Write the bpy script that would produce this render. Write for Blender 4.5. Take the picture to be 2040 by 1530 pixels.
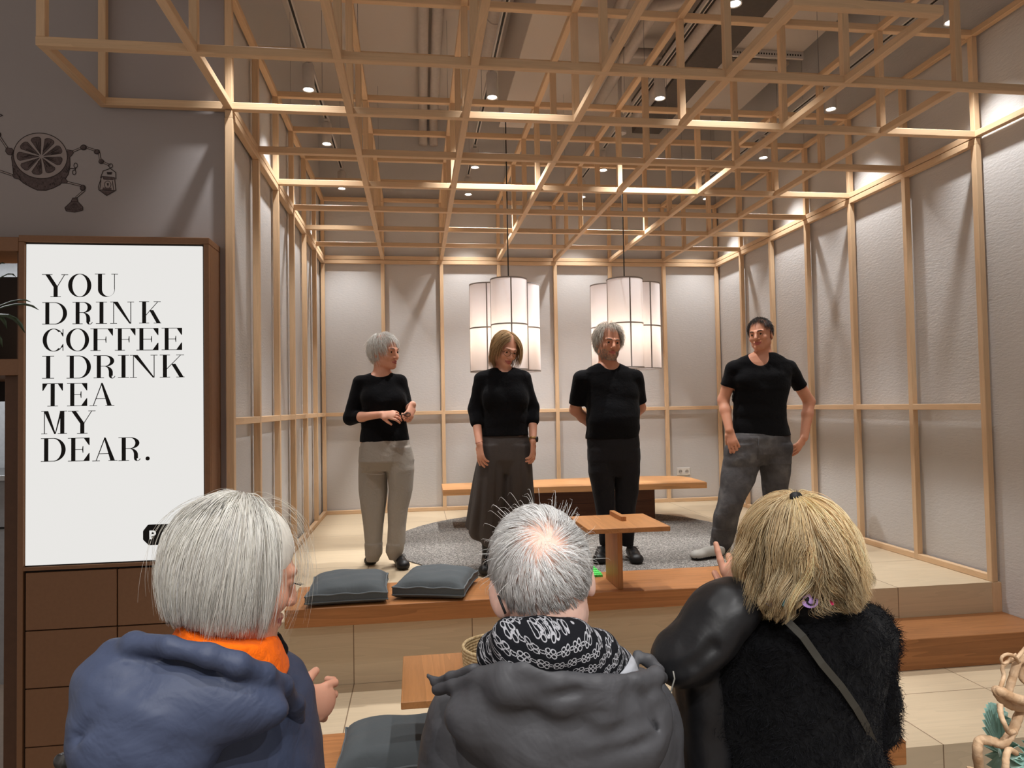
import bpy, bmesh, math, random
import numpy as np
from mathutils import Vector, Matrix

for o in list(bpy.data.objects):
    bpy.data.objects.remove(o, do_unlink=True)
SC = bpy.context.scene
COL = SC.collection

# ------------------------------------------------------------------ camera
FPX, YAW, PITCH, ROLL, CAMZ = 1410.35, 0.1357, 0.0314, -0.0178, 1.1198
PW, PH = 2040, 1530

def cam_axes():
    f = np.array([math.sin(YAW) * math.cos(PITCH), math.cos(YAW) * math.cos(PITCH), math.sin(PITCH)])
    r = np.array([math.cos(YAW), -math.sin(YAW), 0.0])
    u = np.cross(r, f)
    c, s = math.cos(ROLL), math.sin(ROLL)
    return c * r + s * u, -s * r + c * u, f

CR, CU, CF = cam_axes()
CPOS = np.array([0.0, 0.0, CAMZ])
cam_data = bpy.data.cameras.new('camera')
cam_data.sensor_width = 36.0
cam_data.lens = FPX / PW * 36.0
cam_data.clip_start = 0.05
cam_data.clip_end = 100
cam = bpy.data.objects.new('camera', cam_data)
COL.objects.link(cam)
M = Matrix.Identity(4)
for i in range(3):
    M[i][0], M[i][1], M[i][2], M[i][3] = CR[i], CU[i], -CF[i], CPOS[i]
cam.matrix_world = M
SC.camera = cam

# ------------------------------------------------------------------ view, world
SC.view_settings.view_transform = 'Standard'
SC.view_settings.look = 'None'
SC.view_settings.gamma = 1.0
SC.view_settings.use_curve_mapping = False
SC.view_settings.exposure = 0.0
try:
    SC.cycles.use_denoising = True
    SC.cycles.max_bounces = 8
    SC.cycles.diffuse_bounces = 6
    SC.cycles.transparent_max_bounces = 6
    SC.cycles.sample_clamp_indirect = 6.0
    SC.cycles.caustics_reflective = False
    SC.cycles.caustics_refractive = False
except Exception:
    pass
world = bpy.data.worlds.new('shop_ambient')
SC.world = world
world.use_nodes = True
wbg = world.node_tree.nodes['Background']
wbg.inputs[0].default_value = (1.0, 0.90, 0.82, 1)
wbg.inputs[1].default_value = 0.50

SPOT_W = 84.0         # ceiling track spots over the stage
FLOOD_W = 165.0
SHOP_W = 66.0         # ceiling track spots over the audience
SPOT_COL = (1.0, 0.99, 0.975)
BULB_W = 10.0          # bulbs in the pendant shades

# ------------------------------------------------------------------ pixel -> point on a plane that exists in the room
def ray(u, v):
    d = CR * ((u - PW / 2) / FPX) - CU * ((v - PH / 2) / FPX) + CF
    return d
def onz(u, v, z):
    d = ray(u, v); return CPOS + d * ((z - CPOS[2]) / d[2])
def ony(u, v, y):
    d = ray(u, v); return CPOS + d * ((y - CPOS[1]) / d[1])
def onx(u, v, x):
    d = ray(u, v); return CPOS + d * ((x - CPOS[0]) / d[0])

# ------------------------------------------------------------------ colour + material helpers
def lin(r, g, b):
    def f(c):
        c /= 255.0
        return c / 12.92 if c <= 0.04045 else ((c + 0.055) / 1.055) ** 2.4
    return (f(r), f(g), f(b), 1.0)

class NT:
    def __init__(self, name):
        self.m = bpy.data.materials.new(name)
        self.m.use_nodes = True
        self.t = self.m.node_tree
        self.bsdf = self.t.nodes['Principled BSDF']
        self.out = self.t.nodes['Material Output']
    def n(self, kind, **kw):
        nd = self.t.nodes.new('ShaderNode' + kind)
        for k, v in kw.items():
            setattr(nd, k, v)
        return nd
    def l(self, a, b):
        self.t.links.new(a, b)
    def val(self, sock, v):
        sock.default_value = v
    def math(self, op, a, b=None, c=None):
        nd = self.n('Math', operation=op)
        for i, x in enumerate((a, b, c)):
            if x is None: continue
            if isinstance(x, (int, float)): nd.inputs[i].default_value = x
            else: self.l(x, nd.inputs[i])
        return nd.outputs[0]
    def mix(self, fac, a, b, blend='MIX'):
        nd = self.n('Mix', data_type='RGBA', blend_type=blend)
        for s, x in ((nd.inputs[0], fac), (nd.inputs[6], a), (nd.inputs[7], b)):
            if isinstance(x, (int, float, tuple)): s.default_value = x
            else: self.l(x, s)
        return nd.outputs[2]
    def ramp(self, fac, stops):
        nd = self.n('ValToRGB')
        el = nd.color_ramp.elements
        while len(el) < len(stops): el.new(0.5)
        for e, (p, c) in zip(el, stops):
            e.position = p; e.color = c
        self.l(fac, nd.inputs[0])
        return nd.outputs[0]
    def coords(self, scale=(1, 1, 1), kind='Object'):
        tc = self.n('TexCoord')
        mp = self.n('Mapping')
        mp.inputs['Scale'].default_value = scale
        self.l(tc.outputs[kind], mp.inputs[0])
        return mp.outputs[0]
    def noise(self, vec, scale, detail=3.0, rough=0.5, dist=0.0):
        nd = self.n('TexNoise')
        nd.inputs['Scale'].default_value = scale
        nd.inputs['Detail'].default_value = detail
        nd.inputs['Roughness'].default_value = rough
        nd.inputs['Distortion'].default_value = dist
        if vec is not None: self.l(vec, nd.inputs['Vector'])
        return nd.outputs[0]
    def bump(self, h, strength, dist=0.002):
        nd = self.n('Bump')
        nd.inputs['Strength'].default_value = strength
        nd.inputs['Distance'].default_value = dist
        self.l(h, nd.inputs['Height'])
        self.l(nd.outputs[0], self.bsdf.inputs['Normal'])
    def base(self, c):
        s = self.bsdf.inputs['Base Color']
        if isinstance(c, tuple): s.default_value = c
        else: self.l(c, s)
    def set(self, rough=0.5, metal=0.0, spec=0.5):
        self.bsdf.inputs['Roughness'].default_value = rough
        self.bsdf.inputs['Metallic'].default_value = metal
        self.bsdf.inputs['Specular IOR Level'].default_value = spec

def sc4(c, k): return (c[0] * k, c[1] * k, c[2] * k, 1.0)

def plain(name, c, rough=0.5, metal=0.0, spec=0.4, noise=0.08, nscale=30, bump=0.0, bscale=200):
    t = NT(name)
    v = t.coords()
    n = t.noise(v, nscale)
    t.base(t.ramp(n, [(0.3, sc4(c, 1 - noise)), (0.7, sc4(c, 1 + noise))]))
    t.set(rough, metal, spec)
    if bump: t.bump(t.noise(v, bscale, 4), bump)
    return t.m

def wood(name, c, axis, dark=0.72, fine=1.0, rough=0.55, vary=0.12, bold=0.5, spec=0.35):
    """oak: fibres and cathedral rings drawn out along AXIS"""
    t = NT(name)
    st = {'x': (0.06, 1, 1), 'y': (1, 0.06, 1), 'z': (1, 1, 0.06)}[axis]
    tc = t.n('TexCoord')
    oi = t.n('ObjectInfo')
    add = t.n('VectorMath', operation='ADD')
    sca = t.n('VectorMath', operation='SCALE')
    cmb = t.n('CombineXYZ')
    for i in range(3): t.l(oi.outputs['Random'], cmb.inputs[i])
    t.l(cmb.outputs[0], sca.inputs[0]); sca.inputs['Scale'].default_value = 7.3
    t.l(tc.outputs['Object'], add.inputs[0]); t.l(sca.outputs[0], add.inputs[1])
    mp = t.n('Mapping'); mp.inputs['Scale'].default_value = st
    t.l(add.outputs[0], mp.inputs[0])
    v = mp.outputs[0]
    rings = t.noise(v, 9.0 * fine, 2.0, 0.5, 0.6)
    saw = t.math('FRACT', t.math('MULTIPLY', rings, 9.0))
    fib = t.noise(v, 160.0 * fine, 3.0, 0.65)
    a = t.mix(t.math('MULTIPLY', saw, bold), sc4(c, 1.06), sc4(c, dark))
    b = t.mix(t.math('MULTIPLY', t.math('SUBTRACT', fib, 0.45), 1.6 * bold + 0.3), a, sc4(c, dark * 0.85))
    hv = t.n('HueSaturation')
    t.l(b, hv.inputs['Color'])
    t.l(t.math('ADD', t.math('MULTIPLY', oi.outputs['Random'], vary), 1.0 - vary / 2), hv.inputs['Value'])
    t.base(hv.outputs[0])
    t.set(rough, 0, spec)
    t.bump(fib, 0.12, 0.001)
    return t.m

# ------------------------------------------------------------------ mesh helpers
class MB:
    """collects pieces of ONE mesh"""
    def __init__(self):
        self.v = []; self.f = []; self.mi = []
    def add(self, verts, faces, mi=0):
        n = len(self.v)
        self.v.extend([tuple(map(float, p)) for p in verts])
        for f in faces:
            self.f.append(tuple(i + n for i in f)); self.mi.append(mi)
        return self
    def box(self, a, b, c=0.0, mi=0, rot=None, piv=None):
        x0, y0, z0 = a; x1, y1, z1 = b
        if x1 < x0: x0, x1 = x1, x0
        if y1 < y0: y0, y1 = y1, y0
        if z1 < z0: z0, z1 = z1, z0
        if c <= 0:
            vs = [(x0, y0, z0), (x1, y0, z0), (x1, y1, z0), (x0, y1, z0), (x0, y0, z1), (x1, y0, z1), (x1, y1, z1), (x0, y1, z1)]
            fs = [(0, 3, 2, 1), (4, 5, 6, 7), (0, 1, 5, 4), (1, 2, 6, 5), (2, 3, 7, 6), (3, 0, 4, 7)]
        else:
            bm = bmesh.new()
            bmesh.ops.create_cube(bm, size=1.0)
            for q in bm.verts:
                q.co = Vector(((x0 + x1) / 2 + q.co.x * (x1 - x0), (y0 + y1) / 2 + q.co.y * (y1 - y0), (z0 + z1) / 2 + q.co.z * (z1 - z0)))
            bmesh.ops.bevel(bm, geom=list(bm.edges), offset=c, segments=2 if c > 0.004 else 1, profile=0.6, affect='EDGES')
            bm.verts.index_update()
            vs = [tuple(q.co) for q in bm.verts]
            fs = [tuple(q.index for q in f.verts) for f in bm.faces]
            bm.free()
        if rot is not None:
            pv = Vector(piv) if piv is not None else Vector(((x0 + x1) / 2, (y0 + y1) / 2, (z0 + z1) / 2))
            vs = [tuple(pv + rot @ (Vector(q) - pv)) for q in vs]
        return self.add(vs, fs, mi)
    def tube(self, pts, rad, n=8, cap=True, mi=0):
        pts = [Vector(p) for p in pts]
        rads = [rad] * len(pts) if isinstance(rad, (int, float)) else list(rad)
        vs = []; fs = []
        up = Vector((0, 0, 1))
        t0 = (pts[1] - pts[0]).normalized()
        if abs(t0.dot(up)) > 0.9: up = Vector((1, 0, 0))
        s = t0.cross(up).normalized()
        for i, p in enumerate(pts):
            a = pts[max(i - 1, 0)]; b = pts[min(i + 1, len(pts) - 1)]
            t = (b - a).normalized()
            s = (s - t * s.dot(t))
            s = s.normalized() if s.length > 1e-6 else t.orthogonal().normalized()
            w = t.cross(s)
            for k in range(n):
                an = 2 * math.pi * k / n
                vs.append(p + (s * math.cos(an) + w * math.sin(an)) * rads[i])
        for i in range(len(pts) - 1):
            for k in range(n):
                k2 = (k + 1) % n
                fs.append((i * n + k, i * n + k2, (i + 1) * n + k2, (i + 1) * n + k))
        if cap:
            fs.append(tuple(range(n - 1, -1, -1)))
            fs.append(tuple((len(pts) - 1) * n + k for k in range(n)))
        return self.add(vs, fs, mi)
    def lathe(self, prof, c=(0, 0, 0), n=32, mi=0, closed=False):
        vs = []; fs = []
        m = len(prof)
        for k in range(n):
            an = 2 * math.pi * k / n
            for r, z in prof:
                vs.append((c[0] + r * math.cos(an), c[1] + r * math.sin(an), c[2] + z))
        for k in range(n):
            k2 = (k + 1) % n
            for i in range(m - 1 if not closed else m):
                j = (i + 1) % m
                fs.append((k * m + i, k2 * m + i, k2 * m + j, k * m + j))
        if not closed:
            if prof[0][0] > 1e-6: fs.append(tuple(k * m for k in range(n - 1, -1, -1)))
            if prof[-1][0] > 1e-6: fs.append(tuple(k * m + m - 1 for k in range(n)))
        return self.add(vs, fs, mi)
    def prism(self, poly, fn, d):
        """poly: 2d outline; fn(u,v,w) -> 3d; thickness d along w"""
        n = len(poly)
        vs = [fn(u, v, 0) for u, v in poly] + [fn(u, v, d) for u, v in poly]
        fs = [tuple(range(n - 1, -1, -1)), tuple(range(n, 2 * n))]
        for i in range(n):
            j = (i + 1) % n
            fs.append((i, j, n + j, n + i))
        return self.add(vs, fs)

def smooth_mesh(me):
    me.polygons.foreach_set('use_smooth', [True] * len(me.polygons))

def link(name, me, mats, parent=None):
    o = bpy.data.objects.new(name, me)
    COL.objects.link(o)
    for m in (mats if isinstance(mats, (list, tuple)) else [mats]):
        me.materials.append(m)
    if parent is not None: o.parent = parent
    return o

def build(name, mb, mats, parent=None, smooth=False, local=False, angle=None):
    """mb in world coordinates (local=True: in the parent's own frame)"""
    me = bpy.data.meshes.new(name)
    v = mb.v
    if parent is not None and not local:
        off = Vector((0, 0, 0)); p = parent
        while p is not None:
            off += p.location; p = p.parent
        v = [(a - off.x, b - off.y, c - off.z) for a, b, c in v]
    me.from_pydata(v, [], mb.f)
    if any(mb.mi): me.polygons.foreach_set('material_index', mb.mi)
    if smooth:
        smooth_mesh(me)
        if angle is not None:
            try: me.set_sharp_from_angle(angle=math.radians(angle))
            except Exception: pass
    me.update()
    return link(name, me, mats, parent)

def tag(o, label=None, cat=None, group=None, kind=None):
    if label: o['label'] = label
    if cat: o['category'] = cat
    if group: o['group'] = group
    if kind: o['kind'] = kind
    return o

def thing(name, label, cat, loc=(0, 0, 0), rotz=0.0, group=None):
    o = bpy.data.objects.new(name, None)
    o.empty_display_size = 0.1
    COL.objects.link(o)
    o.location = loc
    o.rotation_euler = (0, 0, rotz)
    return tag(o, label, cat, group)

def dup(root, loc, rotz=0.0, label=None, group=None):
    r = root.copy(); COL.objects.link(r)
    r.location = loc; r.rotation_euler = (0, 0, rotz)
    if label: r['label'] = label
    if group: r['group'] = group
    def kids(a, b):
        for ch in list(a.children):
            c = ch.copy(); COL.objects.link(c); c.parent = b
            kids(ch, c)
    kids(root, r)
    return r

def structure(name, mb, mats, **kw):
    return tag(build(name, mb, mats, **kw), kind='structure')

def spot(name, loc, w, angle=70, blend=0.6, parent=None, aim=(0, 0, -1), size=0.03, colr=None):
    d = bpy.data.lights.new(name, 'SPOT')
    d.energy = w; d.spot_size = math.radians(angle); d.spot_blend = blend
    d.shadow_soft_size = size; d.color = colr or SPOT_COL
    o = bpy.data.objects.new(name, d); COL.objects.link(o)
    o.rotation_euler = Vector(aim).to_track_quat('-Z', 'Y').to_euler()
    if parent is not None:
        o.parent = parent
    o.location = loc
    return o
# ================================================================== room dimensions (metres; stage floor is z = 0)
XL, XR, YB, YF = -0.951, 3.455, 7.754, 3.905
T = 0.040                                  # timber section
BX = (XR - XL + T) / 7                     # lattice module, across
BY = (YB - YF) / 6                         # and in depth
H1, H2, HW, HM = 2.735, 3.372, 2.691, 1.045
WB, WL, WR = YB + 0.055, XL - 0.055, XR + 0.058   # wall faces behind the battens
MUR = 3.962                                # wall with the printed mural
CEIL = 4.36
TIER, GROUND = -0.345, -0.76
def cx(k): return XL - T / 2 + k * BX      # centre of lattice column k
def ry(j): return YF + j * BY + (0.03 if j < 0 else 0.0)   # front face of lattice row j

# ================================================================== materials of the room
def plaster(name, c, sx=1.0, strength=0.35):
    t = NT(name)
    v = t.coords((1.0, 1.0, 3.2))
    n = t.noise(v, 26, 4, 0.6, 0.4)
    big = t.noise(t.coords(), 1.3, 2)
    t.base(t.mix(t.math('MULTIPLY', big, 0.10), c, sc4(c, 0.86)))
    t.set(0.9, 0, 0.15)
    t.bump(n, strength, 0.004)
    return t.m
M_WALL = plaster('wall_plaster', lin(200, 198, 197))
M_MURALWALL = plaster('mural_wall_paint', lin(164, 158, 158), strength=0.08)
M_CEIL = plaster('ceiling_paint', lin(205, 196, 188), strength=0.3)
OAK = lin(216, 184, 148)
M_OAKX, M_OAKY, M_OAKZ = (wood('pale_oak_' + a, OAK, a, dark=0.80, bold=0.35, vary=0.10) for a in 'xyz')
SLAB = lin(176, 118, 70)
M_SLAB = wood('oiled_oak_slab', SLAB, 'x', dark=0.62, fine=0.8, bold=0.6, rough=0.45)
M_SLABY = wood('oiled_oak_board', lin(182, 126, 76), 'y', dark=0.66, fine=0.8, bold=0.55, rough=0.45)
M_SLABZ = wood('oiled_oak_post', lin(172, 118, 70), 'z', dark=0.68, fine=0.8, bold=0.5, rough=0.45)
M_DARKOAK = wood('dark_oak_block', lin(104, 62, 36), 'x', dark=0.6, fine=0.7, bold=0.6, rough=0.5)
M_TABLETOP = wood('table_oak', lin(205, 150, 98), 'x', dark=0.68, fine=0.7, bold=0.5, rough=0.42)
M_CAB = plain('brown_laminate', lin(136, 99, 71), 0.5, noise=0.04, nscale=60)
M_CABDARK = plain('shadow_gap_black', lin(30, 22, 18), 0.8)
M_BLACK = plain('matt_black', lin(22, 21, 21), 0.6)
M_WHITEMETAL = plain('white_metal', lin(205, 200, 196), 0.45, noise=0.02)
M_STEEL = plain('brushed_steel', lin(150, 150, 150), 0.3, 1.0)

def tiled(name, top):
    """pale oak panels 0.635 m square with thin dark joints"""
    t = NT(name)
    tc = t.n('TexCoord'); sp = t.n('SeparateXYZ'); t.l(tc.outputs['Object'], sp.inputs[0])
    def cell(s, off):
        q = t.math('DIVIDE', t.math('SUBTRACT', s, off), 0.635)
        fr = t.math('FRACT', q)
        d = t.math('MINIMUM', fr, t.math('SUBTRACT', 1.0, fr))
        return t.math('FLOOR', q), t.math('LESS_THAN', d, 0.0042)
    ix, jx = cell(sp.outputs[0], -0.345 + 6.35 * 0)
    if top:
        iy, jy = cell(sp.outputs[1], 3.905 - 6.35)
        joint = t.math('MAXIMUM', jx, jy)
    else:
        iy = jx; joint = jx
    wn = t.n('TexWhiteNoise', noise_dimensions='2D')
    cb = t.n('CombineXYZ'); t.l(ix, cb.inputs[0])
    if top: t.l(iy, cb.inputs[1])
    t.l(cb.outputs[0], wn.inputs[0])
    off = t.n('VectorMath', operation='ADD')
    sc = t.n('VectorMath', operation='SCALE'); sc.inputs['Scale'].default_value = 5.0
    t.l(wn.outputs['Color'], sc.inputs[0]); t.l(tc.outputs['Object'], off.inputs[0]); t.l(sc.outputs[0], off.inputs[1])
    mp = t.n('Mapping'); mp.inputs['Scale'].default_value = (0.07, 1, 1)
    t.l(off.outputs[0], mp.inputs[0])
    rings = t.noise(mp.outputs[0], 10, 2, 0.5, 0.8)
    saw = t.math('FRACT', t.math('MULTIPLY', rings, 8.0))
    fib = t.noise(mp.outputs[0], 120, 3, 0.6)
    c = lin(206, 187, 158)
    a = t.mix(t.math('MULTIPLY', saw, 0.38), sc4(c, 1.04), sc4(c, 0.80))
    b = t.mix(t.math('MULTIPLY', fib, 0.30), a, sc4(c, 0.78))
    hv = t.n('HueSaturation'); t.l(b, hv.inputs['Color'])
    t.l(t.math('ADD', t.math('MULTIPLY', wn.outputs['Value'], 0.10), 0.95), hv.inputs['Value'])
    t.base(t.mix(t.math('MULTIPLY', joint, 0.75), hv.outputs[0], lin(92, 62, 38)))
    t.set(0.5, 0, 0.3)
    return t.m
M_TILE = tiled('pale_oak_panels', True)
M_RISER = tiled('pale_oak_riser', False)

# ================================================================== shell
b = MB(); b.box((-6, -4, GROUND - 0.1), (5, 8, GROUND)); structure('floor', b, plain('shop_floor', lin(120, 105, 92), 0.6))
b = MB(); b.box((-6, -4, CEIL), (5, 8, CEIL + 0.1)); structure('ceiling', b, M_CEIL)
b = MB(); b.box((WL - 0.2, WB, GROUND), (WR + 0.2, WB + 0.15, CEIL)); structure('wall_back', b, M_WALL)
b = MB(); b.box((WR, -4, GROUND), (WR + 0.2, WB, CEIL)); structure('wall_right', b, plaster('right_wall_plaster', lin(200, 198, 197), strength=0.6))
b = MB(); b.box((WL - 0.2, MUR + 0.12, GROUND), (WL, WB, CEIL)); structure('wall_left', b, M_WALL)
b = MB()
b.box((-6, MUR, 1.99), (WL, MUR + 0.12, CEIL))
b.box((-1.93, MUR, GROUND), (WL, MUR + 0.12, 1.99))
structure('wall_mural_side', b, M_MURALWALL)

# ------------------------------------------------------------------ stage and lower tier
def platform(name, label, x0, x1, y0, y1, z0, z1):
    mb = MB(); mb.box((x0, y0, z0), (x1, y1, z1))
    mb.mi = [1, 0, 1, 1, 1, 1]
    return tag(build(name, mb, [M_TILE, M_RISER]), label, 'platform')
platform('stage_platform', 'upper stage platform of pale oak panels under the timber lattice', WL + 0.001, WR - 0.02, YF, WB - 0.001, TIER, 0.0)
platform('lower_platform', 'lower tier of pale oak panels in front of the stage', -1.028, WR - 0.001, 2.775, YF - 0.002, GROUND, TIER)
platform('stage_underbuild', 'pale oak base carrying the upper stage', WL + 0.001, WR - 0.02, YF + 0.03, WB - 0.001, GROUND, TIER - 0.002)
b = MB(); b.box((WR - 0.06, YF - 0.004, TIER + 0.165), (WR - 0.001, YF + 0.03, -0.002)); structure('trim_1', b, M_OAKZ)

# ------------------------------------------------------------------ batten frames on the three walls
def frame(label, name='batten_frame'):
    return thing(name, label, 'batten frame', (0, 0, 0))
CH = 0.0025
fr = frame('pale oak batten frame standing against the back wall behind the low table')
for k in range(8):
    m = MB(); m.box((cx(k) - T / 2, YB, 0.0), (cx(k) + T / 2, YB + T, HW), CH); build('post', m, M_OAKZ, fr)
for z0 in (0.001, HM, HW):
    m = MB(); m.box((XL - T, YB + 0.001, z0), (XR + T, YB + T - 0.001, z0 + T), CH); build('rail', m, M_OAKX, fr)
for x0, x1, lab in ((XL - T, XL, 'pale oak batten frame along the left wall beside the lit sign'), (XR, XR + T, 'pale oak batten frame along the right wall beside the steps')):
    fr = frame(lab)
    for j in range(6):
        m = MB(); m.box((x0, ry(j), 0.0), (x1, ry(j) + T, HW), CH); build('post', m, M_OAKZ, fr)
    for z0 in (0.001, HM, HW):
        m = MB(); m.box((x0 + 0.001, YF + 0.001, z0), (x1 - 0.001, YB - 0.002, z0 + T), CH); build('rail', m, M_OAKY, fr)

# ------------------------------------------------------------------ ceiling lattice: two layers of beams joined by struts
lat = thing('ceiling_lattice', 'two-layer pale oak lattice canopy hanging over the whole stage', 'lattice canopy', (0, 0, 0))
def beam_x(j, k0, k1, z, e0=0, e1=0):
    m = MB(); m.box((cx(k0) - T / 2 - e0, ry(j), z), (cx(k1) + T / 2 + e1, ry(j) + T, z + T), CH); build('cross_beam', m, M_OAKX, lat)
def beam_y(k, j0, j1, z):
    m = MB(); m.box((cx(k) - T / 2 + 0.0007, ry(j0) + 0.0007, z + 0.0008), (cx(k) + T / 2 - 0.0007, ry(j1) + T - 0.0007, z + T - 0.0008), CH); build('long_beam', m, M_OAKY, lat)
beam_x(-2, 0, 3, H1); beam_x(-2, 4, 5, H1)
beam_x(-1, -1, 7, H1, 0, 0.015); beam_x(0, -1, 7, H1)
for j in range(1, 7): beam_x(j, 0, 7, H1)
beam_y(-1, -1, 0, H1)
for k in range(0, 6): beam_y(k, -2, 6, H1)
beam_y(6, -1, 6, H1); beam_y(7, -1, 6, H1)
for j in range(-1, 7): beam_x(j, 0 if j > 0 else -1, 7, H2)
for k in range(0, 8): beam_y(k, -1, 6, H2)
for j in range(-1, 7):
    for k in range(-1 if j in (-1, 0) else 0, 8):
        m = MB(); y = ry(j)
        m.box((cx(k) - T / 2 + 0.0012, y + 0.0012, H1 + T), (cx(k) + T / 2 - 0.0012, y + T - 0.0012, H2), CH); build('strut', m, M_OAKZ, lat)
for (k, j) in ((1, 1), (3, 0), (6, 1), (2, 3), (5, 3), (1, 5), (4, 5), (6, 5), (0, 3), (7, 3), (4, 1), (3, 5)):
    build('suspension_wire', MB().tube([(cx(k), ry(j) + T / 2, H2 + T), (cx(k), ry(j) + T / 2, CEIL)], 0.0016, 6), M_STEEL, lat)
# ================================================================== ceiling services
def emit(name, c, s):
    t = NT(name)
    t.base((0, 0, 0, 1)); t.bsdf.inputs['Emission Color'].default_value = c
    t.bsdf.inputs['Emission Strength'].default_value = s
    return t.m
M_LENS = emit('lamp_lens', (1, 0.95, 0.86, 1), 14.0)
M_PIPE = plain('painted_pipe', lin(196, 186, 178), 0.7, noise=0.05)

for i, (px, lab) in enumerate(((0.10, 'left of the two parallel white ceiling pipes'), (0.215, 'right of the two parallel white ceiling pipes'))):
    m = MB(); m.tube([(px - 0.02, 3.0, CEIL - 0.06), (px + 0.02, WB - 0.15, CEIL - 0.06), (px + 0.02, WB - 0.06, CEIL - 0.10), (px + 0.02, WB - 0.06, CEIL - 0.35)], 0.047, 14)
    tag(build('ceiling_pipe', m, M_PIPE, smooth=True), lab, 'pipe')
m = MB(); m.tube([(0.66, 2.8, 4.2), (0.66, 6.25, 4.2)], 0.065, 16); m.tube([(0.66, 5.45, 4.2), (0.66, 5.55, 4.2)], 0.075, 16); m.tube([(0.66, 4.3, 4.2), (0.66, 4.4, 4.2)], 0.075, 16)
tag(build('ceiling_pipe', m, M_PIPE, smooth=True, angle=40), 'white pipe with collars beside the painted ceiling duct', 'pipe')
m = MB(); m.box((0.82, 2.6, 3.78), (1.15, 6.62, CEIL), 0.006); m.box((0.79, 3.55, 3.74), (1.18, 3.75, 3.8), 0.005)
tag(build('ceiling_duct', m, M_CEIL), 'white painted rectangular duct under the ceiling above the left pendant', 'duct')
tag(build('ceiling_pipe', MB().tube([(2.05, 2.9, 4.15), (2.05, 4.9, 4.15), (2.05, 5.0, 4.15), (1.86, 5.1, 4.15), (1.86, 5.3, 4.15), (1.86, 6.9, 4.15)], 0.05, 12), M_PIPE, smooth=True), 'white bent pipe running past the middle of the ceiling', 'pipe')
tag(build('ceiling_pipe', MB().tube([(1.62, 3.0, 4.22), (1.62, 5.7, 4.22), (1.78, 5.95, 4.22), (2.2, 5.95, 4.22)], 0.045, 12), M_PIPE, smooth=True), 'white pipe turning right beneath the ceiling beside the bent pipe', 'pipe')
m = MB(); m.box((2.32, 2.6, 4.0), (2.62, 7.2, CEIL), 0.004)
tag(build('ceiling_duct', m, plain('dark_duct', lin(84, 78, 74), 0.7)), 'dark grey duct channel under the ceiling on the right', 'duct')
m = MB(); m.tube([(2.27, 2.6, 4.05), (2.27, 7.0, 4.05)], 0.05, 12); 
tag(build('ceiling_pipe', m, M_PIPE, smooth=True), 'white pipe along the edge of the dark duct', 'pipe')
for y0, y1, lab in ((3.4, 5.55, 'white acoustic ceiling panel nearest the front right'), (5.75, 6.75, 'white acoustic ceiling panel toward the back right')):
    t = thing('ceiling_panel', lab, 'ceiling panel', (2.95, (y0 + y1) / 2, 4.1), group='white ceiling panels on the right')
    build('panel_board', MB().box((2.66, y0, 4.08), (3.3, y1, 4.12), 0.004), M_CEIL, t)
    m = MB(); m.box((2.66, y1 - 0.03, 4.02), (3.3, y1 - 0.005, 4.078)); build('panel_edge', m, M_WHITEMETAL, t)
    m = MB()
    for q in range(26):
        m.box((2.68 + q * 0.0235, y1 - 0.032, 4.04), (2.69 + q * 0.0235, y1 - 0.029, 4.055))
    build('slot_row', m, M_BLACK, t)
    m = MB()
    for xx in (2.7, 3.26):
        for yy in (y0 + 0.1, y1 - 0.1): m.tube([(xx, yy, 4.12), (xx, yy, CEIL)], 0.004, 6)
    build('hanger', m, M_STEEL, t)

TRX = (-0.715, 0.58, 1.81, 3.2)
TRN = ('far left', 'left of centre', 'right of centre', 'far right')
for x, nm in zip(TRX, TRN):
    t = thing('light_track', 'slim white ceiling light track %s over the lattice' % nm, 'light track', (x, 4.5, 3.58), group='light tracks')
    build('rail', MB().box((x - 0.018, -1.6, 3.565), (x + 0.018, 7.62, 3.6), 0.002), M_WHITEMETAL, t)
    build('slot', MB().box((x - 0.007, -1.6, 3.562), (x + 0.007, 7.62, 3.566)), M_BLACK, t)
    for yy in (-1.4, 0.0, 1.4, 2.8, 4.4, 5.8, 7.2): build('hanging_wire', MB().tube([(x, yy, 3.6), (x, yy, CEIL)], 0.0018, 6), M_STEEL, t)
def fixture():
    t = thing('track_spotlight', 'white cylinder spotlight', 'spotlight', (0, 0, 0))
    build('housing', MB().lathe([(0.0, 0.03), (0.034, 0.03), (0.034, 0.003), (0.041, 0.0), (0.041, 0.17), (0.036, 0.18), (0.0, 0.18)], n=28), M_WHITEMETAL, t, smooth=True, angle=40)
    build('lens', MB().lathe([(0.0, 0.012), (0.035, 0.012)], n=24), M_LENS, t)
    m = MB(); m.tube([(0, 0, 0.178), (0, 0, 0.20)], 0.012, 10); m.box((-0.016, -0.05, 0.187), (0.016, 0.05, 0.203), 0.002)
    build('track_adapter', m, M_WHITEMETAL, t)
    spot('spot_lamp', (0, 0, -0.002), SPOT_W, 82, 0.7, t)
    return t
SPOTS = [(0, 3.72, 'foremost'), (0, 5.04, 'second'), (0, 6.07, 'third'), (0, 7.30, 'hindmost'),
         (1, 3.72, 'foremost'), (1, 5.04, 'second'), (1, 6.55, 'third'), (1, 7.40, 'hindmost'),
         (2, 3.71, 'foremost'), (2, 4.94, 'second'), (2, 6.53, 'third'), (2, 7.40, 'hindmost'),
         (3, 3.76, 'foremost'), (3, 5.00, 'second'), (3, 6.07, 'third'), (3, 7.36, 'hindmost')]
proto = None
WIDE = bpy.data.lights.new('flood_lamp', 'SPOT')
WIDE.energy = FLOOD_W; WIDE.spot_size = math.radians(88); WIDE.spot_blend = 0.55; WIDE.shadow_soft_size = 0.03; WIDE.color = SPOT_COL
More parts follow.
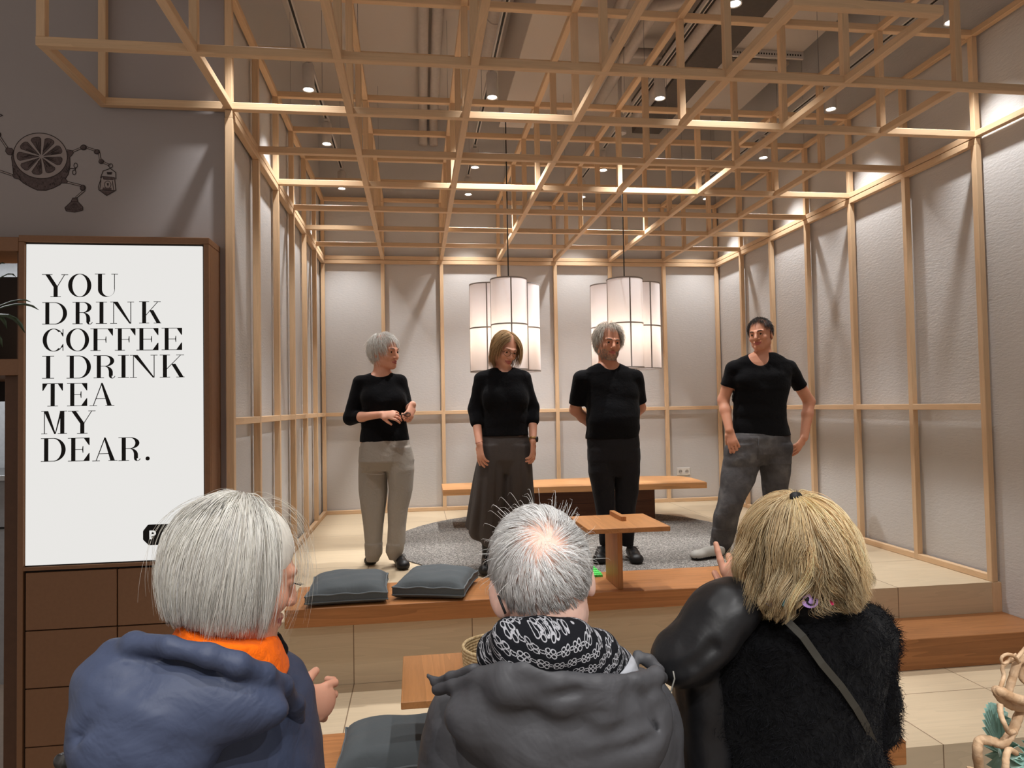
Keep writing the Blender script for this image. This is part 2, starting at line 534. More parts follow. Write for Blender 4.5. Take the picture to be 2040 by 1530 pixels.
for ti, y, nm in SPOTS:
    lab = '%s white cylinder spotlight on the %s light track' % (nm, TRN[ti])
    if proto is None:
        proto = fixture(); proto.location = (TRX[ti], y, 3.36); proto['label'] = lab; proto['group'] = 'track spotlights'
    else:
        r = dup(proto, (TRX[ti], y, 3.36), 0, lab, 'track spotlights')
        if ti in (1, 2) and 4.5 < y < 7:                     # the middle of the room: wide floods; along the walls: tighter beams
            for c in r.children:
                if c.type == 'LIGHT': c.data = WIDE
        elif ti in (1, 2) and y < 4.5:
            for c in r.children:
                if c.type == 'LIGHT': c.data = c.data.copy(); c.data.spot_size = math.radians(74)
# the same tracks run on over the audience
for ti, y in ((0, 2.0), (0, 0.3), (1, 2.1), (1, 0.5), (2, 2.1), (2, 0.5), (0, -1.3), (1, -1.3), (2, -1.3)):
    r = dup(proto, (TRX[ti], y, 3.36), 0, 'white cylinder spotlight over the audience on the %s light track' % TRN[ti], 'track spotlights over the audience')
    for c in r.children:
        if c.type == 'LIGHT':
            c.data = c.data.copy(); c.data.energy = SHOP_W * (0.55 if y > 1.5 else 1.5 if y > 0 else 4.2)
            if y < 0: c.data.spot_size = math.radians(125)

# ================================================================== pendant clusters
def fabric_mat():
    t = NT('white_shade_fabric')
    t.t.nodes.remove(t.bsdf)
    v = t.coords()
    n = t.noise(v, 420, 2)
    col = t.mix(t.math('MULTIPLY', n, 0.10), lin(250, 246, 248), lin(230, 224, 226))
    d = t.n('BsdfDiffuse'); tr = t.n('BsdfTranslucent'); mx = t.n('MixShader')
    t.l(col, d.inputs[0]); t.l(col, tr.inputs[0]); mx.inputs[0].default_value = 0.5
    t.l(d.outputs[0], mx.inputs[1]); t.l(tr.outputs[0], mx.inputs[2]); t.l(mx.outputs[0], t.out.inputs[0])
    return t.m
M_FABRIC = fabric_mat()
M_SEAM = plain('grey_shade_seam', lin(150, 143, 140), 0.7, noise=0.03)
M_BULB = emit('warm_bulb', (1, 0.78, 0.5, 1), 8.0)
def cluster(x, y, ztop, label, ang, ztie):
    t = thing('pendant_lamp', label, 'pendant lamp', (x, y, ztop), group='pendant clusters of three white shades')
    R0, HH = 0.167, 0.835
    for q, (dx, dy) in enumerate(((0, -0.0), (-0.170, 0.30), (0.170, 0.30))):
        ca, sa = math.cos(ang), math.sin(ang)
        ox, oy = dx * ca - dy * sa, dx * sa + dy * ca
        c = (x + ox, y + oy, ztop)
        sh = build('shade', MB().lathe([(R0, 0), (R0, -HH)], c, 48), M_FABRIC, t, smooth=True)
        sh.data.polygons.foreach_set('use_smooth', [True] * len(sh.data.polygons))
        # open ends: drop the caps
        bm = bmesh.new(); bm.from_mesh(sh.data)
        bmesh.ops.delete(bm, geom=[f for f in bm.faces if len(f.verts) > 4], context='FACES_ONLY'); bm.to_mesh(sh.data); bm.free()
        m = MB()
        for zz in (-0.004, -HH * 0.505, -HH + 0.004):
            m.lathe([(R0 - 0.002, zz + 0.006), (R0 + 0.0025, zz + 0.006), (R0 + 0.0025, zz - 0.006), (R0 - 0.002, zz - 0.006)], c, 48, closed=True)
        for w in range(4):
            an = math.radians((-90, -97, -82)[q]) + w * math.pi / 2
            rr = Matrix.Rotation(an, 3, 'Z')
            a = (c[0] + R0 - 0.001, c[1] - 0.006, c[2] - HH); b2 = (c[0] + R0 + 0.0025, c[1] + 0.006, c[2])
            m.box(a, b2, 0, 0, rr, c)
        build('seam_frame', m, M_SEAM, sh)
        m = MB(); m.lathe([(0.0, 0.03), (0.012, 0.03), (0.014, -0.02), (0.045, -0.07), (0.05, -0.1), (0.035, -0.14), (0, -0.15)], (c[0], c[1], ztop - 0.42), 16)
        build('bulb', m, M_BULB, t, smooth=True)
        m = MB()
        m.tube([(c[0], c[1], ztop - 0.39), (c[0], c[1], ztop + 0.002)], 0.006, 8)
        for w in range(3):
            an = w * 2.1
            m.tube([(c[0], c[1], ztop - 0.002), (c[0] + (R0 - 0.002) * math.cos(an), c[1] + (R0 - 0.002) * math.sin(an), ztop - 0.002)], 0.003, 6)
        build('spider', m, M_BLACK, t)
        ld = bpy.data.lights.new('bulb_light', 'POINT'); ld.energy = BULB_W; ld.color = (1, 0.87, 0.72); ld.shadow_soft_size = 0.055
        lo = bpy.data.objects.new('bulb_light', ld); COL.objects.link(lo); lo.parent = t
        lo.location = (c[0] - x, c[1] - y, -0.50)
    build('cord', MB().tube([(x, y, ztop), (x, y, ztie)], 0.0055, 8), M_BLACK, t)
    build('ceiling_rose', MB().lathe([(0.0, ztie), (0.05, ztie), (0.05, ztie + 0.02), (0.0, ztie + 0.02)], (x, y, 0), 20), M_WHITEMETAL, t)
cluster(0.86, 6.42, 2.285, 'left pendant cluster of three white fabric drum shades on a black cord', 0.0, 3.758)
cluster(1.96, 6.42, 2.292, 'right pendant cluster of three white fabric drum shades on a black cord', -0.30, 3.68)
build('drop_arm', MB().box((1.945, 6.40, 3.70), (1.975, 6.44, CEIL), 0.002), M_WHITEMETAL, [o for o in bpy.data.objects if o.name == 'pendant_lamp.001'][0])

# ================================================================== rug, low table, sockets
def rug_mat():
    t = NT('salt_and_pepper_rug')
    v = t.coords()
    a = t.noise(v, 130, 2, 0.7)
    b = t.noise(v, 60, 3, 0.7)
    f = t.math('ADD', t.math('MULTIPLY', a, 0.65), t.math('MULTIPLY', b, 0.35))
    t.base(t.ramp(f, [(0.40, lin(78, 75, 73)), (0.5, lin(122, 118, 114)), (0.62, lin(182, 177, 170))]))
    t.set(0.95, 0, 0.1)
    t.bump(a, 0.8, 0.006)
    return t.m
rnd = random.Random(4)
prof = []
m = MB(); N = 220; vs = []; RC = (1.27, 5.93); RR = 1.485
for r, z in ((RR, 0.0005), (RR + 0.006, 0.006), (RR - 0.004, 0.0125), (RR * 0.66, 0.013), (RR * 0.33, 0.013)):
    for k in range(N):
        j = 1 + (0.0025 * math.sin(k * 2.7) + 0.002 * math.sin(k * 5.1 + 1)) * (1 if r > 1.3 else 0)
        vs.append((RC[0] + r * j * math.cos(2 * math.pi * k / N), RC[1] + r * j * math.sin(2 * math.pi * k / N), z))
fs = []
for i in range(4):
    for k in range(N):
        fs.append((i * N + k, i * N + (k + 1) % N, (i + 1) * N + (k + 1) % N, (i + 1) * N + k))
fs.append(tuple(4 * N + k for k in range(N))); fs.append(tuple(range(N - 1, -1, -1)))
m.add(vs, fs)
tag(build('rug', m, rug_mat(), smooth=True, angle=50), 'round grey flecked rug on the stage floor', 'rug')

t = thing('low_table', 'low oak slab table with one curved live edge standing on the round rug', 'table', (1.455, 6.7, 0.013))
edge = [(0.232, 6.405), (0.9, 6.375), (1.6, 6.345), (2.3, 6.318), (2.672, 6.302), (2.69, 6.45), (2.70, 6.75)]
for q in range(13):
    s = q / 12
    edge.append((2.66 - s * 2.42, 6.92 + 0.17 * math.sin(math.pi * min(1, s * 1.1) ** 0.8) * (1 - 0.35 * s) + 0.012 * math.sin(9 * s)))
edge.append((0.236, 6.7))
m = MB(); m.prism(edge, lambda u, v, w: (u, v, 0.328 + w), 0.052)
o = build('tabletop', m, M_TABLETOP, t)
m = MB(); m.box((0.67, 6.5, 0.0135), (2.235, 6.92, 0.327), 0.004); build('block_base', m, M_DARKOAK, t)
m = MB(); m.box((0.69, 6.4985, 0.20), (2.2, 6.501, 0.2025)); build('joint_line', m, M_CABDARK, t)

M_SOCK = plain('white_plastic', lin(222, 218, 212), 0.4, noise=0.01)
t = thing('wall_socket', 'double white power socket on the back wall above the table end', 'power socket', (3.03, WB, 0.34))
build('plate', MB().box((2.952, WB - 0.010, 0.298), (3.110, WB + 0.001, 0.382), 0.003), M_SOCK, t)
for xx in (2.993, 3.069):
    m = MB(); mm = MB().lathe([(0.0205, 0.0), (0.0205, 0.004), (0.017, 0.004), (0.016, 0.0015), (0, 0.0015)], n=24)
    m.add([(xx + a, WB - 0.0095 - c, 0.34 + b_) for a, b_, c in mm.v], [f[::-1] for f in mm.f])
    w = build('socket_well', m, plain('socket_grey', lin(178, 172, 166), 0.5), t)
    m = MB()
    for dx in (-0.009, 0.009): m.box((xx + dx - 0.0028, WB - 0.0125, 0.3375), (xx + dx + 0.0028, WB - 0.0105, 0.3430))
    build('contact_hole', m, M_BLACK, w)

# ================================================================== oak bench slabs, step, T tables
o = build('bench_slab', MB().box((-0.68, 3.785, 0.001), (1.93, 4.255, 0.097), 0.003), M_SLAB); tag(o, 'long oak bench slab lying along the edge of the upper stage', 'bench')
o = build('bench_slab', MB().box((-0.68, 2.645, TIER + 0.001), (1.93, 3.115, TIER + 0.096), 0.003), M_SLAB); tag(o, 'long oak bench slab lying along the edge of the lower tier', 'bench')
o = build('step', MB().box((2.0, 3.545, TIER + 0.001), (WR - 0.001, YF - 0.004, -0.178), 0.003), wood('step_oak', lin(160, 108, 66), 'x', dark=0.62, fine=0.8, bold=0.6, rough=0.45)); tag(o, 'dark oak box step between the lower tier and the stage by the right wall', 'step')

def t_table(label):
    t = thing('side_table', label, 'side table', (0, 0, 0), group='oak T-shaped side tables on the bench slabs')
    # local frame: origin under the post, on the slab; board reaches over the front of the slab
    build('board', MB().box((-0.25, -0.425, 0.365), (0.185, 0.02, 0.390), 0.002), M_SLABY, t, local=True)
    m = MB(); m.box((-0.014, -0.13, 0.001), (0.014, 0.13, 0.3655), 0.002)
    build('post', m, M_SLABZ, t, local=True)
    build('tenon_strip', MB().box((-0.014, -0.215, 0.3885), (0.014, 0.02, 0.415), 0.002), M_SLABY, t, local=True)
    return t
tt = t_table('oak T-shaped side table standing on the upper bench slab before the grey-haired man'); tt.location = (1.110, 3.96, 0.0965)
dup(tt, (0.188, 2.845, TIER + 0.0955), 0, 'oak T-shaped side table holding the rope basket on the lower bench slab', 'oak T-shaped side tables on the bench slabs')

# rope basket
def rope_mat():
    t = NT('straw_rope')
    v = t.coords((1, 1, 1))
    n = t.noise(v, 90, 3)
    t.base(t.ramp(n, [(0.3, lin(170, 142, 100)), (0.7, lin(222, 200, 160))]))
    t.set(0.85, 0, 0.1); t.bump(n, 0.5, 0.003)
    return t.m
bc = (0.287, 2.53)
t = thing('basket', 'round straw rope basket on the lower side table behind the grey-haired man', 'basket', (bc[0], bc[1], 0.145))
m = MB()
for i in range(12):
    z = 0.151 + i * 0.0105
    rr = 0.120 + 0.012 * math.sin(i / 11 * 1.6)
    pts = [(bc[0] + rr * math.cos(a), bc[1] + rr * math.sin(a), z + 0.0105 * a / (2 * math.pi)) for a in np.linspace(0, 2 * math.pi, 49)]
    m.tube(pts, 0.0062, 7, cap=False)
m.lathe([(0.0, 0.147), (0.118, 0.147), (0.118, 0.151), (0, 0.151)], (bc[0], bc[1], 0), 32)
build('rope_wall', m, rope_mat(), t, smooth=True)
o = build('folded_cloth', MB().box((bc[0] - 0.075, bc[1] - 0.07, 0.152), (bc[0] + 0.075, bc[1] + 0.08, 0.215), 0.012), plain('black_cloth', lin(34, 33, 35), 0.9), smooth=True)
tag(o, 'folded black cloth lying inside the rope basket', 'cloth')
o = build('paper_bag', MB().box((bc[0] - 0.02, bc[1] - 0.10, 0.216), (bc[0] + 0.07, bc[1] - 0.03, 0.232), 0.004), plain('grey_paper', lin(176, 180, 184), 0.7)); tag(o, 'small pale grey packet lying on the black cloth in the basket', 'packet')

# cushions: flat box cushions with piping
def cushion(label, c, rz, w, d, h, seed, puff=1.0, tilt=0.0, droop=0.0):
    rr = random.Random(seed)
    t = thing('cushion', label, 'cushion', c, rz, group='dark grey square cushions on the bench slabs')
    n = 26
    ph = [rr.uniform(0, 6.28) for _ in range(6)]
    def pt(u, v, top):
        # u,v in -1..1
        r = (1 - u ** 4) * (1 - v ** 4)
        pin = 1 - 0.05 * (1 - abs(u) ** 3) * abs(v) ** 6
        pin2 = 1 - 0.05 * (1 - abs(v) ** 3) * abs(u) ** 6
        x = u * w / 2 * pin2; y = v * d / 2 * pin
        wr = 0.002 * (math.sin(7 * u + 3 * v + ph[0]) + math.sin(11 * v - 4 * u + ph[1])) * (0.3 + r)
        edge = max(abs(u), abs(v)) ** 10
        wr2 = 0.003 * math.sin(9 * (u + v) + ph[2]) * edge
        if top: z = h * 0.55 + h * 0.75 * puff * r ** 0.55 + wr + wr2
        else: z = h * 0.18 * edge + 0.003
        z -= droop * 0
        z += tilt * x
        return (x, y, max(z, 0.0015))
    m = MB(); vs = []; fs = []
    for top in (1, 0):
        for i in range(n + 1):
            for j in range(n + 1):
                vs.append(pt(-1 + 2 * i / n, -1 + 2 * j / n, top))
    S = (n + 1) ** 2
    for i in range(n):
        for j in range(n):
            a = i * (n + 1) + j; b_ = a + n + 1
            fs.append((a, b_, b_ + 1, a + 1)); fs.append((S + a, S + a + 1, S + b_ + 1, S + b_))
    ring = [i * (n + 1) for i in range(n)] + [n * (n + 1) + j for j in range(n)] + [(n - i) * (n + 1) + n for i in range(n)] + [n - j for j in range(n)]
    for q in range(len(ring)):
        a, b_ = ring[q], ring[(q + 1) % len(ring)]
        fs.append((a, S + a, S + b_, b_)[::-1])
    m.add(vs, fs)
    build('cover', m, M_CUSH, t, smooth=True, local=True, angle=60)
    for off, z in ((0, 0.004), (S, 0.002)):
        pts = [Vector(vs[a + off]) + Vector((0, 0, z if off == 0 else 0.004)) for a in ring] ; pts.append(pts[0])
        build('piping', MB().tube(pts, 0.0042, 7, cap=False), M_PIPING, t, smooth=True, local=True)
    return t
def cloth_mat(name, c, rough=0.85, wr=0.35, ws=14, weave=900):
    t = NT(name)
    v = t.coords()
    n = t.noise(v, ws, 4, 0.55, 0.8); f = t.noise(v, weave, 2)
    t.base(t.mix(t.math('MULTIPLY', f, 0.3), sc4(c, 1.08), sc4(c, 0.75)))
    t.set(rough, 0, 0.12)
    t.bsdf.inputs['Sheen Weight'].default_value = 0.04
    h = t.math('ADD', t.math('MULTIPLY', n, 1.0), t.math('MULTIPLY', f, 0.03))
    t.bump(h, wr, 0.02)
    return t.m
M_CUSH = cloth_mat('cushion_slate_cloth', lin(82, 87, 90), 0.8, 0.25, 9)
M_PIPING = cloth_mat('cushion_piping_cloth', lin(98, 103, 106), 0.8, 0.1)
cushion('dark grey square cushion at the left end of the upper bench slab', (-0.375, 4.01, 0.0975), 0.03, 0.42, 0.44, 0.105, 1, 0.75)
cushion('dark grey square cushion turned askew beside the first on the upper bench slab', (0.105, 4.015, 0.0985), -0.26, 0.39, 0.42, 0.11, 2, 0.7)
cushion('large dark grey cushion on the lower bench slab under the side table', (-0.075, 2.80, TIER + 0.097), -0.03, 0.46, 0.36, 0.125, 3, 0.85)

# green pleated paper object on the slab beside the T table
m = MB()
for i in range(9):
    y0 = 4.13 + i * 0.026
    m.box((0.985 + 0.004 * (i % 2), y0, 0.0975), (1.088, y0 + 0.0255, 0.112 + 0.004 * (i % 2)), 0.0015)
green = NT('neon_green_knit'); gv = green.coords(); green.base(green.ramp(green.noise(gv, 130, 3), [(0.35, lin(52, 150, 62)), (0.62, lin(104, 224, 112))])); green.set(0.8, 0, 0.2); green.bump(green.noise(gv, 130, 3), 0.5, 0.004)
tag(build('knitted_pouch', m, green.m), 'bright green knitted pouch on the upper bench slab beside the T table', 'pouch')
# ================================================================== lit sign pillar on the left
SY = 3.752                                     # its front face
M_LIGHTBOX = emit('lightbox_panel', (1.0, 0.985, 0.955, 1), 0.80)
M_INK = plain('black_print', lin(16, 15, 15), 0.7, noise=0.0)
M_LOGOWHITE = emit('lit_logo_white', (1.0, 0.985, 0.955, 1), 0.80)
X0, X1 = -1.925, -1.032
t = thing('sign_pillar', 'brown cabinet pillar holding the tall backlit text sign left of the stage', 'sign cabinet', ((X0 + X1) / 2, 3.85, GROUND))
LX0, LX1, LZ0, LZ1 = -1.893, -1.066, 0.386, 1.962
m = MB(); m.box((X0, SY + 0.03, GROUND), (X1, MUR - 0.001, 1.97)); build('carcass', m, M_CAB, t)
m = MB()
m.box((X0, SY, GROUND), (LX0 - 0.006, SY + 0.0299, 1.972), 0.002); m.box((LX1 + 0.008, SY, 0.36), (X1, SY + 0.0299, 1.972), 0.002)
m.box((LX0 - 0.006, SY + 0.0005, 0.362), (LX1 + 0.008, SY + 0.0295, LZ0 - 0.008))
build('frame_stile', m, M_CAB, t)
build('top_board', MB().box((X0, SY, 1.973), (X1 + 0.001, MUR - 0.001, 2.005), 0.002), M_CAB, t)
build('shadow_gap', MB().box((LX0 - 0.006, SY + 0.018, LZ0 - 0.008), (LX1 + 0.008, SY + 0.0299, 1.972)), M_CABDARK, t)
# lower doors
zs = [0.354, 0.072, -0.206, -0.485, GROUND + 0.01]
xs = [-1.890, -1.470, -1.034]
for i in range(4):
    for j in range(2):
        build('door_panel', MB().box((xs[j] + 0.003, SY + 0.001, zs[i + 1] + 0.003), (xs[j + 1] - 0.003, SY + 0.02, zs[i] - 0.003), 0.0015), M_CAB, t)
build('door_gap', MB().box((X0 + 0.01, SY + 0.021, GROUND), (X1 - 0.001, SY + 0.0299, 0.361)), M_CABDARK, t)
lp = build('light_panel', MB().box((LX0, SY + 0.008, LZ0), (LX1, SY + 0.0175, LZ1), 0.001), M_LIGHTBOX, t)

# ---------------------------------------------------------------- lettering, a high-contrast roman drawn stroke by stroke
class Glyphs:
    def __init__(self, y):
        self.y = y; self.mb = MB(); self.k = 0
    def poly(self, pts, ox, oz, sx, sz):
        d = 0.0008 + 0.00003 * (self.k % 5); self.k += 1
        p = [(ox + u * sx, oz + v * sz) for u, v in pts]
        area = sum(p[i][0] * p[(i + 1) % len(p)][1] - p[(i + 1) % len(p)][0] * p[i][1] for i in range(len(p)))
        if area < 0: p = p[::-1]
        n = len(p)
        vs = [(u, self.y - d, v) for u, v in p] + [(u, self.y + 0.0004, v) for u, v in p]
        fs = [tuple(range(n))] + [((i + 1) % n, i, n + i, n + (i + 1) % n) for i in range(n)]
        self.mb.add(vs, fs)
def rect(x0, y0, x1, y1): return [(x0, y0), (x1, y0), (x1, y1), (x0, y1)]
def arcband(cx_, cy_, rxo, ryo, rxi, ryi, a0, a1, n=28, cxi=None):
    cxi = cx_ if cxi is None else cxi
    out = []
    for i in range(n):
        a = math.radians(a0 + (a1 - a0) * i / n); b = math.radians(a0 + (a1 - a0) * (i + 1) / n)
        out.append([(cx_ + rxo * math.cos(a), cy_ + ryo * math.sin(a)), (cx_ + rxo * math.cos(b), cy_ + ryo * math.sin(b)),
                    (cxi + rxi * math.cos(b), cy_ + ryi * math.sin(b)), (cxi + rxi * math.cos(a), cy_ + ryi * math.sin(a))])
    return out
HL = 0.026      # hairline
def roman(ch, w):
    s = 0.165   # stem
    ser = 0.13
    P = []
    def stem(x, x1=None): P.append(rect(x, 0, x + s, 1))
    def serif(xa, xb, top): P.append(rect(xa, 1 - HL, xb, 1) if top else rect(xa, 0, xb, HL))
    def diag(xa, ya, xb, yb, t): P.append([(xa, ya), (xa + t, ya), (xb + t, yb), (xb, yb)])
    if ch == 'I':
        c = w / 2; stem(c - s / 2); serif(0, w, 1); serif(0, w, 0)
    elif ch == 'D':
        x = ser; stem(x); serif(0, w * 0.55, 1); serif(0, w * 0.55, 0)
        cxo = w * 0.5
        P.extend(arcband(cxo, 0.5, w - cxo, 0.5, w - cxo - s * 1.02, 0.5 - HL, -90, 90))
    elif ch == 'O':
        P.extend(arcband(w / 2, 0.5, w / 2, 0.515, w / 2 - s * 1.02, 0.515 - HL, 0, 360, 56))
    elif ch == 'C':
        c = w * 0.53
        P.extend(arcband(c, 0.5, c, 0.515, c - s * 1.02, 0.515 - HL, 48, 312, 44))
        P.append(rect(w - HL * 1.2, 0.66, w, 0.99)); P.append(rect(w - HL * 1.2, 0.02, w, 0.32))
        P.append([(w * 0.53 + c * math.cos(math.radians(48)) - .04, .5 + .515 * math.sin(math.radians(48))), (w - HL, 0.66), (w, 0.66), (w, .80)])
        P.append([(w * 0.53 + c * math.cos(math.radians(48)) - .04, .5 - .515 * math.sin(math.radians(48))), (w, .2), (w, 0.32), (w - HL, 0.32)])
    elif ch == 'U':
        x = ser; xr = w - ser - HL
        P.append(rect(x, 0.32, x + s, 1)); P.append(rect(xr, 0.32, xr + HL, 1))
        serif(0, x + s + ser, 1); serif(xr - ser * .9, w, 1)
        cm = (x + xr + HL) / 2; ro = (xr + HL - x) / 2
        P.extend(arcband(cm, 0.32, ro, 0.335, ro - s * 0.55, 0.335 - HL, 180, 360, 30, cm + s * 0.5 - HL * .3))
    elif ch == 'Y':
        c = w * 0.52; P.append(rect(c - s / 2, 0, c + s / 2, 0.46)); serif(c - s / 2 - ser, c + s / 2 + ser, 0)
        diag(0.12 * w, 1, c - s / 2, 0.44, s * 1.08); diag(0.88 * w - HL, 1, c + s * 0.25, 0.44, HL * 1.2)
        serif(0, 0.12 * w + s + ser, 1); serif(w * 0.74, w, 1)
    elif ch == 'N':
        xl, xr = ser, w - ser - HL
        P.append(rect(xl, 0, xl + HL * 1.2, 1)); P.append(rect(xr, 0, xr + HL * 1.2, 1))
        P.append([(xl - .01, 1), (xl + s * 1.15, 1), (xr + HL * 1.2, 0.0), (xr + HL * 1.2 - .07, 0.0)])
        serif(0, xl + s * .5, 1); serif(0, xl + ser + HL, 0); serif(xr - ser, w, 1)
    elif ch == 'K':
        x = ser; stem(x); serif(0, x + s + ser, 1); serif(0, x + s + ser, 0)
        P.append([(x + s, 0.36), (x + s, 0.40), (w * 0.84, 1), (w * 0.84 + HL * 1.3, 1)])
        diag(w * 0.46, 0.60, w * 0.80, 0, s * 1.05)
        serif(w * 0.66, w * 0.98, 1); serif(w * 0.66, w, 0)
    elif ch in 'FE':
        x = ser; stem(x); serif(0, w, 1); serif(0, w if ch == 'E' else x + s + ser, 0)
        P.append(rect(x + s, 0.5 - HL / 2, w * 0.68, 0.5 + HL / 2))
        P.append([(w * 0.68 - .02, 0.5), (w * 0.68, 0.36), (w * 0.68 + HL, 0.36), (w * 0.68 + HL, 0.64), (w * 0.68, 0.64)])
        P.append([(w - 0.22, 1 - HL), (w - HL, 0.68), (w, 0.68), (w, 1)])
        if ch == 'E': P.append([(w - 0.24, HL), (w, 0), (w, 0.34), (w - HL, 0.34)])
    elif ch == 'R':
        x = ser; stem(x); serif(0, w * 0.5, 1); serif(0, x + s + ser, 0)
        c = w * 0.48; ro = w * 0.86 - c
        P.extend(arcband(c, 0.755, ro, 0.245, ro - s, 0.245 - HL, -90, 90, 22)); P.append(rect(x + s, 0.51, c, 0.51 + HL))
        P.extend(arcband(w * 0.50, 0.25, w * 0.30, 0.27, w * 0.30 - s * .98, 0.24, 0, 90, 14))
        P.append(rect(w * 0.80 - s * .98, 0.10, w * 0.80, 0.255))
        P.extend(arcband(w * 0.80 - s * .98 + 0.13, 0.12, 0.13, 0.14, 0.13 - s * 0.7, 0.14 - HL, 180, 270, 10)); 
        P.extend(arcband(w * 0.80 - s * .98 + 0.13, 0.12, 0.14, 0.14, 0.14 - HL, 0.14 - HL, 270, 345, 8))
    elif ch == 'T':
        c = w / 2; stem(c - s / 2); serif(0, w, 1); serif(c - s / 2 - ser, c + s / 2 + ser, 0)
        P.append([(0, 1), (0, 0.68), (HL, 0.68), (0.2, 1 - HL)]); P.append([(w, 1), (w - .2, 1 - HL), (w - HL, 0.68), (w, 0.68)])
    elif ch == 'A':
        ap = w * 0.5
        P.append([(w * 0.13, 0), (w * 0.13 + HL * 1.2, 0), (ap + .02, 1), (ap - .02, 1)])
        P.append([(ap - .045, 1.0), (ap + .03, 1.0), (w * 0.9, 0), (w * 0.9 - s * 1.1, 0)])
        P.append(rect(w * 0.26, 0.30, w * 0.72, 0.30 + HL)); serif(0, w * 0.3, 0); serif(w * 0.64, w, 0)
    elif ch == 'M':
        xl = 0.11; xr = w - 0.11 - s
        P.append(rect(xl, 0, xl + HL * 1.2, 1)); P.append(rect(xr, 0, xr + s, 1))
        P.append([(xl - .01, 1), (xl + s, 1), (w * 0.55 + .01, 0.0), (w * 0.55 - .05, 0.0)])
        P.append([(xr, 1), (xr + s * .5, 1), (w * 0.55 + .01, 0.0), (w * 0.55 - .02, 0.0)])
        serif(0, xl + s * .7, 1); serif(0, xl + .13, 0); serif(xr - .02, w, 1); serif(xr - .1, w, 0)
    elif ch == '.':
        P.extend(arcband(w / 2, 0.085, 0.085, 0.085, 0.0, 0.0, 0, 360, 20))
    return P
K = 1 / 2.186                                   # sheet units -> photo pixels
LINES = [  # top px, list of (char, x0, x1 in sheet units), baseline row
    (211, 310, [('Y', 183, 297), ('O', 297, 398), ('U', 413, 514)]),
    (333, 429, [('D', 184, 292), ('R', 316, 412), ('I', 418, 466), ('N', 480, 584), ('K', 606, 702)]),
    (449, 546, [('C', 186, 276), ('O', 288, 388), ('F', 394, 492), ('F', 500, 590), ('E', 594, 690), ('E', 704, 793)]),
    (566, 665, [('I', 184, 236), ('D', 290, 396), ('R', 408, 512), ('I', 514, 562), ('N', 566, 686), ('K', 696, 804)]),
    (686, 786, [('T', 185, 274), ('E', 292, 380), ('A', 390, 498)]),
    (806, 906, [('M', 180, 292), ('Y', 296, 416)]),
    (924, 1026, [('D', 178, 286), ('E', 296, 390), ('A', 402, 512), ('R', 516, 622), ('.', 632, 654)])]
PY = SY + 0.0078
for top, bot, chars in LINES:
    g = Glyphs(PY)
    for ch, a, b_ in chars:
        vm = 450 + (top + bot) / 2 * K
        pa = ony(a * K, vm, PY); pb = ony(b_ * K, vm, PY)
        tl = ony((a + b_) / 2 * K, 450 + (top - 2.0 * (a - 184) / 200) * K, PY); bl = ony((a + b_) / 2 * K, 450 + (bot - 2.0 * (a - 184) / 200) * K, PY)
        hgt = tl[2] - bl[2]; w = (pb[0] - pa[0]) / hgt
        for p in roman(ch, w): g.poly(p, pa[0], bl[2], hgt, hgt)
    build('lettering_line', g.mb, M_INK, lp)
# logo plate
pa = ony(285, 1070, PY); pb = ony(367, 1070, PY); pt = ony(326, 1044, PY); pq = ony(326, 1085, PY)
lw, lh = pb[0] - pa[0], pt[2] - pq[2]
g = Glyphs(PY); c = 0.2
oct_ = []
for cx_, cy_, a0 in ((1 - c, 1 - c, 0), (c, 1 - c, 90), (c, c, 180), (1 - c, c, 270)):
    oct_ += [(0, 0)] * 0
ar = lh / lw
oct_ = [(1, 0.33), (1, 0.67), (0.985, 0.72), (0.87, 0.985), (0.84, 1.0), (0.14, 1.0), (0.115, 0.985), (0.015, 0.74), (0, 0.68), (0, 0.30), (0.015, 0.25), (0.13, 0.02), (0.16, 0), (0.86, 0), (0.885, 0.02), (0.985, 0.27)]
g.poly(oct_, pa[0], pq[2], lw, lh)
plate = build('logo_plate', g.mb, M_INK, lp)
g = Glyphs(PY - 0.0009)
hh = lh * 0.42; zb = pq[2] + lh * 0.29
def sans(ch):
    P = []
    if ch == 'P':
        P.append(rect(0, 0, 0.24, 1)); P += arcband(0.38, 0.68, 0.34, 0.32, 0.12, 0.11, -90, 90, 18); P.append(rect(0.2, 0.36, 0.38, 0.57)); P.append(rect(0.2, 0.79, 0.38, 1))
    if ch == 'T':
        P.append(rect(0, 0.78, 0.84, 1)); P.append(rect(0.30, 0, 0.54, 0.8))
    if ch == '&':
        P += arcband(0.36, 0.70, 0.20, 0.21, 0.075, 0.085, 0, 360, 24); P += arcband(0.34, 0.28, 0.29, 0.28, 0.15, 0.145, 0, 360, 28)
        P.append([(0.42, 0.36), (0.52, 0.44), (0.76, 0.14), (0.62, 0.02)]); P.append([(0.60, 0.30), (0.74, 0.30), (0.74, 0.46), (0.60, 0.46)])
    return P
for ch, fx, s in (('P', 0.155, 1.0), ('&', 0.43, 0.72), ('T', 0.70, 1.0)):
    for p in sans(ch): g.poly(p, pa[0] + lw * fx, zb + (0 if s == 1 else hh * 0.10), hh * s, hh * s)
build('logo_lettering', g.mb, M_LOGOWHITE, plate)

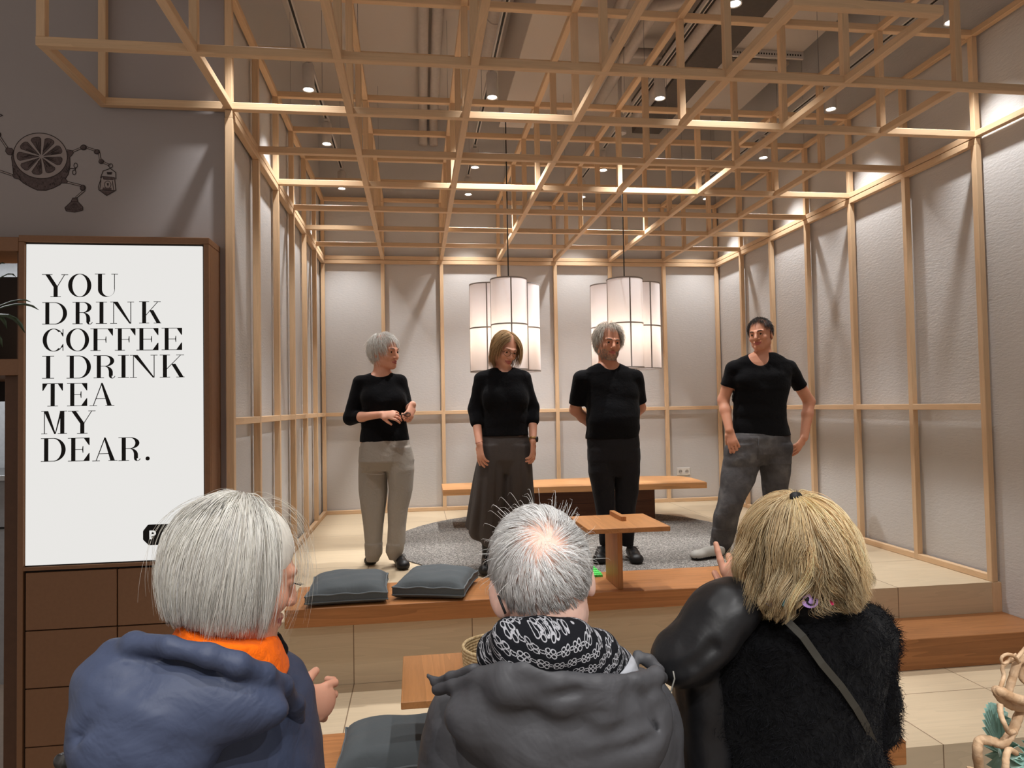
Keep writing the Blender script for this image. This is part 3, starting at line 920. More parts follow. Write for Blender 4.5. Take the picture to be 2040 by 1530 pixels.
# ================================================================== printed mural on the wall above
M_PR_DARK = plain('mural_ink_dark', lin(52, 44, 44), 0.9, noise=0.05)
M_PR_MID = plain('mural_ink_mid', lin(92, 80, 80), 0.9, noise=0.25, nscale=90)
M_PR_LIGHT = plain('mural_ink_pale', lin(158, 148, 146), 0.9, noise=0.05)
class Draw:
    """flat print on the wall; input in units of the drawing sheet"""
    def __init__(self, f): self.f = f; self.mb = MB(); self.n = 0
    def flat(self, pts, mi, lift=0):
        y = MUR - 0.0008 - lift * 0.00025 - 0.000002 * self.n; self.n += 1
        vs = [self.f(u, v) for u, v in pts]
        ar = sum(vs[i][0] * vs[(i + 1) % len(vs)][1] - vs[(i + 1) % len(vs)][0] * vs[i][1] for i in range(len(vs)))
        if ar < 0: vs = vs[::-1]
        self.mb.add([(x, y, z) for x, z in vs], [tuple(range(len(vs)))], mi)
    def stroke(self, pts, w, mi, lift=1, closed=False):
        pts = [Vector((a, b)) for a, b in pts]
        if closed: pts.append(pts[0])
        for a, b in zip(pts, pts[1:]):
            d = (b - a)
            if d.length < 1e-6: continue
            d.normalize(); n = Vector((-d.y, d.x)) * w / 2; e = d * w * 0.3
            self.flat([a - e + n, b + e + n, b + e - n, a - e - n], mi, lift)
def sheet(u, v):
    p = ony(u / 6.955, 220 + v / 6.955, MUR); return (p[0], p[2])
D = Draw(sheet)
def ell(cx_, cy_, rx, ry_, a0=0, a1=360, n=48, rot=0):
    r = math.radians(rot); o = []
    for i in range(n + (a1 - a0 < 360)):
        a = math.radians(a0 + (a1 - a0) * i / n)
        x, y = rx * math.cos(a), ry_ * math.sin(a)
        o.append((cx_ + x * math.cos(r) - y * math.sin(r), cy_ + x * math.sin(r) + y * math.cos(r)))
    return o
# fruit body below the cut face
body = [(195, 560), (160, 650), (178, 760), (185, 870), (250, 940), (330, 1010), (440, 1070), (520, 1105), (640, 1108), (740, 1075), (830, 1030), (900, 960), (950, 880), (972, 760), (968, 640), (930, 560)]
D.flat(body, 1, 0); D.stroke(body, 11, 0, 1)
for i in range(60):
    a = rnd.uniform(20, 165); rr_ = rnd.uniform(1.02, 1.30)
    x, y = 570 + 375 * math.cos(math.radians(a)) * min(rr_, 1.12), 640 + 330 * math.sin(math.radians(a)) * rr_
    D.stroke([(x, y), (x + rnd.uniform(-22, 22), y + rnd.uniform(6, 26))], rnd.uniform(3, 8), 0, 1)
D.flat(ell(562, 630, 372, 312, rot=8), 2, 2); D.stroke(ell(562, 630, 374, 314, rot=8), 10, 0, 3, True)
for i in range(9):
    a0 = -90 - 32 + i * 40 + 6; a1 = a0 + 29
    seg = [(575 + 34 * math.cos(math.radians((a0 + a1) / 2)), 640 + 28 * math.sin(math.radians((a0 + a1) / 2)))]
    for q in range(9):
        a = math.radians(a0 + (a1 - a0) * q / 8); k = 1 - 0.10 * (abs(q - 4) / 4) ** 4
        seg.append((556 + 318 * k * math.cos(a), 630 + 262 * k * math.sin(a)))
    D.flat(seg, 1, 3); D.stroke(seg, 6, 0, 4, True)
    for q in range(11):
        a = math.radians(rnd.uniform(a0 + 4, a1 - 4)); r0 = rnd.uniform(0.25, 0.6); r1 = r0 + rnd.uniform(0.15, 0.36)
        D.stroke([(565 + 300 * r0 * math.cos(a), 635 + 250 * r0 * math.sin(a)), (565 + 300 * min(r1, .93) * math.cos(a), 635 + 250 * min(r1, .93) * math.sin(a))], rnd.uniform(3, 9), 0, 4)
def limb(pts, w=30):
    D.stroke(pts, w, 0, 1); D.stroke(pts, w - 16, 2, 2)
def joint(x, y, r, rr_=None):
    D.flat(ell(x, y, r, rr_ or r), 0, 3); D.flat(ell(x - 3, y - 3, r * .72, (rr_ or r) * .72), 1, 4)
    for k in (-0.4, 0.1, 0.5): D.stroke([(x + k * r, y - r * .6), (x + k * r + 4, y + r * .6)], 4, 0, 5)
limb([(1000, 575), (1120, 525)]); limb([(1200, 515), (1320, 555)]); limb([(1375, 590), (1390, 680)]); limb([(1430, 720), (1520, 760)])
D.flat([(930, 545), (1010, 560), (1020, 590), (980, 640), (960, 650)], 1, 2); D.stroke([(930, 545), (1010, 560), (1020, 590), (980, 640)], 8, 0, 3)
joint(1160, 515, 46, 40); joint(1345, 575, 42, 36); joint(1405, 710, 38, 34)
D.stroke(ell(1535, 768, 28, 28), 9, 0, 2, True)
# lantern
D.stroke([(1395, 935), (1430, 840), (1530, 805), (1605, 860), (1608, 950)], 10, 0, 2)
D.flat([(1410, 920), (1590, 935), (1600, 1110), (1480, 1180), (1370, 1100), (1365, 1060)], 2, 1); D.stroke([(1410, 920), (1590, 935), (1605, 1110), (1480, 1182), (1370, 1100), (1365, 1060)], 10, 0, 2, True)
D.flat([(1480, 855), (1555, 855), (1545, 890), (1490, 890)], 0, 3); D.flat([(1425, 915), (1580, 930), (1570, 965), (1440, 955)], 1, 3); D.stroke([(1425, 915), (1580, 930), (1570, 965), (1440, 955)], 7, 0, 4, True)
D.stroke(ell(1495, 1030, 45, 50), 7, 0, 3, True); D.flat([(1480, 1010), (1512, 1010), (1498, 1060)], 0, 4)
D.flat([(1430, 1070), (1550, 1075), (1545, 1105), (1420, 1100)], 1, 3); D.stroke([(1385, 1105), (1590, 1112)], 12, 0, 4); D.flat([(1400, 1115), (1580, 1120), (1480, 1175)], 1, 4)
D.stroke([(1400, 970), (1385, 1090)], 9, 0, 3); D.stroke([(1560, 980), (1575, 1100)], 9, 0, 3)
# key
D.stroke([(950, 805), (1040, 810)], 12, 0, 2); D.stroke(ell(1050, 765, 24, 34), 9, 0, 2, True); D.stroke(ell(1030, 860, 24, 32), 9, 0, 2, True); D.stroke([(1052, 795), (1042, 830)], 14, 0, 2)
# lower right leg with a shower-like foot
D.flat([(860, 960), (890, 930), (940, 985), (930, 1010), (850, 1008)], 1, 2); D.stroke([(860, 960), (890, 930), (940, 985), (930, 1010), (850, 1008)], 7, 0, 3, True)
limb([(940, 998), (1120, 1042)]); limb([(1170, 1110), (1060, 1205)]); joint(1150, 1075, 40, 44)
D.flat([(1010, 1215), (1070, 1210), (1085, 1270), (1150, 1340), (1150, 1385), (1040, 1412), (920, 1395), (900, 1350), (985, 1270)], 1, 2); D.stroke([(1010, 1215), (1070, 1210), (1085, 1270), (1150, 1340), (1150, 1385), (1040, 1412), (920, 1395), (900, 1350), (985, 1270)], 8, 0, 3, True)
D.stroke([(985, 1268), (1085, 1268)], 8, 0, 4); D.stroke([(905, 1360), (970, 1378), (1060, 1385), (1148, 1362)], 7, 0, 4)
for k in range(8): D.stroke([(1020 + k * 6, 1290), (940 + k * 26, 1365)], 3, 0, 4)
# left limbs
limb([(-150, 250), (-30, 330), (20, 400), (100, 520)]); limb([(-160, 760), (0, 840), (190, 905)])
D.flat([(90, 520), (170, 530), (190, 560), (160, 620), (110, 610), (80, 570)], 1, 3); D.stroke([(90, 520), (170, 530), (190, 560), (160, 620), (110, 610), (80, 570)], 8, 0, 4, True)
D.flat([(175, 890), (240, 880), (290, 960), (200, 940)], 1, 3); D.stroke([(175, 890), (240, 880), (290, 960), (200, 940)], 8, 0, 4, True)
joint(-20, 340, 40); joint(-60, 820, 40)
D.stroke([(-40, 40), (40, 70), (-20, 92)], 10, 0, 2)
o = build('mural_print', D.mb, [M_PR_DARK, M_PR_MID, M_PR_LIGHT]); tag(o, 'printed drawing of a halved citrus fruit with jointed arms holding a lantern', 'mural')

# ================================================================== opening left of the sign: timber surround, niche and back room
M_CABIN = plain('niche_brown', lin(92, 64, 46), 0.6)
t = thing('wall_niche', 'brown timber surround with a dark plant niche left of the lit sign', 'niche', (-2.4, 3.85, GROUND))
build('lintel', MB().box((-3.2, SY, 1.925), (X0 - 0.0005, MUR + 0.1, 1.995), 0.002), M_CAB, t)
build('shelf_board', MB().box((-3.2, SY + 0.01, 1.315), (X0 - 0.0005, MUR + 0.5, 1.395), 0.002), M_CAB, t)
build('back_panel', MB().box((-3.2, MUR + 0.5, 1.2), (X0 + 0.05, MUR + 0.52, 1.925)), M_CABDARK, t)
build('side_panel', MB().box((X0 - 0.02, SY + 0.03, GROUND), (X0 - 0.0006, MUR + 0.5, 1.925)), M_CABIN, t)
ld = bpy.data.lights.new('niche_light', 'AREA'); ld.energy = 1.2; ld.size = 0.12; ld.color = (1, 0.7, 0.45)
lo = bpy.data.objects.new('niche_light', ld); COL.objects.link(lo); lo.parent = t; lo.location = (2.4 - 2.02, 0.38, 1.42 - GROUND); lo.rotation_euler = (math.radians(150), 0, 0)
build('reveal_frame', MB().box((-2.01, SY + 0.05, GROUND), (X0 - 0.021, MUR + 0.02, 1.315), 0.002), M_CABIN, t)
b = MB(); b.box((-5.0, 6.2, GROUND), (-1.25, 6.3, 2.6)); structure('wall_back_room', b, plain('kitchen_wall', lin(168, 170, 172), 0.5))
t = thing('worktop_unit', 'steel kitchen worktop unit seen through the opening left of the sign', 'kitchen unit', (-3.4, 5.8, GROUND))
build('worktop', MB().box((-4.4, 5.4, 0.66), (-2.2, 6.19, 0.70), 0.003), M_STEEL, t)
build('cabinet_front', MB().box((-4.38, 5.45, GROUND), (-2.22, 6.18, 0.659)), plain('kitchen_front', lin(150, 150, 152), 0.5), t)
build('drawer_line', MB().box((-4.38, 5.447, 0.32), (-2.22, 5.451, 0.335)), M_BLACK, t)
for i, (x, z, c, lab) in enumerate(((-3.02, 1.22, (226, 214, 70), 'yellow paper note on the back room wall, upper of two'), (-2.93, 1.05, (220, 205, 90), 'yellow paper note on the back room wall, lower of two'), (-3.0, 0.87, (222, 214, 210), 'white paper note on the back room wall'))):
    tag(build('paper_note', MB().box((x, 6.196, z), (x + 0.13, 6.1995, z + 0.13)), plain('note_%d' % i, lin(*c), 0.8)), lab, 'note')
ld = bpy.data.lights.new('back_room_light', 'AREA'); ld.energy = 45; ld.size = 0.6; ld.color = (0.95, 0.97, 1)
lo = bpy.data.objects.new('back_room_light', ld); COL.objects.link(lo)
t = thing('ceiling_lamp', 'square white ceiling lamp in the back room', 'ceiling lamp', (-3.2, 5.2, 2.5))
build('lamp_body', MB().box((-3.5, 4.9, 2.47), (-2.9, 5.5, 2.53), 0.004), M_WHITEMETAL, t)
lo.parent = t; lo.location = (0, 0, -0.04)
b = MB(); b.box((-5.0, MUR + 0.13, 2.54), (-1.25, 6.3, 2.6)); structure('ceiling_back_room', b, M_CEIL)

# hanging plant in the niche
M_LEAF = plain('strap_leaf', lin(52, 66, 42), 0.6, noise=0.2, nscale=12)
t = thing('potted_fern', 'strap-leaved green plant standing in the niche, leaf tips crossing the sign', 'plant', (-2.3, 3.9, 1.397))
build('pot', MB().lathe([(0.0, 0.0), (0.06, 0.0), (0.08, 0.13), (0.072, 0.13), (0.065, 0.11), (0, 0.11)], (-2.3, 3.88, 1.397), 24), plain('dark_pot', lin(60, 55, 50), 0.6), t, smooth=True, angle=40)
def blade(pts, w):
    m = MB(); pts = [Vector(p) for p in pts]; n = len(pts); vs = []; fs = []
    for i, p in enumerate(pts):
        s = i / (n - 1); d = (pts[min(i + 1, n - 1)] - pts[max(i - 1, 0)]).normalized()
        side = d.cross(Vector((0, -0.8, 0.6))).normalized(); nn = side.cross(d)
        ww = w * (0.5 + 0.9 * s) * max(0.0, (1 - s ** 3)) ** 0.6 + 0.0006
        vs += [p - side * ww, p + nn * 0.002, p + side * ww, p - nn * 0.001]
    for i in range(n - 1):
        for k in range(4): fs.append((4 * i + k, 4 * i + (k + 1) % 4, 4 * i + 4 + (k + 1) % 4, 4 * i + 4 + k))
    fs += [(3, 2, 1, 0), (4 * n - 4, 4 * n - 3, 4 * n - 2, 4 * n - 1)]
    return m.add(vs, fs)
def bez(a, b_, c, n=9):
    a, b_, c = Vector(a), Vector(b_), Vector(c)
    return [a * (1 - s) ** 2 + b_ * 2 * s * (1 - s) + c * s * s for s in np.linspace(0, 1, n)]
root = Vector((-2.30, 3.86, 1.51))
for tipx, midx, yy, w in (((78, 618), (30, 590), 3.66, 0.008), ((62, 602), (25, 592), 3.68, 0.006), ((50, 664), (22, 600), 3.68, 0.012), ((14, 656), (0, 600), 3.72, 0.012), ((34, 636), (12, 628), 3.70, 0.007), ((32, 552), (10, 530), 3.80, 0.006), ((5, 692), (-8, 640), 3.70, 0.013), ((10, 525), (-10, 522), 3.85, 0.008), ((-30, 560), (-60, 560), 3.75, 0.01), ((-50, 640), (-60, 590), 3.72, 0.01)):
    build('leaf', blade(bez(root, ony(midx[0], midx[1] - 14, yy + 0.04), ony(tipx[0], tipx[1], yy)), w), M_LEAF, t, smooth=True)
# ================================================================== blended-surface modelling kit for people and cloth
def V3(*a): return np.array(a, float)
def nrm(v):
    v = np.asarray(v, float); return v / (np.linalg.norm(v) + 1e-12)
def rot_axis(axis, deg):
    return np.array(Matrix.Rotation(math.radians(deg), 3, Vector(axis)))

class Field:
    """ordered list of soft primitives; evaluated only near each primitive"""
    def __init__(self): self.p = []
    def cap(self, a, b, ra, rb=None, k=0.02, op='u', flat=None, mod=None):
        a = np.asarray(a, float); b = np.asarray(b, float); rb = ra if rb is None else rb
        m = max(ra, rb) * (1.0 if flat is None else max(1.0, flat[1]))
        self.p.append(('c', (a, b, ra, rb, flat, mod), k, op, np.minimum(a, b) - m - k - 0.012, np.maximum(a, b) + m + k + 0.012)); return self
    def ell(self, c, r, R=None, k=0.02, op='u'):
        c = np.asarray(c, float); r = np.asarray(r, float); m = r.max()
        self.p.append(('e', (c, r, None if R is None else np.asarray(R)), k, op, c - m - k - 0.012, c + m + k + 0.012)); return self
    def chain(self, pts, rads, k=0.012, op='u', flat=None):
        for (a, b), (ra, rb) in zip(zip(pts, pts[1:]), zip(rads, rads[1:])): self.cap(a, b, ra, rb, k, op, flat)
        return self
    def loft(self, secs, yaw=0.0, k=0.02, off=0.0, ex=2.3, op='u', amp=None):
        """secs: (z, cx, cy, half width, half depth) from bottom to top or top to bottom"""
        S = np.array(sorted(secs), float)
        ca, sa = math.cos(math.radians(yaw)), math.sin(math.radians(yaw))
        def fn(x, y, z):
            zz = np.clip(z, S[0, 0], S[-1, 0])
            cx_, cy_, w, d = (np.interp(zz, S[:, 0], S[:, i]) for i in (1, 2, 3, 4))
            w = w + off; d = d + off
            px, py = (x - cx_) * ca + (y - cy_) * sa, -(x - cx_) * sa + (y - cy_) * ca
            q = (np.abs(px / w) ** ex + np.abs(py / d) ** ex) ** (1 / ex)
            r = (q - 1) * np.minimum(w, d)
            if amp is not None: r = r - amp(np.arctan2(py / d, px / w), z, px, py)
            e = np.maximum(np.maximum(S[0, 0] - z, z - S[-1, 0]), 0)
            return np.where(e > 0, np.sqrt(np.maximum(r, 0) ** 2 + e ** 2) + np.minimum(r, 0) * 0, r)
        w = max(S[:, 3].max(), S[:, 4].max()) + abs(off) + k + 0.03
        lo = np.array([S[:, 1].min() - w, S[:, 2].min() - w, S[0, 0] - k - 0.02]); hi = np.array([S[:, 1].max() + w, S[:, 2].max() + w, S[-1, 0] + k + 0.02])
        self.p.append(('f', fn, k, op, lo, hi)); return self
    def plane(self, p, n, k=0.004):
        """keep the side the normal points away from"""
        self.p.append(('p', (np.asarray(p, float), nrm(n)), k, 'i', None, None)); return self
    def noise(self, fn, lo=None, hi=None):
        self.p.append(('n', fn, 0, 'n', None if lo is None else np.asarray(lo, float), None if hi is None else np.asarray(hi, float))); return self
    def slab(self, fn):
        self.p.append(('f', fn, 0.004, 'i', None, None)); return self
    def bounds(self):
        lo = np.min([q[4] for q in self.p if q[3] == 'u'], axis=0); hi = np.max([q[5] for q in self.p if q[3] == 'u'], axis=0)
        return lo, hi
    def eval(self, lo, hi, h):
        n = np.maximum(np.ceil((hi - lo) / h).astype(int) + 1, 4)
        ax = [(lo[i] + h * np.arange(n[i])).astype(np.float32) for i in range(3)]
        F = np.full(tuple(n), 0.25, np.float32)
        for kind, prm, k, op, bl, bh in self.p:
            if bl is None: s = [slice(0, n[i]) for i in range(3)]
            else:
                i0 = np.clip(np.floor((bl - lo) / h).astype(int), 0, n); i1 = np.clip(np.ceil((bh - lo) / h).astype(int) + 1, 0, n)
                if np.any(i1 <= i0): continue
                s = [slice(i0[i], i1[i]) for i in range(3)]
            x = ax[0][s[0]][:, None, None]; y = ax[1][s[1]][None, :, None]; z = ax[2][s[2]][None, None, :]
            sub = F[s[0], s[1], s[2]]
            if kind == 'c':
                a, b, ra, rb, flat, mod = prm
                ab = b - a; L2 = float(ab @ ab) + 1e-12
                px, py, pz = x - a[0], y - a[1], z - a[2]
                t = np.clip((px * ab[0] + py * ab[1] + pz * ab[2]) / L2, 0, 1)
                dx, dy, dz = px - t * ab[0], py - t * ab[1], pz - t * ab[2]
                if flat is None: d = np.sqrt(dx * dx + dy * dy + dz * dz)
                else:
                    ax_, fac = flat[0], flat[1]
                    q = dx * ax_[0] + dy * ax_[1] + dz * ax_[2]
                    d = np.sqrt(np.maximum(dx * dx + dy * dy + dz * dz - q * q + (q / fac) ** 2, 1e-12))
                d = d - (ra + (rb - ra) * t)
                if mod is not None: d = d - mod(t, x, y, z)
            elif kind == 'e':
                c, r, R = prm
                px, py, pz = x - c[0], y - c[1], z - c[2]
                if R is not None:
                    px, py, pz = (px * R[0, 0] + py * R[1, 0] + pz * R[2, 0], px * R[0, 1] + py * R[1, 1] + pz * R[2, 1], px * R[0, 2] + py * R[1, 2] + pz * R[2, 2])
                k0 = np.sqrt((px / r[0]) ** 2 + (py / r[1]) ** 2 + (pz / r[2]) ** 2)
                k1 = np.sqrt((px / r[0] ** 2) ** 2 + (py / r[1] ** 2) ** 2 + (pz / r[2] ** 2) ** 2)
                d = k0 * (k0 - 1) / np.maximum(k1, 1e-6)
            elif kind == 'p':
                p, nn = prm
                d = (x - p[0]) * nn[0] + (y - p[1]) * nn[1] + (z - p[2]) * nn[2] + 0 * sub
            elif kind == 'f': d = prm(x, y, z) + 0 * sub
            elif kind == 'n':
                m = np.abs(sub) < 0.05
                sub += np.where(m, prm(x, y, z), 0).astype(np.float32); continue
            d = d.astype(np.float32)
            if op == 'u':
                hh = np.maximum(k - np.abs(sub - d), 0) / k
                sub[...] = np.minimum(sub, d) - hh * hh * k * 0.25
            elif op == 's':
                d = -d; hh = np.maximum(k - np.abs(sub - d), 0) / k
                sub[...] = np.maximum(sub, d) + hh * hh * k * 0.25
            elif op == 'i':
                hh = np.maximum(k - np.abs(sub - d), 0) / k
                sub[...] = np.maximum(sub, d) + hh * hh * k * 0.25
        return F

def surface_nets(F, lo, h):
    n = F.shape
    s = (F < 0)
    cnt = np.zeros((n[0] - 1, n[1] - 1, n[2] - 1), np.uint8)
    for i in (0, 1):
        for j in (0, 1):
            for k in (0, 1):
                cnt += s[i:n[0] - 1 + i, j:n[1] - 1 + j, k:n[2] - 1 + k]
    act = (cnt > 0) & (cnt < 8)
    idx = np.argwhere(act)
    if len(idx) == 0: return np.zeros((0, 3)), np.zeros((0, 4), int)
    I, J, K_ = idx.T
    corner = {(i, j, k): F[I + i, J + j, K_ + k] for i in (0, 1) for j in (0, 1) for k in (0, 1)}
    acc = np.zeros((len(idx), 3)); c = np.zeros(len(idx))
    for a in corner:
        for axn in range(3):
            if a[axn] == 1: continue
            b = list(a); b[axn] = 1; b = tuple(b)
            fa, fb = corner[a], corner[b]
            m = (fa < 0) != (fb < 0)
            t = np.where(m, fa / np.where(m, fa - fb, 1), 0)
            for q in range(3):
                acc[:, q] += np.where(m, a[q] + (t if q == axn else 0), 0)
            c += m
    V = (idx + acc / c[:, None]) * h + lo
    M_ = np.full(act.shape, -1, np.int32); M_[I, J, K_] = np.arange(len(idx))
    faces = []
    for axn in range(3):
        o = [0, 1, 2]; o.remove(axn); u, v = o
        sl0 = [slice(1, n[q] - 1) for q in range(3)]; sl1 = list(sl0)
        sl0[axn] = slice(0, n[axn] - 1); sl1[axn] = slice(1, n[axn])
        a = s[tuple(sl0)]; b = s[tuple(sl1)]
        e = np.argwhere(a != b)
        if len(e) == 0: continue
        inside = a[tuple(e.T)]
        g = e.copy()
        for q in (u, v): g[:, q] += 1
        def cell(du, dv):
            w = g.copy(); w[:, u] -= du; w[:, v] -= dv
            return M_[tuple(w.T)]
        q = np.stack([cell(1, 1), cell(0, 1), cell(0, 0), cell(1, 0)], 1)
        flip = inside if axn != 1 else ~inside
        q[~flip] = q[~flip][:, ::-1]
        faces.append(q)
    return V, np.concatenate(faces)

def mesh_np(name, V, Q, mats, parent=None, mi=None, smooth=True, cols=None):
    me = bpy.data.meshes.new(name)
    k = Q.shape[1]
    me.vertices.add(len(V)); me.vertices.foreach_set('co', np.asarray(V, np.float32).ravel())
    me.loops.add(len(Q) * k); me.loops.foreach_set('vertex_index', Q.astype(np.int32).ravel())
    me.polygons.add(len(Q)); me.polygons.foreach_set('loop_start', np.arange(len(Q), dtype=np.int32) * k)
    try: me.polygons.foreach_set('loop_total', np.full(len(Q), k, np.int32))
    except Exception: pass
    if mi is not None: me.polygons.foreach_set('material_index', np.asarray(mi, np.int32))
    if smooth: me.polygons.foreach_set('use_smooth', np.ones(len(Q), bool))
    if cols is not None:
        a = me.color_attributes.new('tint', 'FLOAT_COLOR', 'POINT')
        a.data.foreach_set('color', np.asarray(cols, np.float32).ravel())
    me.update(calc_edges=True); me.validate()
    return link(name, me, mats, parent)

def relax(V, Q, n=1, w=0.5):
    if len(V) == 0: return V
    for _ in range(n):
        acc = np.zeros_like(V); c = np.zeros(len(V))
        for a, b in ((0, 1), (1, 2), (2, 3), (3, 0)):
            for i, j in ((a, b), (b, a)):
                for q in range(3): acc[:, q] += np.bincount(Q[:, i], V[Q[:, j], q], len(V))
                c += np.bincount(Q[:, i], minlength=len(V))
        V = V * (1 - w) + w * acc / np.maximum(c, 1)[:, None]
    return V

def skin_of(field, h, lo=None, hi=None, fine=(), rel=1):
    """polygonise: coarse everywhere, fine inside the given (lo, hi, h) boxes"""
    bl, bh = field.bounds()
    lo = bl if lo is None else np.asarray(lo, float); hi = bh if hi is None else np.asarray(hi, float)
    parts = []
    V, Q = surface_nets(field.eval(lo, hi, h), lo, h)
    V = relax(V, Q, rel)
    for flo, fhi, fh in fine:
        cen = V[Q].mean(1); ins = np.all((cen > flo) & (cen < fhi), 1); Q = Q[~ins]
    parts.append((V, Q))
    for flo, fhi, fh in fine:
        V2, Q2 = surface_nets(field.eval(np.asarray(flo, float) - fh * 2, np.asarray(fhi, float) + fh * 2, fh), np.asarray(flo, float) - fh * 2, fh)
        V2 = relax(V2, Q2, rel, 0.35)
        parts.append((V2, Q2))
    Vs, Qs, o = [], [], 0
    for V, Q in parts:
        Vs.append(V); Qs.append(Q + o); o += len(V)
    V = np.concatenate(Vs); Q = np.concatenate(Qs)
    used = np.zeros(len(V), bool); used[Q.ravel()] = True
    mp = np.cumsum(used) - 1
    return V[used], mp[Q]

def wrinkle(seed, amp, freq, n=5, stretch=(1, 1, 1), ridge=0.6):
    r = np.random.RandomState(seed)
    D = r.normal(size=(n, 3)); D /= np.linalg.norm(D, axis=1)[:, None]; D *= np.array(stretch); P = r.uniform(0, 6.28, n); Fq = freq * r.uniform(0.6, 1.7, n)
    W = r.normal(size=(n, 3)) * freq * 0.35
    def fn(x, y, z):
        o = 0
        for i in range(n):
            q = (x * D[i, 0] + y * D[i, 1] + z * D[i, 2]) * Fq[i] + P[i] + 0.9 * np.sin(x * W[i, 0] + y * W[i, 1] + z * W[i, 2])
            s = np.sin(q)
            o = o + (1 - ridge) * s + ridge * (1 - 2 * np.abs(np.sin(q * 0.5)))
        return amp * o / math.sqrt(n)
    return fn

def strands(name, pts, rad, mats, parent, cols, taper=True, sides=3):
    """pts: (S, N, 3) polylines -> one mesh of fine tubes, one colour per strand"""
    S, N, _ = pts.shape
    t = np.gradient(pts, axis=1); t /= np.linalg.norm(t, axis=2, keepdims=True) + 1e-9
    ref = np.array([0.31, 0.77, 0.55]); a = np.cross(t, ref); a /= np.linalg.norm(a, axis=2, keepdims=True) + 1e-9
    b = np.cross(t, a)
    w = np.ones(N)
    if taper: w = np.concatenate([np.linspace(0.75, 1, max(1, N // 3)), np.linspace(1, 0.25, N - max(1, N // 3))])
    rad = (rad if np.ndim(rad) else np.full(S, rad))[:, None, None] * w[None, :, None]
    rings = []
    for k in range(sides):
        an = 2 * math.pi * k / sides
        rings.append(pts + (a * math.cos(an) + b * math.sin(an)) * rad)
    V = np.stack(rings, 2).reshape(-1, 3)                  # S,N,sides
    base = (np.arange(S)[:, None, None] * N + np.arange(N - 1)[None, :, None]) * sides
    k = np.arange(sides)[None, None, :]; k2 = (k + 1) % sides
    Q = np.stack([base + k, base + k2, base + sides + k2, base + sides + k], -1).reshape(-1, 4)
    C_ = np.repeat(cols, N * sides, axis=0)
    C_ = np.concatenate([C_, np.ones((len(C_), 1))], 1)
    return mesh_np(name, V, Q, mats, parent, cols=C_)

def tint_mat(name, rough=0.45, spec=0.4, sheen=0.0, transl=0.0):
    t = NT(name)
    at = t.n('Attribute'); at.attribute_name = 'tint'
    t.l(at.outputs['Color'], t.bsdf.inputs['Base Color'])
    t.set(rough, 0, spec)
    if sheen: t.bsdf.inputs['Sheen Weight'].default_value = sheen
    if transl:
        tr = t.n('BsdfTranslucent'); mx = t.n('MixShader'); mx.inputs[0].default_value = transl
        t.l(at.outputs['Color'], tr.inputs[0]); t.l(t.bsdf.outputs[0], mx.inputs[1]); t.l(tr.outputs[0], mx.inputs[2]); t.l(mx.outputs[0], t.out.inputs[0])
    return t.m
M_HAIR = tint_mat('hair_strands', 0.36, 0.5, 0, 0.35)

def skin_mat(name, c):
    t = NT(name)
    v = t.coords()
    n = t.noise(v, 60, 3); n2 = t.noise(v, 14, 2)
    a = t.mix(t.math('MULTIPLY', n, 0.35), sc4(c, 1.04), sc4(c, 0.86))
    red = (min(1, c[0] * 1.02), c[1] * 0.72, c[2] * 0.68, 1)
    t.base(t.mix(t.math('MULTIPLY', n2, 0.45), a, red))
    t.set(0.5, 0, 0.35)
    t.bsdf.inputs['Subsurface Weight'].default_value = 0.12
    t.bsdf.inputs['Subsurface Radius'].default_value = (0.012, 0.005, 0.003)
    t.bump(t.noise(v, 300, 3), 0.08, 0.002)
    return t.m
M_SKIN = skin_mat('skin_fair', lin(216, 164, 138))
M_SKIN2 = skin_mat('skin_warm', lin(200, 146, 118))
M_LIP = plain('lip', lin(178, 100, 92), 0.45, noise=0.05)
M_EYEWHITE = plain('eye_white', lin(222, 214, 206), 0.25, noise=0.0)
M_IRIS = plain('iris_dark', lin(52, 40, 34), 0.2, noise=0.0)

def head_frame(center, yaw, pitch=0, roll=0, s=1.0):
    """local head axes: x viewer-right when facing the camera, -y the face, z up.  yaw>0 turns the face to +x"""
    R = rot_axis((0, 0, 1), yaw) @ rot_axis((1, 0, 0), pitch) @ rot_axis((0, 1, 0), roll)
    R = R * s
    c = np.asarray(center, float)
    return (lambda p: c + R @ np.asarray(p, float)), R / s, s

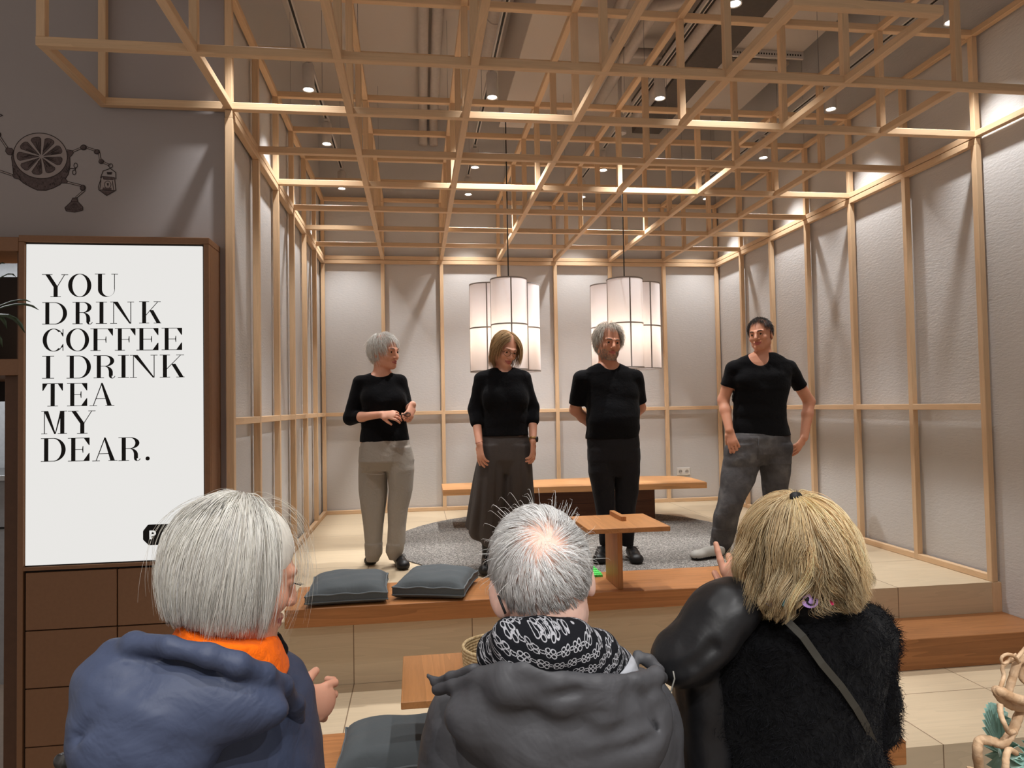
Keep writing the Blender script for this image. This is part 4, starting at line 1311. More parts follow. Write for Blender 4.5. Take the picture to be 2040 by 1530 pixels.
def add_head(F, hf, neck, neck_r=0.055, jaw=1.0, nose=1.0, smile=0.5, face=True, fat=1.0):
    T_, R, s = hf
    F.ell(T_((0, 0.014, 0.030)), V3(0.075, 0.094, 0.090) * s, R, 0.02)
    F.ell(T_((0, -0.018, -0.020)), V3(0.064 * fat, 0.074, 0.086) * s, R, 0.03)
    F.cap(T_((0, 0.022, -0.05)), neck, neck_r * s * 0.98, neck_r * 1.12, 0.03)
    F.cap(T_((-0.043 * fat * jaw, -0.01, -0.062)), T_((-0.012, -0.066, -0.088)), 0.022 * s, 0.019 * s, 0.025)
    F.cap(T_((0.043 * fat * jaw, -0.01, -0.062)), T_((0.012, -0.066, -0.088)), 0.022 * s, 0.019 * s, 0.025)
    F.ell(T_((0, -0.073, -0.090)), V3(0.020 * jaw, 0.016, 0.016) * s, R, 0.02)
    for sx in (-1, 1):
        F.ell(T_((sx * 0.077, 0.008, -0.008)), V3(0.009, 0.020, 0.032) * s, R @ rot_axis((0, 0, 1), sx * 20), 0.006)
        F.ell(T_((sx * 0.086, 0.002, -0.004)), V3(0.006, 0.010, 0.018) * s, R, 0.005, 's')
    if not face: return
    for sx in (-1, 1):
        F.ell(T_((sx * 0.040, -0.066, -0.030 + 0.004 * smile)), V3(0.022, 0.018, 0.020) * s, R, 0.018)
        F.cap(T_((sx * 0.012, -0.090, 0.021)), T_((sx * 0.044, -0.076, 0.022)), 0.009 * s, 0.008 * s, 0.014)
    F.cap(T_((0, -0.088, 0.018)), T_((0, -0.106 * (0.5 + 0.5 * nose), -0.024)), 0.0085 * s, 0.0115 * s * nose, 0.010)
    F.ell(T_((0, -0.107 * (0.5 + 0.5 * nose), -0.030)), V3(0.0115, 0.010, 0.009) * s * nose, R, 0.006)
    for sx in (-1, 1):
        F.ell(T_((sx * 0.0125, -0.097, -0.033)), V3(0.0075, 0.009, 0.0065) * s, R, 0.004)
        F.ell(T_((sx * 0.032, -0.096, 0.004)), V3(0.016, 0.013, 0.0095) * s, R, 0.010, 's')
        # lids
        F.ell(T_((sx * 0.032, -0.0775, 0.0055)), V3(0.0155, 0.0125, 0.0105) * s, R, 0.003)
        F.ell(T_((sx * 0.032, -0.0905, 0.0022)), V3(0.0130, 0.0055, 0.0030) * s, R, 0.002, 's')
    # mouth
    w = 0.021 + 0.006 * smile
    for q in range(4):
        a0 = -w + w * q / 2; a1 = -w + w * (q + 1) / 2
        z0 = -0.0585 + smile * 0.008 * (a0 / w) ** 2; z1 = -0.0585 + smile * 0.008 * (a1 / w) ** 2
        y0 = -0.0955 + 0.016 * (a0 / w) ** 2; y1 = -0.0955 + 0.016 * (a1 / w) ** 2
        F.cap(T_((a0, y0, z0)), T_((a1, y1, z1)), 0.0055 * s, k=0.006)
        F.cap(T_((a0 * .85, y0 + 0.001, z0 - 0.0115)), T_((a1 * .85, y1 + 0.001, z1 - 0.0115)), 0.0062 * s, k=0.006)
        F.cap(T_((a0, y0 - 0.006, z0 - 0.0058)), T_((a1, y1 - 0.006, z1 - 0.0058)), 0.0024 * s, k=0.003, op='s')

def face_regions(V, Q, hf, smile=0.5):
    """material index per face: 0 skin, 1 lips"""
    T_, R, s = hf
    c = T_((0, 0, 0)); L = ((V[Q].mean(1) - c) @ R) / s
    w = 0.021 + 0.006 * smile
    zc = -0.0645 + smile * 0.008 * (L[:, 0] / w) ** 2
    lips = (np.abs(L[:, 0]) < w * 0.98) & (L[:, 1] < -0.070) & (np.abs(L[:, 2] - zc) < 0.0115 * (1 - 0.75 * (np.abs(L[:, 0]) / w) ** 2))
    return lips.astype(int), L

def add_hand(F, wrist, d, n, side, s=1.0, curl=(25, 30, 30, 35), spread=1.0, thumb=(35, 20), k=0.004, bend2=1.0):
    """d: towards the fingers, n: back of the hand, side: +1 thumb along d x n, -1 opposite"""
    d = nrm(d); n = nrm(np.asarray(n, float) - d * np.dot(n, d)); t = np.cross(d, n) * side
    W = np.asarray(wrist, float)
    palm0 = W + d * 0.018 * s; palm1 = W + d * 0.078 * s
    F.cap(palm0, palm1, 0.031 * s, 0.036 * s, 0.014, flat=(n, 0.42))
    F.ell(W + d * 0.035 * s + t * 0.022 * s - n * 0.006 * s, V3(0.018, 0.018, 0.018) * s, k=0.012)
    tips = []
    for i, (off, ln) in enumerate(((0.030, 0.074), (0.010, 0.082), (-0.010, 0.077), (-0.029, 0.060))):
        b = W + d * (0.088 - 0.004 * abs(i - 1)) * s + t * off * s
        fd = nrm(d + t * (0.10 * (1.2 - i)) * spread)
        ang = 0; p = b; r = 0.0092 * s
        for j, frac in enumerate((0.44, 0.31, 0.25)):
            ang += curl[i] * (0.55, 1.0 * bend2, 0.8 * bend2)[j]
            ca, sa = math.cos(math.radians(ang)), math.sin(math.radians(ang))
            dd = fd * ca - n * sa
            q = p + dd * ln * frac * s
            F.cap(p, q, r, r * 0.93, k); p = q; r *= 0.92
        tips.append(p)
    b = W + d * 0.030 * s + t * 0.028 * s - n * 0.004 * s
    td = nrm(d * math.cos(math.radians(thumb[0])) + t * math.sin(math.radians(thumb[0])) - n * math.sin(math.radians(thumb[1])))
    m = b + td * 0.036 * s; e = m + nrm(td + d * 0.35 - n * 0.2) * 0.030 * s
    F.cap(b, m, 0.0125 * s, 0.0105 * s, 0.008); F.cap(m, e, 0.0102 * s, 0.0082 * s, k)
    return tips

def scalp_flow(hf, n, length, seed, hairline, crown=(0.0, 0.05, 0.12), seg=10, lift=0.006, grav=0.25, jitter=0.25, rx=(0.079, 0.099, 0.094), cen=(0, 0.014, 0.031), part=None, puff=0.0, dens=None, curl=0.0, bias=(0, 0, 0), clear=1.0, avoid=None, side=0.0, swirl=0.0):
    """strands that start on the scalp, run away from the crown over the skull, then fall"""
    T_, R, s = hf
    r = np.random.RandomState(seed)
    cen = np.array(cen); rx = np.array(rx); crown = np.array(crown, float)
    out = []
    need = n
    P = []
    while len(P) < n:
        u = r.normal(size=(n * 3, 3)); u /= np.linalg.norm(u, axis=1)[:, None]
        q = cen + u * rx
        m = hairline(q)
        if dens is not None: m &= r.uniform(size=len(q)) < dens(q)
        P.extend(q[m].tolist())
    P = np.array(P[:n])
    L = length(P, r) if callable(length) else np.full(n, length) * r.uniform(0.75, 1.1, n)
    g = (np.array([0, 0, -1.0]) @ R)          # gravity in head frame
    pos = P.copy(); pts = [pos.copy()]
    lf = lift * r.uniform(0.25, 1.0, n) + 0.001
    prev = None
    ph = r.uniform(0, 6.28, n)
    jit = r.normal(size=(n, 3)) * jitter
    for i in range(seg - 1):
        f = i / (seg - 1)
        N_ = (pos - cen) / rx ** 2; N_ /= np.linalg.norm(N_, axis=1)[:, None]
        away = pos - crown
        if part is not None:
            away = away.copy(); away[:, 1] *= part[1]; away[:, 0] = pos[:, 0] - part[0]
        tan = away - N_ * (away * N_).sum(1)[:, None]; tan /= np.linalg.norm(tan, axis=1)[:, None] + 1e-9
        if swirl: tan = tan + np.cross(N_, tan) * swirl * max(0.0, 1 - 1.2 * f)
        if side: tan = tan + np.stack([np.sign(P[:, 0] - (part[0] if part else 0)) * side, np.full(n, side * 0.25), np.zeros(n)], 1) * np.clip((0.02 - P[:, 1]) / 0.06, 0, 1)[:, None] * max(0.0, 1 - 1.6 * f)
        d = tan + g * (grav * (0.4 + 1.6 * f)) + jit * (0.4 + 0.6 * f) + np.array(bias)
        if curl:
            a = np.cross(N_, tan); d = d + (a * np.sin(ph + i * 1.5)[:, None] + N_ * np.cos(ph + i * 1.5)[:, None]) * curl
        if i == 0: d = d + N_ * (0.5 + puff)
        d /= np.linalg.norm(d, axis=1)[:, None]
        if prev is not None: d = 0.45 * prev + 0.55 * d; d /= np.linalg.norm(d, axis=1)[:, None]
        prev = d
        pos = pos + d * (L / (seg - 1))[:, None]
        # stay outside the skull
        q = (pos - cen) / rx; rr = np.linalg.norm(q, axis=1)
        want = 1 + (lf * (0.5 + puff * 2 * math.sin(math.pi * min(1, f * 1.1))) / rx.mean())
        m = rr < want * clear
        pos[m] = cen + q[m] / rr[m][:, None] * (want * clear)[m][:, None] * rx
        pts.append(pos.copy())
    pts = np.stack(pts, 1)
    if avoid is not None:
        ok = ~np.any(avoid(pts.reshape(-1, 3)).reshape(pts.shape[:2]), 1); pts = pts[ok]; P = P[ok]
    return pts @ (R.T * s) + T_((0, 0, 0)), P
def clump(pts, P, G, strength, seed, power=1.2):
    """draw neighbouring strands together into locks; returns the points and each strand's lock number"""
    r = np.random.RandomState(seed); gi = r.choice(len(pts), min(G, len(pts)), replace=False)
    d = ((P[:, None, :] - P[gi][None, :, :]) ** 2).sum(2); k = d.argmin(1)
    g = pts[gi][k]; s = np.linspace(0, 1, pts.shape[1])[None, :, None]
    w = strength * s ** power * r.uniform(0.6, 1.15, (len(pts), 1, 1))
    return pts * (1 - w) + g * w, k
def hair_cols(n, seed, c0, c1, c2=None, p2=0.15):
    r = np.random.RandomState(seed)
    a, b = np.array(c0[:3]), np.array(c1[:3])
    t = r.beta(1.3, 1.3, n)[:, None]
    o = a * (1 - t) + b * t
    if c2 is not None:
        m = r.uniform(size=n) < p2; o[m] = np.array(c2[:3])
    return o
# ================================================================== the four people on the stage
def J(u, v, y): return ony(u, v, y)
def secs_px(rows, y):
    """rows: (v, u0, u1, half depth[, dy]) silhouette widths at the person's own distance"""
    o = []
    for r in rows:
        a, b = ony(r[1], r[0], y), ony(r[2], r[0], y)
        o.append((a[2] * 0.5 + b[2] * 0.5, (a[0] + b[0]) / 2, y + (r[4] if len(r) > 4 else 0), (b[0] - a[0]) / 2, r[3]))
    return o
def person(label, loc):
    return thing('person', label, 'person', (loc[0], loc[1], loc[2]))
def add_mesh(name, VQ, mats, t, mi=None):
    V, Q = VQ
    return mesh_np(name, V - np.array(t.location), Q, mats, t, mi)
def cloth(name, F, h, mat, t, rel=1): return add_mesh(name, skin_of(F, h, rel=rel), mat, t)

def eyes(hf, t, iris=M_IRIS, brow=None, brow_r=0.0032, dz=0.0):
    T_, R, s = hf
    for sx in (-1, 1):
        c = T_((sx * 0.032, -0.0785, 0.0042))
        m = MB(); mm = MB().lathe([(0.0, 0.0116), (0.0045, 0.0107), (0.0083, 0.0081), (0.0116, 0.0), (0.0083, -0.0081), (0, -0.0116)], n=16)
        B = R @ np.array([[1, 0, 0], [0, 0, -1], [0, 1, 0]], float)      # pole of the lathe towards the face
        m.add([tuple(c + B @ (np.array(q) * s)) for q in mm.v], mm.f)
        m.mi = [1 if all(mm.v[i][2] > 0.0080 for i in f) else 0 for f in mm.f]
        build('eye', m, [M_EYEWHITE, iris], t, smooth=True)
        if brow is not None:
            pts = [T_((sx * x, y, z + dz)) for x, y, z in ((0.014, -0.0985, 0.0235), (0.026, -0.0965, 0.0275), (0.038, -0.0895, 0.0285), (0.050, -0.0775, 0.0235))]
            build('eyebrow', MB().tube(pts, [brow_r * s, brow_r * 1.25 * s, brow_r * s, brow_r * 0.5 * s], 7), brow, t, smooth=True)

def shoe(t, heel, toe, w, hgt, mat, sole, name='shoe', laces=None, ankle=None, boot=0.0):
    heel = np.asarray(heel, float); toe = np.asarray(toe, float); d = nrm(toe - heel); L = 0.275 * w
    heel = toe - d * L
    up = V3(0, 0, 1); F = Field(); z = heel[2]
    sd = np.cross(d, up)
    F.cap(heel + d * 0.035 + up * 0.035, toe - d * 0.045 + up * 0.030, 0.036 * w, 0.038 * w, 0.03, flat=(up, 0.9))
    F.cap(heel + d * 0.03 + up * 0.055, heel + d * (L * 0.55) + up * 0.045, 0.034 * w, 0.032 * w, 0.03)
    F.ell(toe - d * 0.05 + up * 0.028, V3(0.044 * w, 0.05, 0.028), np.stack([sd, d, up], 1), 0.03)
    if ankle is not None: F.cap(heel + d * 0.045 + up * 0.06, np.asarray(ankle, float), 0.040 * w, 0.042 * w + boot, 0.03)
    F.plane((0, 0, z + 0.003), (0, 0, -1), 0.004)
    if ankle is not None: F.plane(np.asarray(ankle, float), nrm(np.asarray(ankle) - (heel + d * 0.045)), 0.006)
    else: F.plane(heel + d * 0.06 + up * hgt, nrm(up - d * 0.25), 0.01)
    V, Q = skin_of(F, 0.006)
    mi = (V[Q].mean(1)[:, 2] < z + 0.020).astype(int)
    o = add_mesh(name, (V, Q), [mat, sole], t, mi)
    if laces is not None:
        m = MB(); c = heel + d * L * 0.42 + up * (hgt * 0.92)
        for i in range(4):
            q = c + d * (0.018 * i) - up * (0.008 * i)
            m.tube([q - sd * 0.022, q + up * 0.006, q + sd * 0.022], 0.0022, 6)
        m.tube([c + up * .004, c - d * 0.01 + sd * 0.03 + up * 0.014, c - d * 0.005 + sd * 0.045 + up * 0.002, c + up * 0.002], 0.002, 6)
        m.tube([c + up * .004, c - d * 0.01 - sd * 0.03 + up * 0.014, c - d * 0.005 - sd * 0.04 + up * 0.0, c + up * 0.002], 0.002, 6)
        m.v = [(a - o.parent.location.x, b - o.parent.location.y, c_ - o.parent.location.z) for a, b, c_ in m.v]
        build('laces', m, laces, o, smooth=True, local=True)
    return o

M_BLACKKNIT = cloth_mat('black_jersey', lin(11, 11, 14), 0.9, 0.25, 30)
M_BLACKTEE = cloth_mat('black_cotton', lin(10, 10, 13), 0.9, 0.22, 34)
M_GREYPANT = cloth_mat('warm_grey_jersey', lin(150, 143, 134), 0.85, 0.25, 22)
M_TAUPE = cloth_mat('dark_taupe_twill', lin(76, 71, 69), 0.85, 0.2, 20)
M_BLACKDENIM = cloth_mat('black_denim', lin(28, 26, 28), 0.85, 0.25, 26)
def denim_mat():
    t = NT('faded_grey_denim'); v = t.coords()
    n = t.noise(v, 7, 3, 0.6); f = t.noise(v, 700, 2)
    c = t.ramp(n, [(0.32, lin(58, 56, 58)), (0.55, lin(84, 82, 83)), (0.75, lin(116, 114, 112))])
    t.base(t.mix(t.math('MULTIPLY', f, 0.4), c, lin(60, 58, 60))); t.set(0.85, 0, 0.2)
    t.bump(t.math('ADD', t.noise(v, 28, 4, 0.6, 0.8), t.math('MULTIPLY', f, 0.05)), 0.35, 0.012)
    return t.m
M_DENIM = denim_mat()
M_SHOEBLK = plain('black_shoe_leather', lin(20, 19, 20), 0.45, noise=0.05)
M_SOLEBLK = plain('black_rubber', lin(16, 15, 15), 0.7)
M_SHOEGREY = cloth_mat('pale_grey_canvas', lin(168, 166, 160), 0.85, 0.2, 40)
M_LACE = plain('black_lace', lin(26, 25, 26), 0.8)

def sleeve_cut(F, sh, el, frac, r=0.062):
    c = sh + (el - sh) * frac; n_ = nrm(el - sh)
    def fn(x, y, z):
        q = (x - c[0]) * n_[0] + (y - c[1]) * n_[1] + (z - c[2]) * n_[2]
        dx, dy, dz = x - c[0] - q * n_[0], y - c[1] - q * n_[1], z - c[2] - q * n_[2]
        return np.where(np.sqrt(dx * dx + dy * dy + dz * dz) < r, q, -0.05 + 0 * q)
    F.slab(fn)
def arm_skin(F, sh, el, wr, r=(0.042, 0.037, 0.026), k=0.02):
    F.cap(sh, el, r[0], r[1], k)
    mid = el * 0.65 + wr * 0.35
    F.cap(el, mid, r[1] * 0.98, r[1] * 0.96, k); F.cap(mid, wr, r[1] * 0.96, r[2], k)

# ------------------------------------------------------------------ woman with short white hair
y0 = 5.12
t = person('standing person with short white hair, black top and light grey trousers, holding eyeglasses', (onz(764, 1128, 0)[0], y0, 0.0))
hf = head_frame(J(766, 702, y0), 52, 4, -2, 1.06)
neck = J(761, 746, y0 + 0.02)
shL, shR = J(717, 763, y0), J(796, 760, y0 + 0.01)
elL, wrL = J(698, 833, y0 - 0.01), J(758, 826, y0 - 0.19)
elR, wrR = J(812, 818, y0 + 0.02), J(822, 806, y0 - 0.19)
torso = secs_px([(743, 738, 782, .05), (749, 722, 793, .062), (757, 716, 799, .08), (775, 719, 804, .10), (800, 721, 808, .118, -.008), (825, 721, 808, .115), (850, 719, 811, .112), (880, 717, 816, .115)], y0)
S = Field()
add_head(S, hf, neck, 0.052, 0.95, 0.95, 0.15)
S.loft(torso, 8, 0.03, -0.010)
S.cap(neck, neck - V3(0, 0, 0.08), 0.055, 0.07, 0.03)
arm_skin(S, shL, elL, wrL, (0.038, 0.033, 0.024)); arm_skin(S, shR, elR, wrR, (0.038, 0.033, 0.024))
add_hand(S, wrL, J(798, 827, y0 - 0.235) - wrL, V3(-0.25, -0.8, 0.6), 1, 0.98, (30, 34, 38, 40), 0.8, (30, 40))
add_hand(S, wrR, J(816, 826, y0 - 0.24) - wrR, V3(0.75, -0.5, 0.35), -1, 0.98, (55, 60, 62, 60), 0.8, (30, 45))
legL = secs_px([(890, 716, 768, .112), (935, 714.5, 771, .112), (976, 715.5, 772.5, .09), (1011, 719.5, 768, .08), (1046, 724, 764, .07), (1080, 727, 761, .062), (1104, 726, 760, .058), (1112, 729, 755, .05), (1117, 730, 753, .045)], y0 + 0.05)
legR = secs_px([(890, 768, 818, .112), (935, 771, 825.5, .112), (976, 774, 821, .09), (1011, 771, 813, .08), (1046, 772.5, 809, .07), (1080, 771, 807, .064), (1100, 769, 801, .058), (1109, 773, 798, .05), (1114, 775, 797, .045)], y0)
hip = secs_px([(868, 720, 813, .108), (885, 717, 817, .118), (905, 715, 823, .125), (918, 714, 826, .126), (936, 722, 818, .085)], y0)
for q in (legL, legR): S.loft(q, 0, 0.02, -0.022)
S.loft(hip, 8, 0.03, -0.015)
lo, hi = hf[0]((0, 0, 0)) - 0.20, hf[0]((0, 0, 0)) + 0.19
ha = (np.minimum(wrL, wrR) - V3(0.10, 0.12, 0.12), np.maximum(wrL, wrR) + V3(0.12, 0.10, 0.10))
V, Q = skin_of(S, 0.008, fine=[(lo - V3(0, 0, .06), hi, 0.0032), (ha[0], ha[1], 0.003)])
mi, L_ = face_regions(V, Q, hf, 0.15)
add_mesh('body', (V, Q), [M_SKIN, M_LIP], t, mi)
W = wrinkle(11, 0.0028, 34, 5, (0.6, 0.6, 1.6), 0.5)
F = Field().loft(torso, 8, 0.03).cap(shL, elL, 0.052, 0.048, 0.03).cap(elL, elL + (wrL - elL) * 0.25, 0.048, 0.043, 0.02).cap(shR, elR, 0.052, 0.047, 0.03).cap(elR, elR + (wrR - elR) * 0.35, 0.045, 0.042, 0.02)
F.ell(J(742, 795, y0 - 0.075), V3(0.065, 0.05, 0.06), k=0.05).ell(J(788, 795, y0 - 0.07), V3(0.065, 0.05, 0.06), k=0.05)
F.noise(W)
F.plane(J(766, 879, y0), (0.02, 0, -1)); 
F.ell(J(757, 734, y0 - 0.10), V3(0.098, 0.14, 0.060), k=0.008, op='s')
F.cap(neck + V3(0, 0.03, 0.05), neck - V3(0, 0, 0.01), 0.062, 0.064, 0.006, 's')
cloth('black_top', F, 0.0055, M_BLACKKNIT, t)
F = Field().loft(hip, 8, 0.03).loft(legL, 0, 0.018).loft(legR, 0, 0.018)
F.noise(wrinkle(12, 0.004, 16, 5, (1.2, 1.2, 0.5), 0.5)); F.noise(wrinkle(13, 0.004, 60, 4, (0.5, 0.5, 1.4)), (-9, -9, 0.0), (9, 9, 0.16))
tr = cloth('grey_trousers', F, 0.006, M_GREYPANT, t)
m = MB()
for u0, u1, v in ((729, 767, 944), (783, 818, 944)):
    m.tube([J(u0 + (u1 - u0) * q / 6, v + 1.6 * math.sin(math.pi * q / 6), y0 - 0.108 + 0.02 * abs(q / 3 - 1)) for q in range(7)], 0.0016, 5)
m.v = [(a - t.location.x, b - t.location.y, c - t.location.z) for a, b, c in m.v]
build('pocket_seam', m, M_GREYPANT, tr, local=True)
shoe(t, onz(741, 1108, 0), onz(738, 1127, 0), 0.95, 0.07, M_SHOEBLK, M_SOLEBLK)
shoe(t, onz(783, 1112, 0), onz(806, 1137, 0), 0.95, 0.075, M_SHOEBLK, M_SOLEBLK, laces=M_LACE)
eyes(hf, t, brow=plain('grey_brow', lin(140, 122, 110), 0.7), brow_r=0.0022)
hl = lambda q: ((q[:, 1] < -0.05) & (q[:, 2] > 0.070)) | ((q[:, 1] >= -0.05) & (q[:, 1] < 0.0) & (q[:, 2] > 0.03)) | ((q[:, 1] >= 0.0) & (q[:, 2] > -0.035))
pts, P = scalp_flow(hf, 2600, 0.085, 3, hl, (0.0, 0.045, 0.125), 9, 0.016, 0.35, 0.28, puff=0.25, rx=(0.081, 0.100, 0.096), avoid=lambda q: (q[:, 1] < -0.075) & (q[:, 2] < 0.038) & (np.abs(q[:, 0]) < 0.06))
strands('hair', pts - np.array(t.location), 0.0011, M_HAIR, t, hair_cols(len(pts), 1, lin(246, 243, 238), lin(255, 255, 252), lin(206, 200, 192), 0.10))
# small folded spectacles held between her hands
g0 = (wrL + wrR) / 2 * 0 + J(806, 826, y0 - 0.26)
sp = thing('eyeglasses', 'small dark-rimmed folded eyeglasses held between the hands of the white-haired woman', 'eyeglasses', tuple(g0))
for dx in (-0.021, 0.021):
    ring = [(dx + 0.019 * math.cos(a), -0.002, 0.014 * math.sin(a)) for a in np.linspace(0, 2 * math.pi, 17)]
    build('rim', MB().tube(ring, 0.002, 6, cap=False), M_BLACK, sp, smooth=True, local=True)
    build('lens', MB().lathe([(0.0, 0.0), (0.0, 0.001)] if False else [(0.0, -0.0005), (0.017, -0.0005), (0.017, 0.0005), (0, 0.0005)], n=16), plain('pale_lens', lin(196, 200, 204), 0.1), sp, local=True)
    sp.children[-1].rotation_euler = (math.pi / 2, 0, 0); sp.children[-1].location = (dx, -0.002, 0)
    build('temple', MB().tube([(dx * 1.9, 0, 0.004), (-dx * 0.9, 0.012, 0.002)], 0.0018, 6), M_BLACK, sp, local=True)

# ------------------------------------------------------------------ woman with blonde bob and glasses
y0 = 4.87
t = person('standing person with blonde bob, glasses, black top and dark culottes, head bowed', (onz(1003, 1135, 0)[0], y0, 0.0))
hf = head_frame(J(1005, 696, y0 - 0.015), 24, 22, 6, 1.0)
neck = J(1003, 738, y0 + 0.02)
shL, shR = J(959, 757, y0), J(1043, 755, y0)
elL, wrL = J(946, 815, y0 + 0.02), J(955, 884, y0 - 0.11)
elR, wrR = J(1061, 813, y0 + 0.02), J(1062, 879, y0 - 0.11)
torso = secs_px([(733, 980, 1026, .05), (739, 962, 1042, .062), (748, 953, 1050, .08), (768, 957, 1051, .10), (800, 961, 1051, .116, -.008), (830, 962, 1051, .112), (850, 960, 1051, .112), (869, 958, 1052, .115)], y0)
S = Field()
add_head(S, hf, neck, 0.048, 0.95, 0.95, 0.8)
S.loft(torso, 0, 0.03, -0.010)
arm_skin(S, shL, elL, wrL, (0.038, 0.033, 0.024)); arm_skin(S, shR, elR, wrR, (0.038, 0.033, 0.024))
add_hand(S, wrL, V3(0.07, -0.12, -1), V3(-0.85, -0.5, 0.05), 1, 1.0, (16, 20, 24, 28), 1.0, (28, 15))
add_hand(S, wrR, V3(-0.03, -0.12, -1), V3(0.85, -0.5, 0.05), -1, 1.0, (22, 28, 32, 34), 0.9, (28, 15))
S.loft(secs_px([(860, 972, 1042, .08), (930, 972, 1042, .08)], y0), 0, 0.03)
for u in (975, 1032): S.cap(J(u, 930, y0), J(u - 4, 1110, y0 + 0.03), 0.05, 0.035, 0.02)
lo, hi = hf[0]((0, 0, 0)) - 0.19, hf[0]((0, 0, 0)) + 0.19
fb = lambda w: (w - V3(0.09, 0.12, 0.24), w + V3(0.09, 0.12, 0.10))
V, Q = skin_of(S, 0.008, fine=[(lo, hi, 0.0032), (*fb(wrL), 0.0032), (*fb(wrR), 0.0032)])
mi, L_ = face_regions(V, Q, hf, 0.8)
add_mesh('body', (V, Q), [M_SKIN, M_LIP], t, mi)
F = Field().loft(torso, 0, 0.03).cap(shL, elL, 0.050, 0.046, 0.03).cap(elL, elL + (wrL - elL) * 0.38, 0.047, 0.043, 0.02).cap(shR, elR, 0.050, 0.046, 0.03).cap(elR, elR + (wrR - elR) * 0.38, 0.047, 0.043, 0.02)
F.ell(J(982, 792, y0 - 0.07), V3(0.06, 0.05, 0.06), k=0.05).ell(J(1030, 792, y0 - 0.07), V3(0.06, 0.05, 0.06), k=0.05)
F.noise(wrinkle(21, 0.0026, 36, 5, (0.5, 0.5, 1.7), 0.5)); F.plane(J(1005, 868, y0), (0, 0, -1))
F.cap(neck + V3(0, 0.02, 0.06), neck - V3(0, 0.02, 0.005), 0.060, 0.066, 0.006, 's')
cloth('black_top', F, 0.0055, M_BLACKKNIT, t)
hip = secs_px([(862, 960, 1050, .10), (880, 957, 1055, .115), (914, 951, 1058, .125), (940, 960, 1050, .09)], y0)
pl = lambda sd: (lambda th, z, px, py: 0.007 * np.sin(th * 7 + sd) * np.clip((0.95 - z) / 0.5, 0, 1.4) + 0.004 * np.sin(th * 13 + sd * 2) * np.clip((0.9 - z) / 0.5, 0, 1))
cl = secs_px([(885, 957, 1003, .115), (930, 948, 1004, .125), (976, 941, 1004, .135), (1020, 935, 1004, .15), (1056, 930, 1003, .16), (1082, 936, 1001, .165)], y0 + 0.0)
cr = secs_px([(885, 1004, 1054, .115), (930, 1004, 1059, .125), (976, 1004, 1062, .135), (1020, 1005, 1064, .15), (1082, 1006, 1067, .165)], y0 + 0.0)
F = Field().loft(hip, 0, 0.03).loft(cl, 0, 0.012, amp=pl(0.4)).loft(cr, 0, 0.012, amp=pl(2.2))
F.noise(wrinkle(22, 0.004, 24, 4, (1.5, 1.5, 0.12), 0.3))
F.plane(J(960, 1081, y0 - 0.12), (-0.42, 0.25, -1))
cloth('wide_culottes', F, 0.0065, M_TAUPE, t)
shoe(t, onz(976, 1124, 0.0135), onz(966, 1147, 0.0135), 1.0, 0.1, M_SHOEBLK, M_SOLEBLK, 'ankle_boot', ankle=J(975, 1045, y0 + 0.02), boot=0.016)
shoe(t, onz(1035, 1124, 0.0135), onz(1040, 1147, 0.0135), 1.0, 0.1, M_SHOEBLK, M_SOLEBLK, 'ankle_boot', ankle=J(1034, 1045, y0 + 0.02), boot=0.016)
eyes(hf, t, brow=plain('light_brow', lin(120, 92, 68), 0.7), brow_r=0.0022)
hl = lambda q: ((q[:, 1] < -0.045) & (q[:, 2] > 0.068)) | ((q[:, 1] >= -0.045) & (q[:, 1] < 0.0) & (q[:, 2] > 0.03)) | ((q[:, 1] >= 0.0) & (q[:, 2] > -0.04))
pts, P = scalp_flow(hf, 3000, lambda P, r: np.where(P[:, 1] < -0.02, 0.19, 0.205) * r.uniform(0.85, 1.05, len(P)), 5, hl, (0.012, 0.02, 0.13), 14, 0.012, 0.85, 0.10, part=(0.012, 0.35), rx=(0.080, 0.100, 0.096), side=1.6, avoid=lambda q: (q[:, 1] < -0.068) & (q[:, 2] < 0.055) & (np.abs(q[:, 0]) < 0.062))
strands('hair', pts - np.array(t.location), 0.0011, M_HAIR, t, hair_cols(len(pts), 2, lin(196, 160, 112), lin(240, 212, 166), lin(150, 116, 80), 0.2))
T_ = hf[0]
gl = None
m = MB()
for sx in (-1, 1):
    ring = [T_((sx * 0.033 + 0.0245 * math.cos(a), -0.103 + 0.014 * (math.cos(a) * 0.5 * sx + 0.5) ** 2, -0.001 + 0.020 * math.sin(a))) for a in np.linspace(0, 2 * math.pi, 21)]
    m.tube(ring, 0.0014, 6, cap=False)
    m.tube([T_((sx * 0.0575, -0.094, 0.004)), T_((sx * 0.074, -0.04, 0.006)), T_((sx * 0.080, 0.012, 0.004))], 0.0013, 6)
m.tube([T_((-0.0085, -0.104, 0.002)), T_((0.0, -0.107, 0.005)), T_((0.0085, -0.104, 0.002))], 0.0014, 6)
build('eyeglasses', m, plain('dark_gilt_frame', lin(92, 66, 44), 0.35, 0.6), t, smooth=True)
ws = nrm(wrR - elR)
wa = wrR - ws * 0.015
m = MB(); mm = MB().lathe([(0.027, -0.008), (0.029, -0.008), (0.029, 0.008), (0.027, 0.008)], n=28, closed=True)
B = np.array(Vector(ws).to_track_quat('Z', 'Y').to_matrix())
m.add([tuple(wa + B @ np.array(q)) for q in mm.v], mm.f)
w_ = build('wrist_watch', m, plain('tan_strap', lin(150, 112, 62), 0.5, 0.4), t, smooth=True)
dv = nrm(V3(0.9, -0.45, 0)); cpos = wa + dv * 0.028
m = MB(); mm = MB().lathe([(0.0, -0.004), (0.019, -0.004), (0.019, 0.004), (0.0, 0.005)], n=24)
B = np.array(Vector(dv).to_track_quat('Z', 'Y').to_matrix()); m.add([tuple(cpos + B @ np.array(q)) for q in mm.v], mm.f)
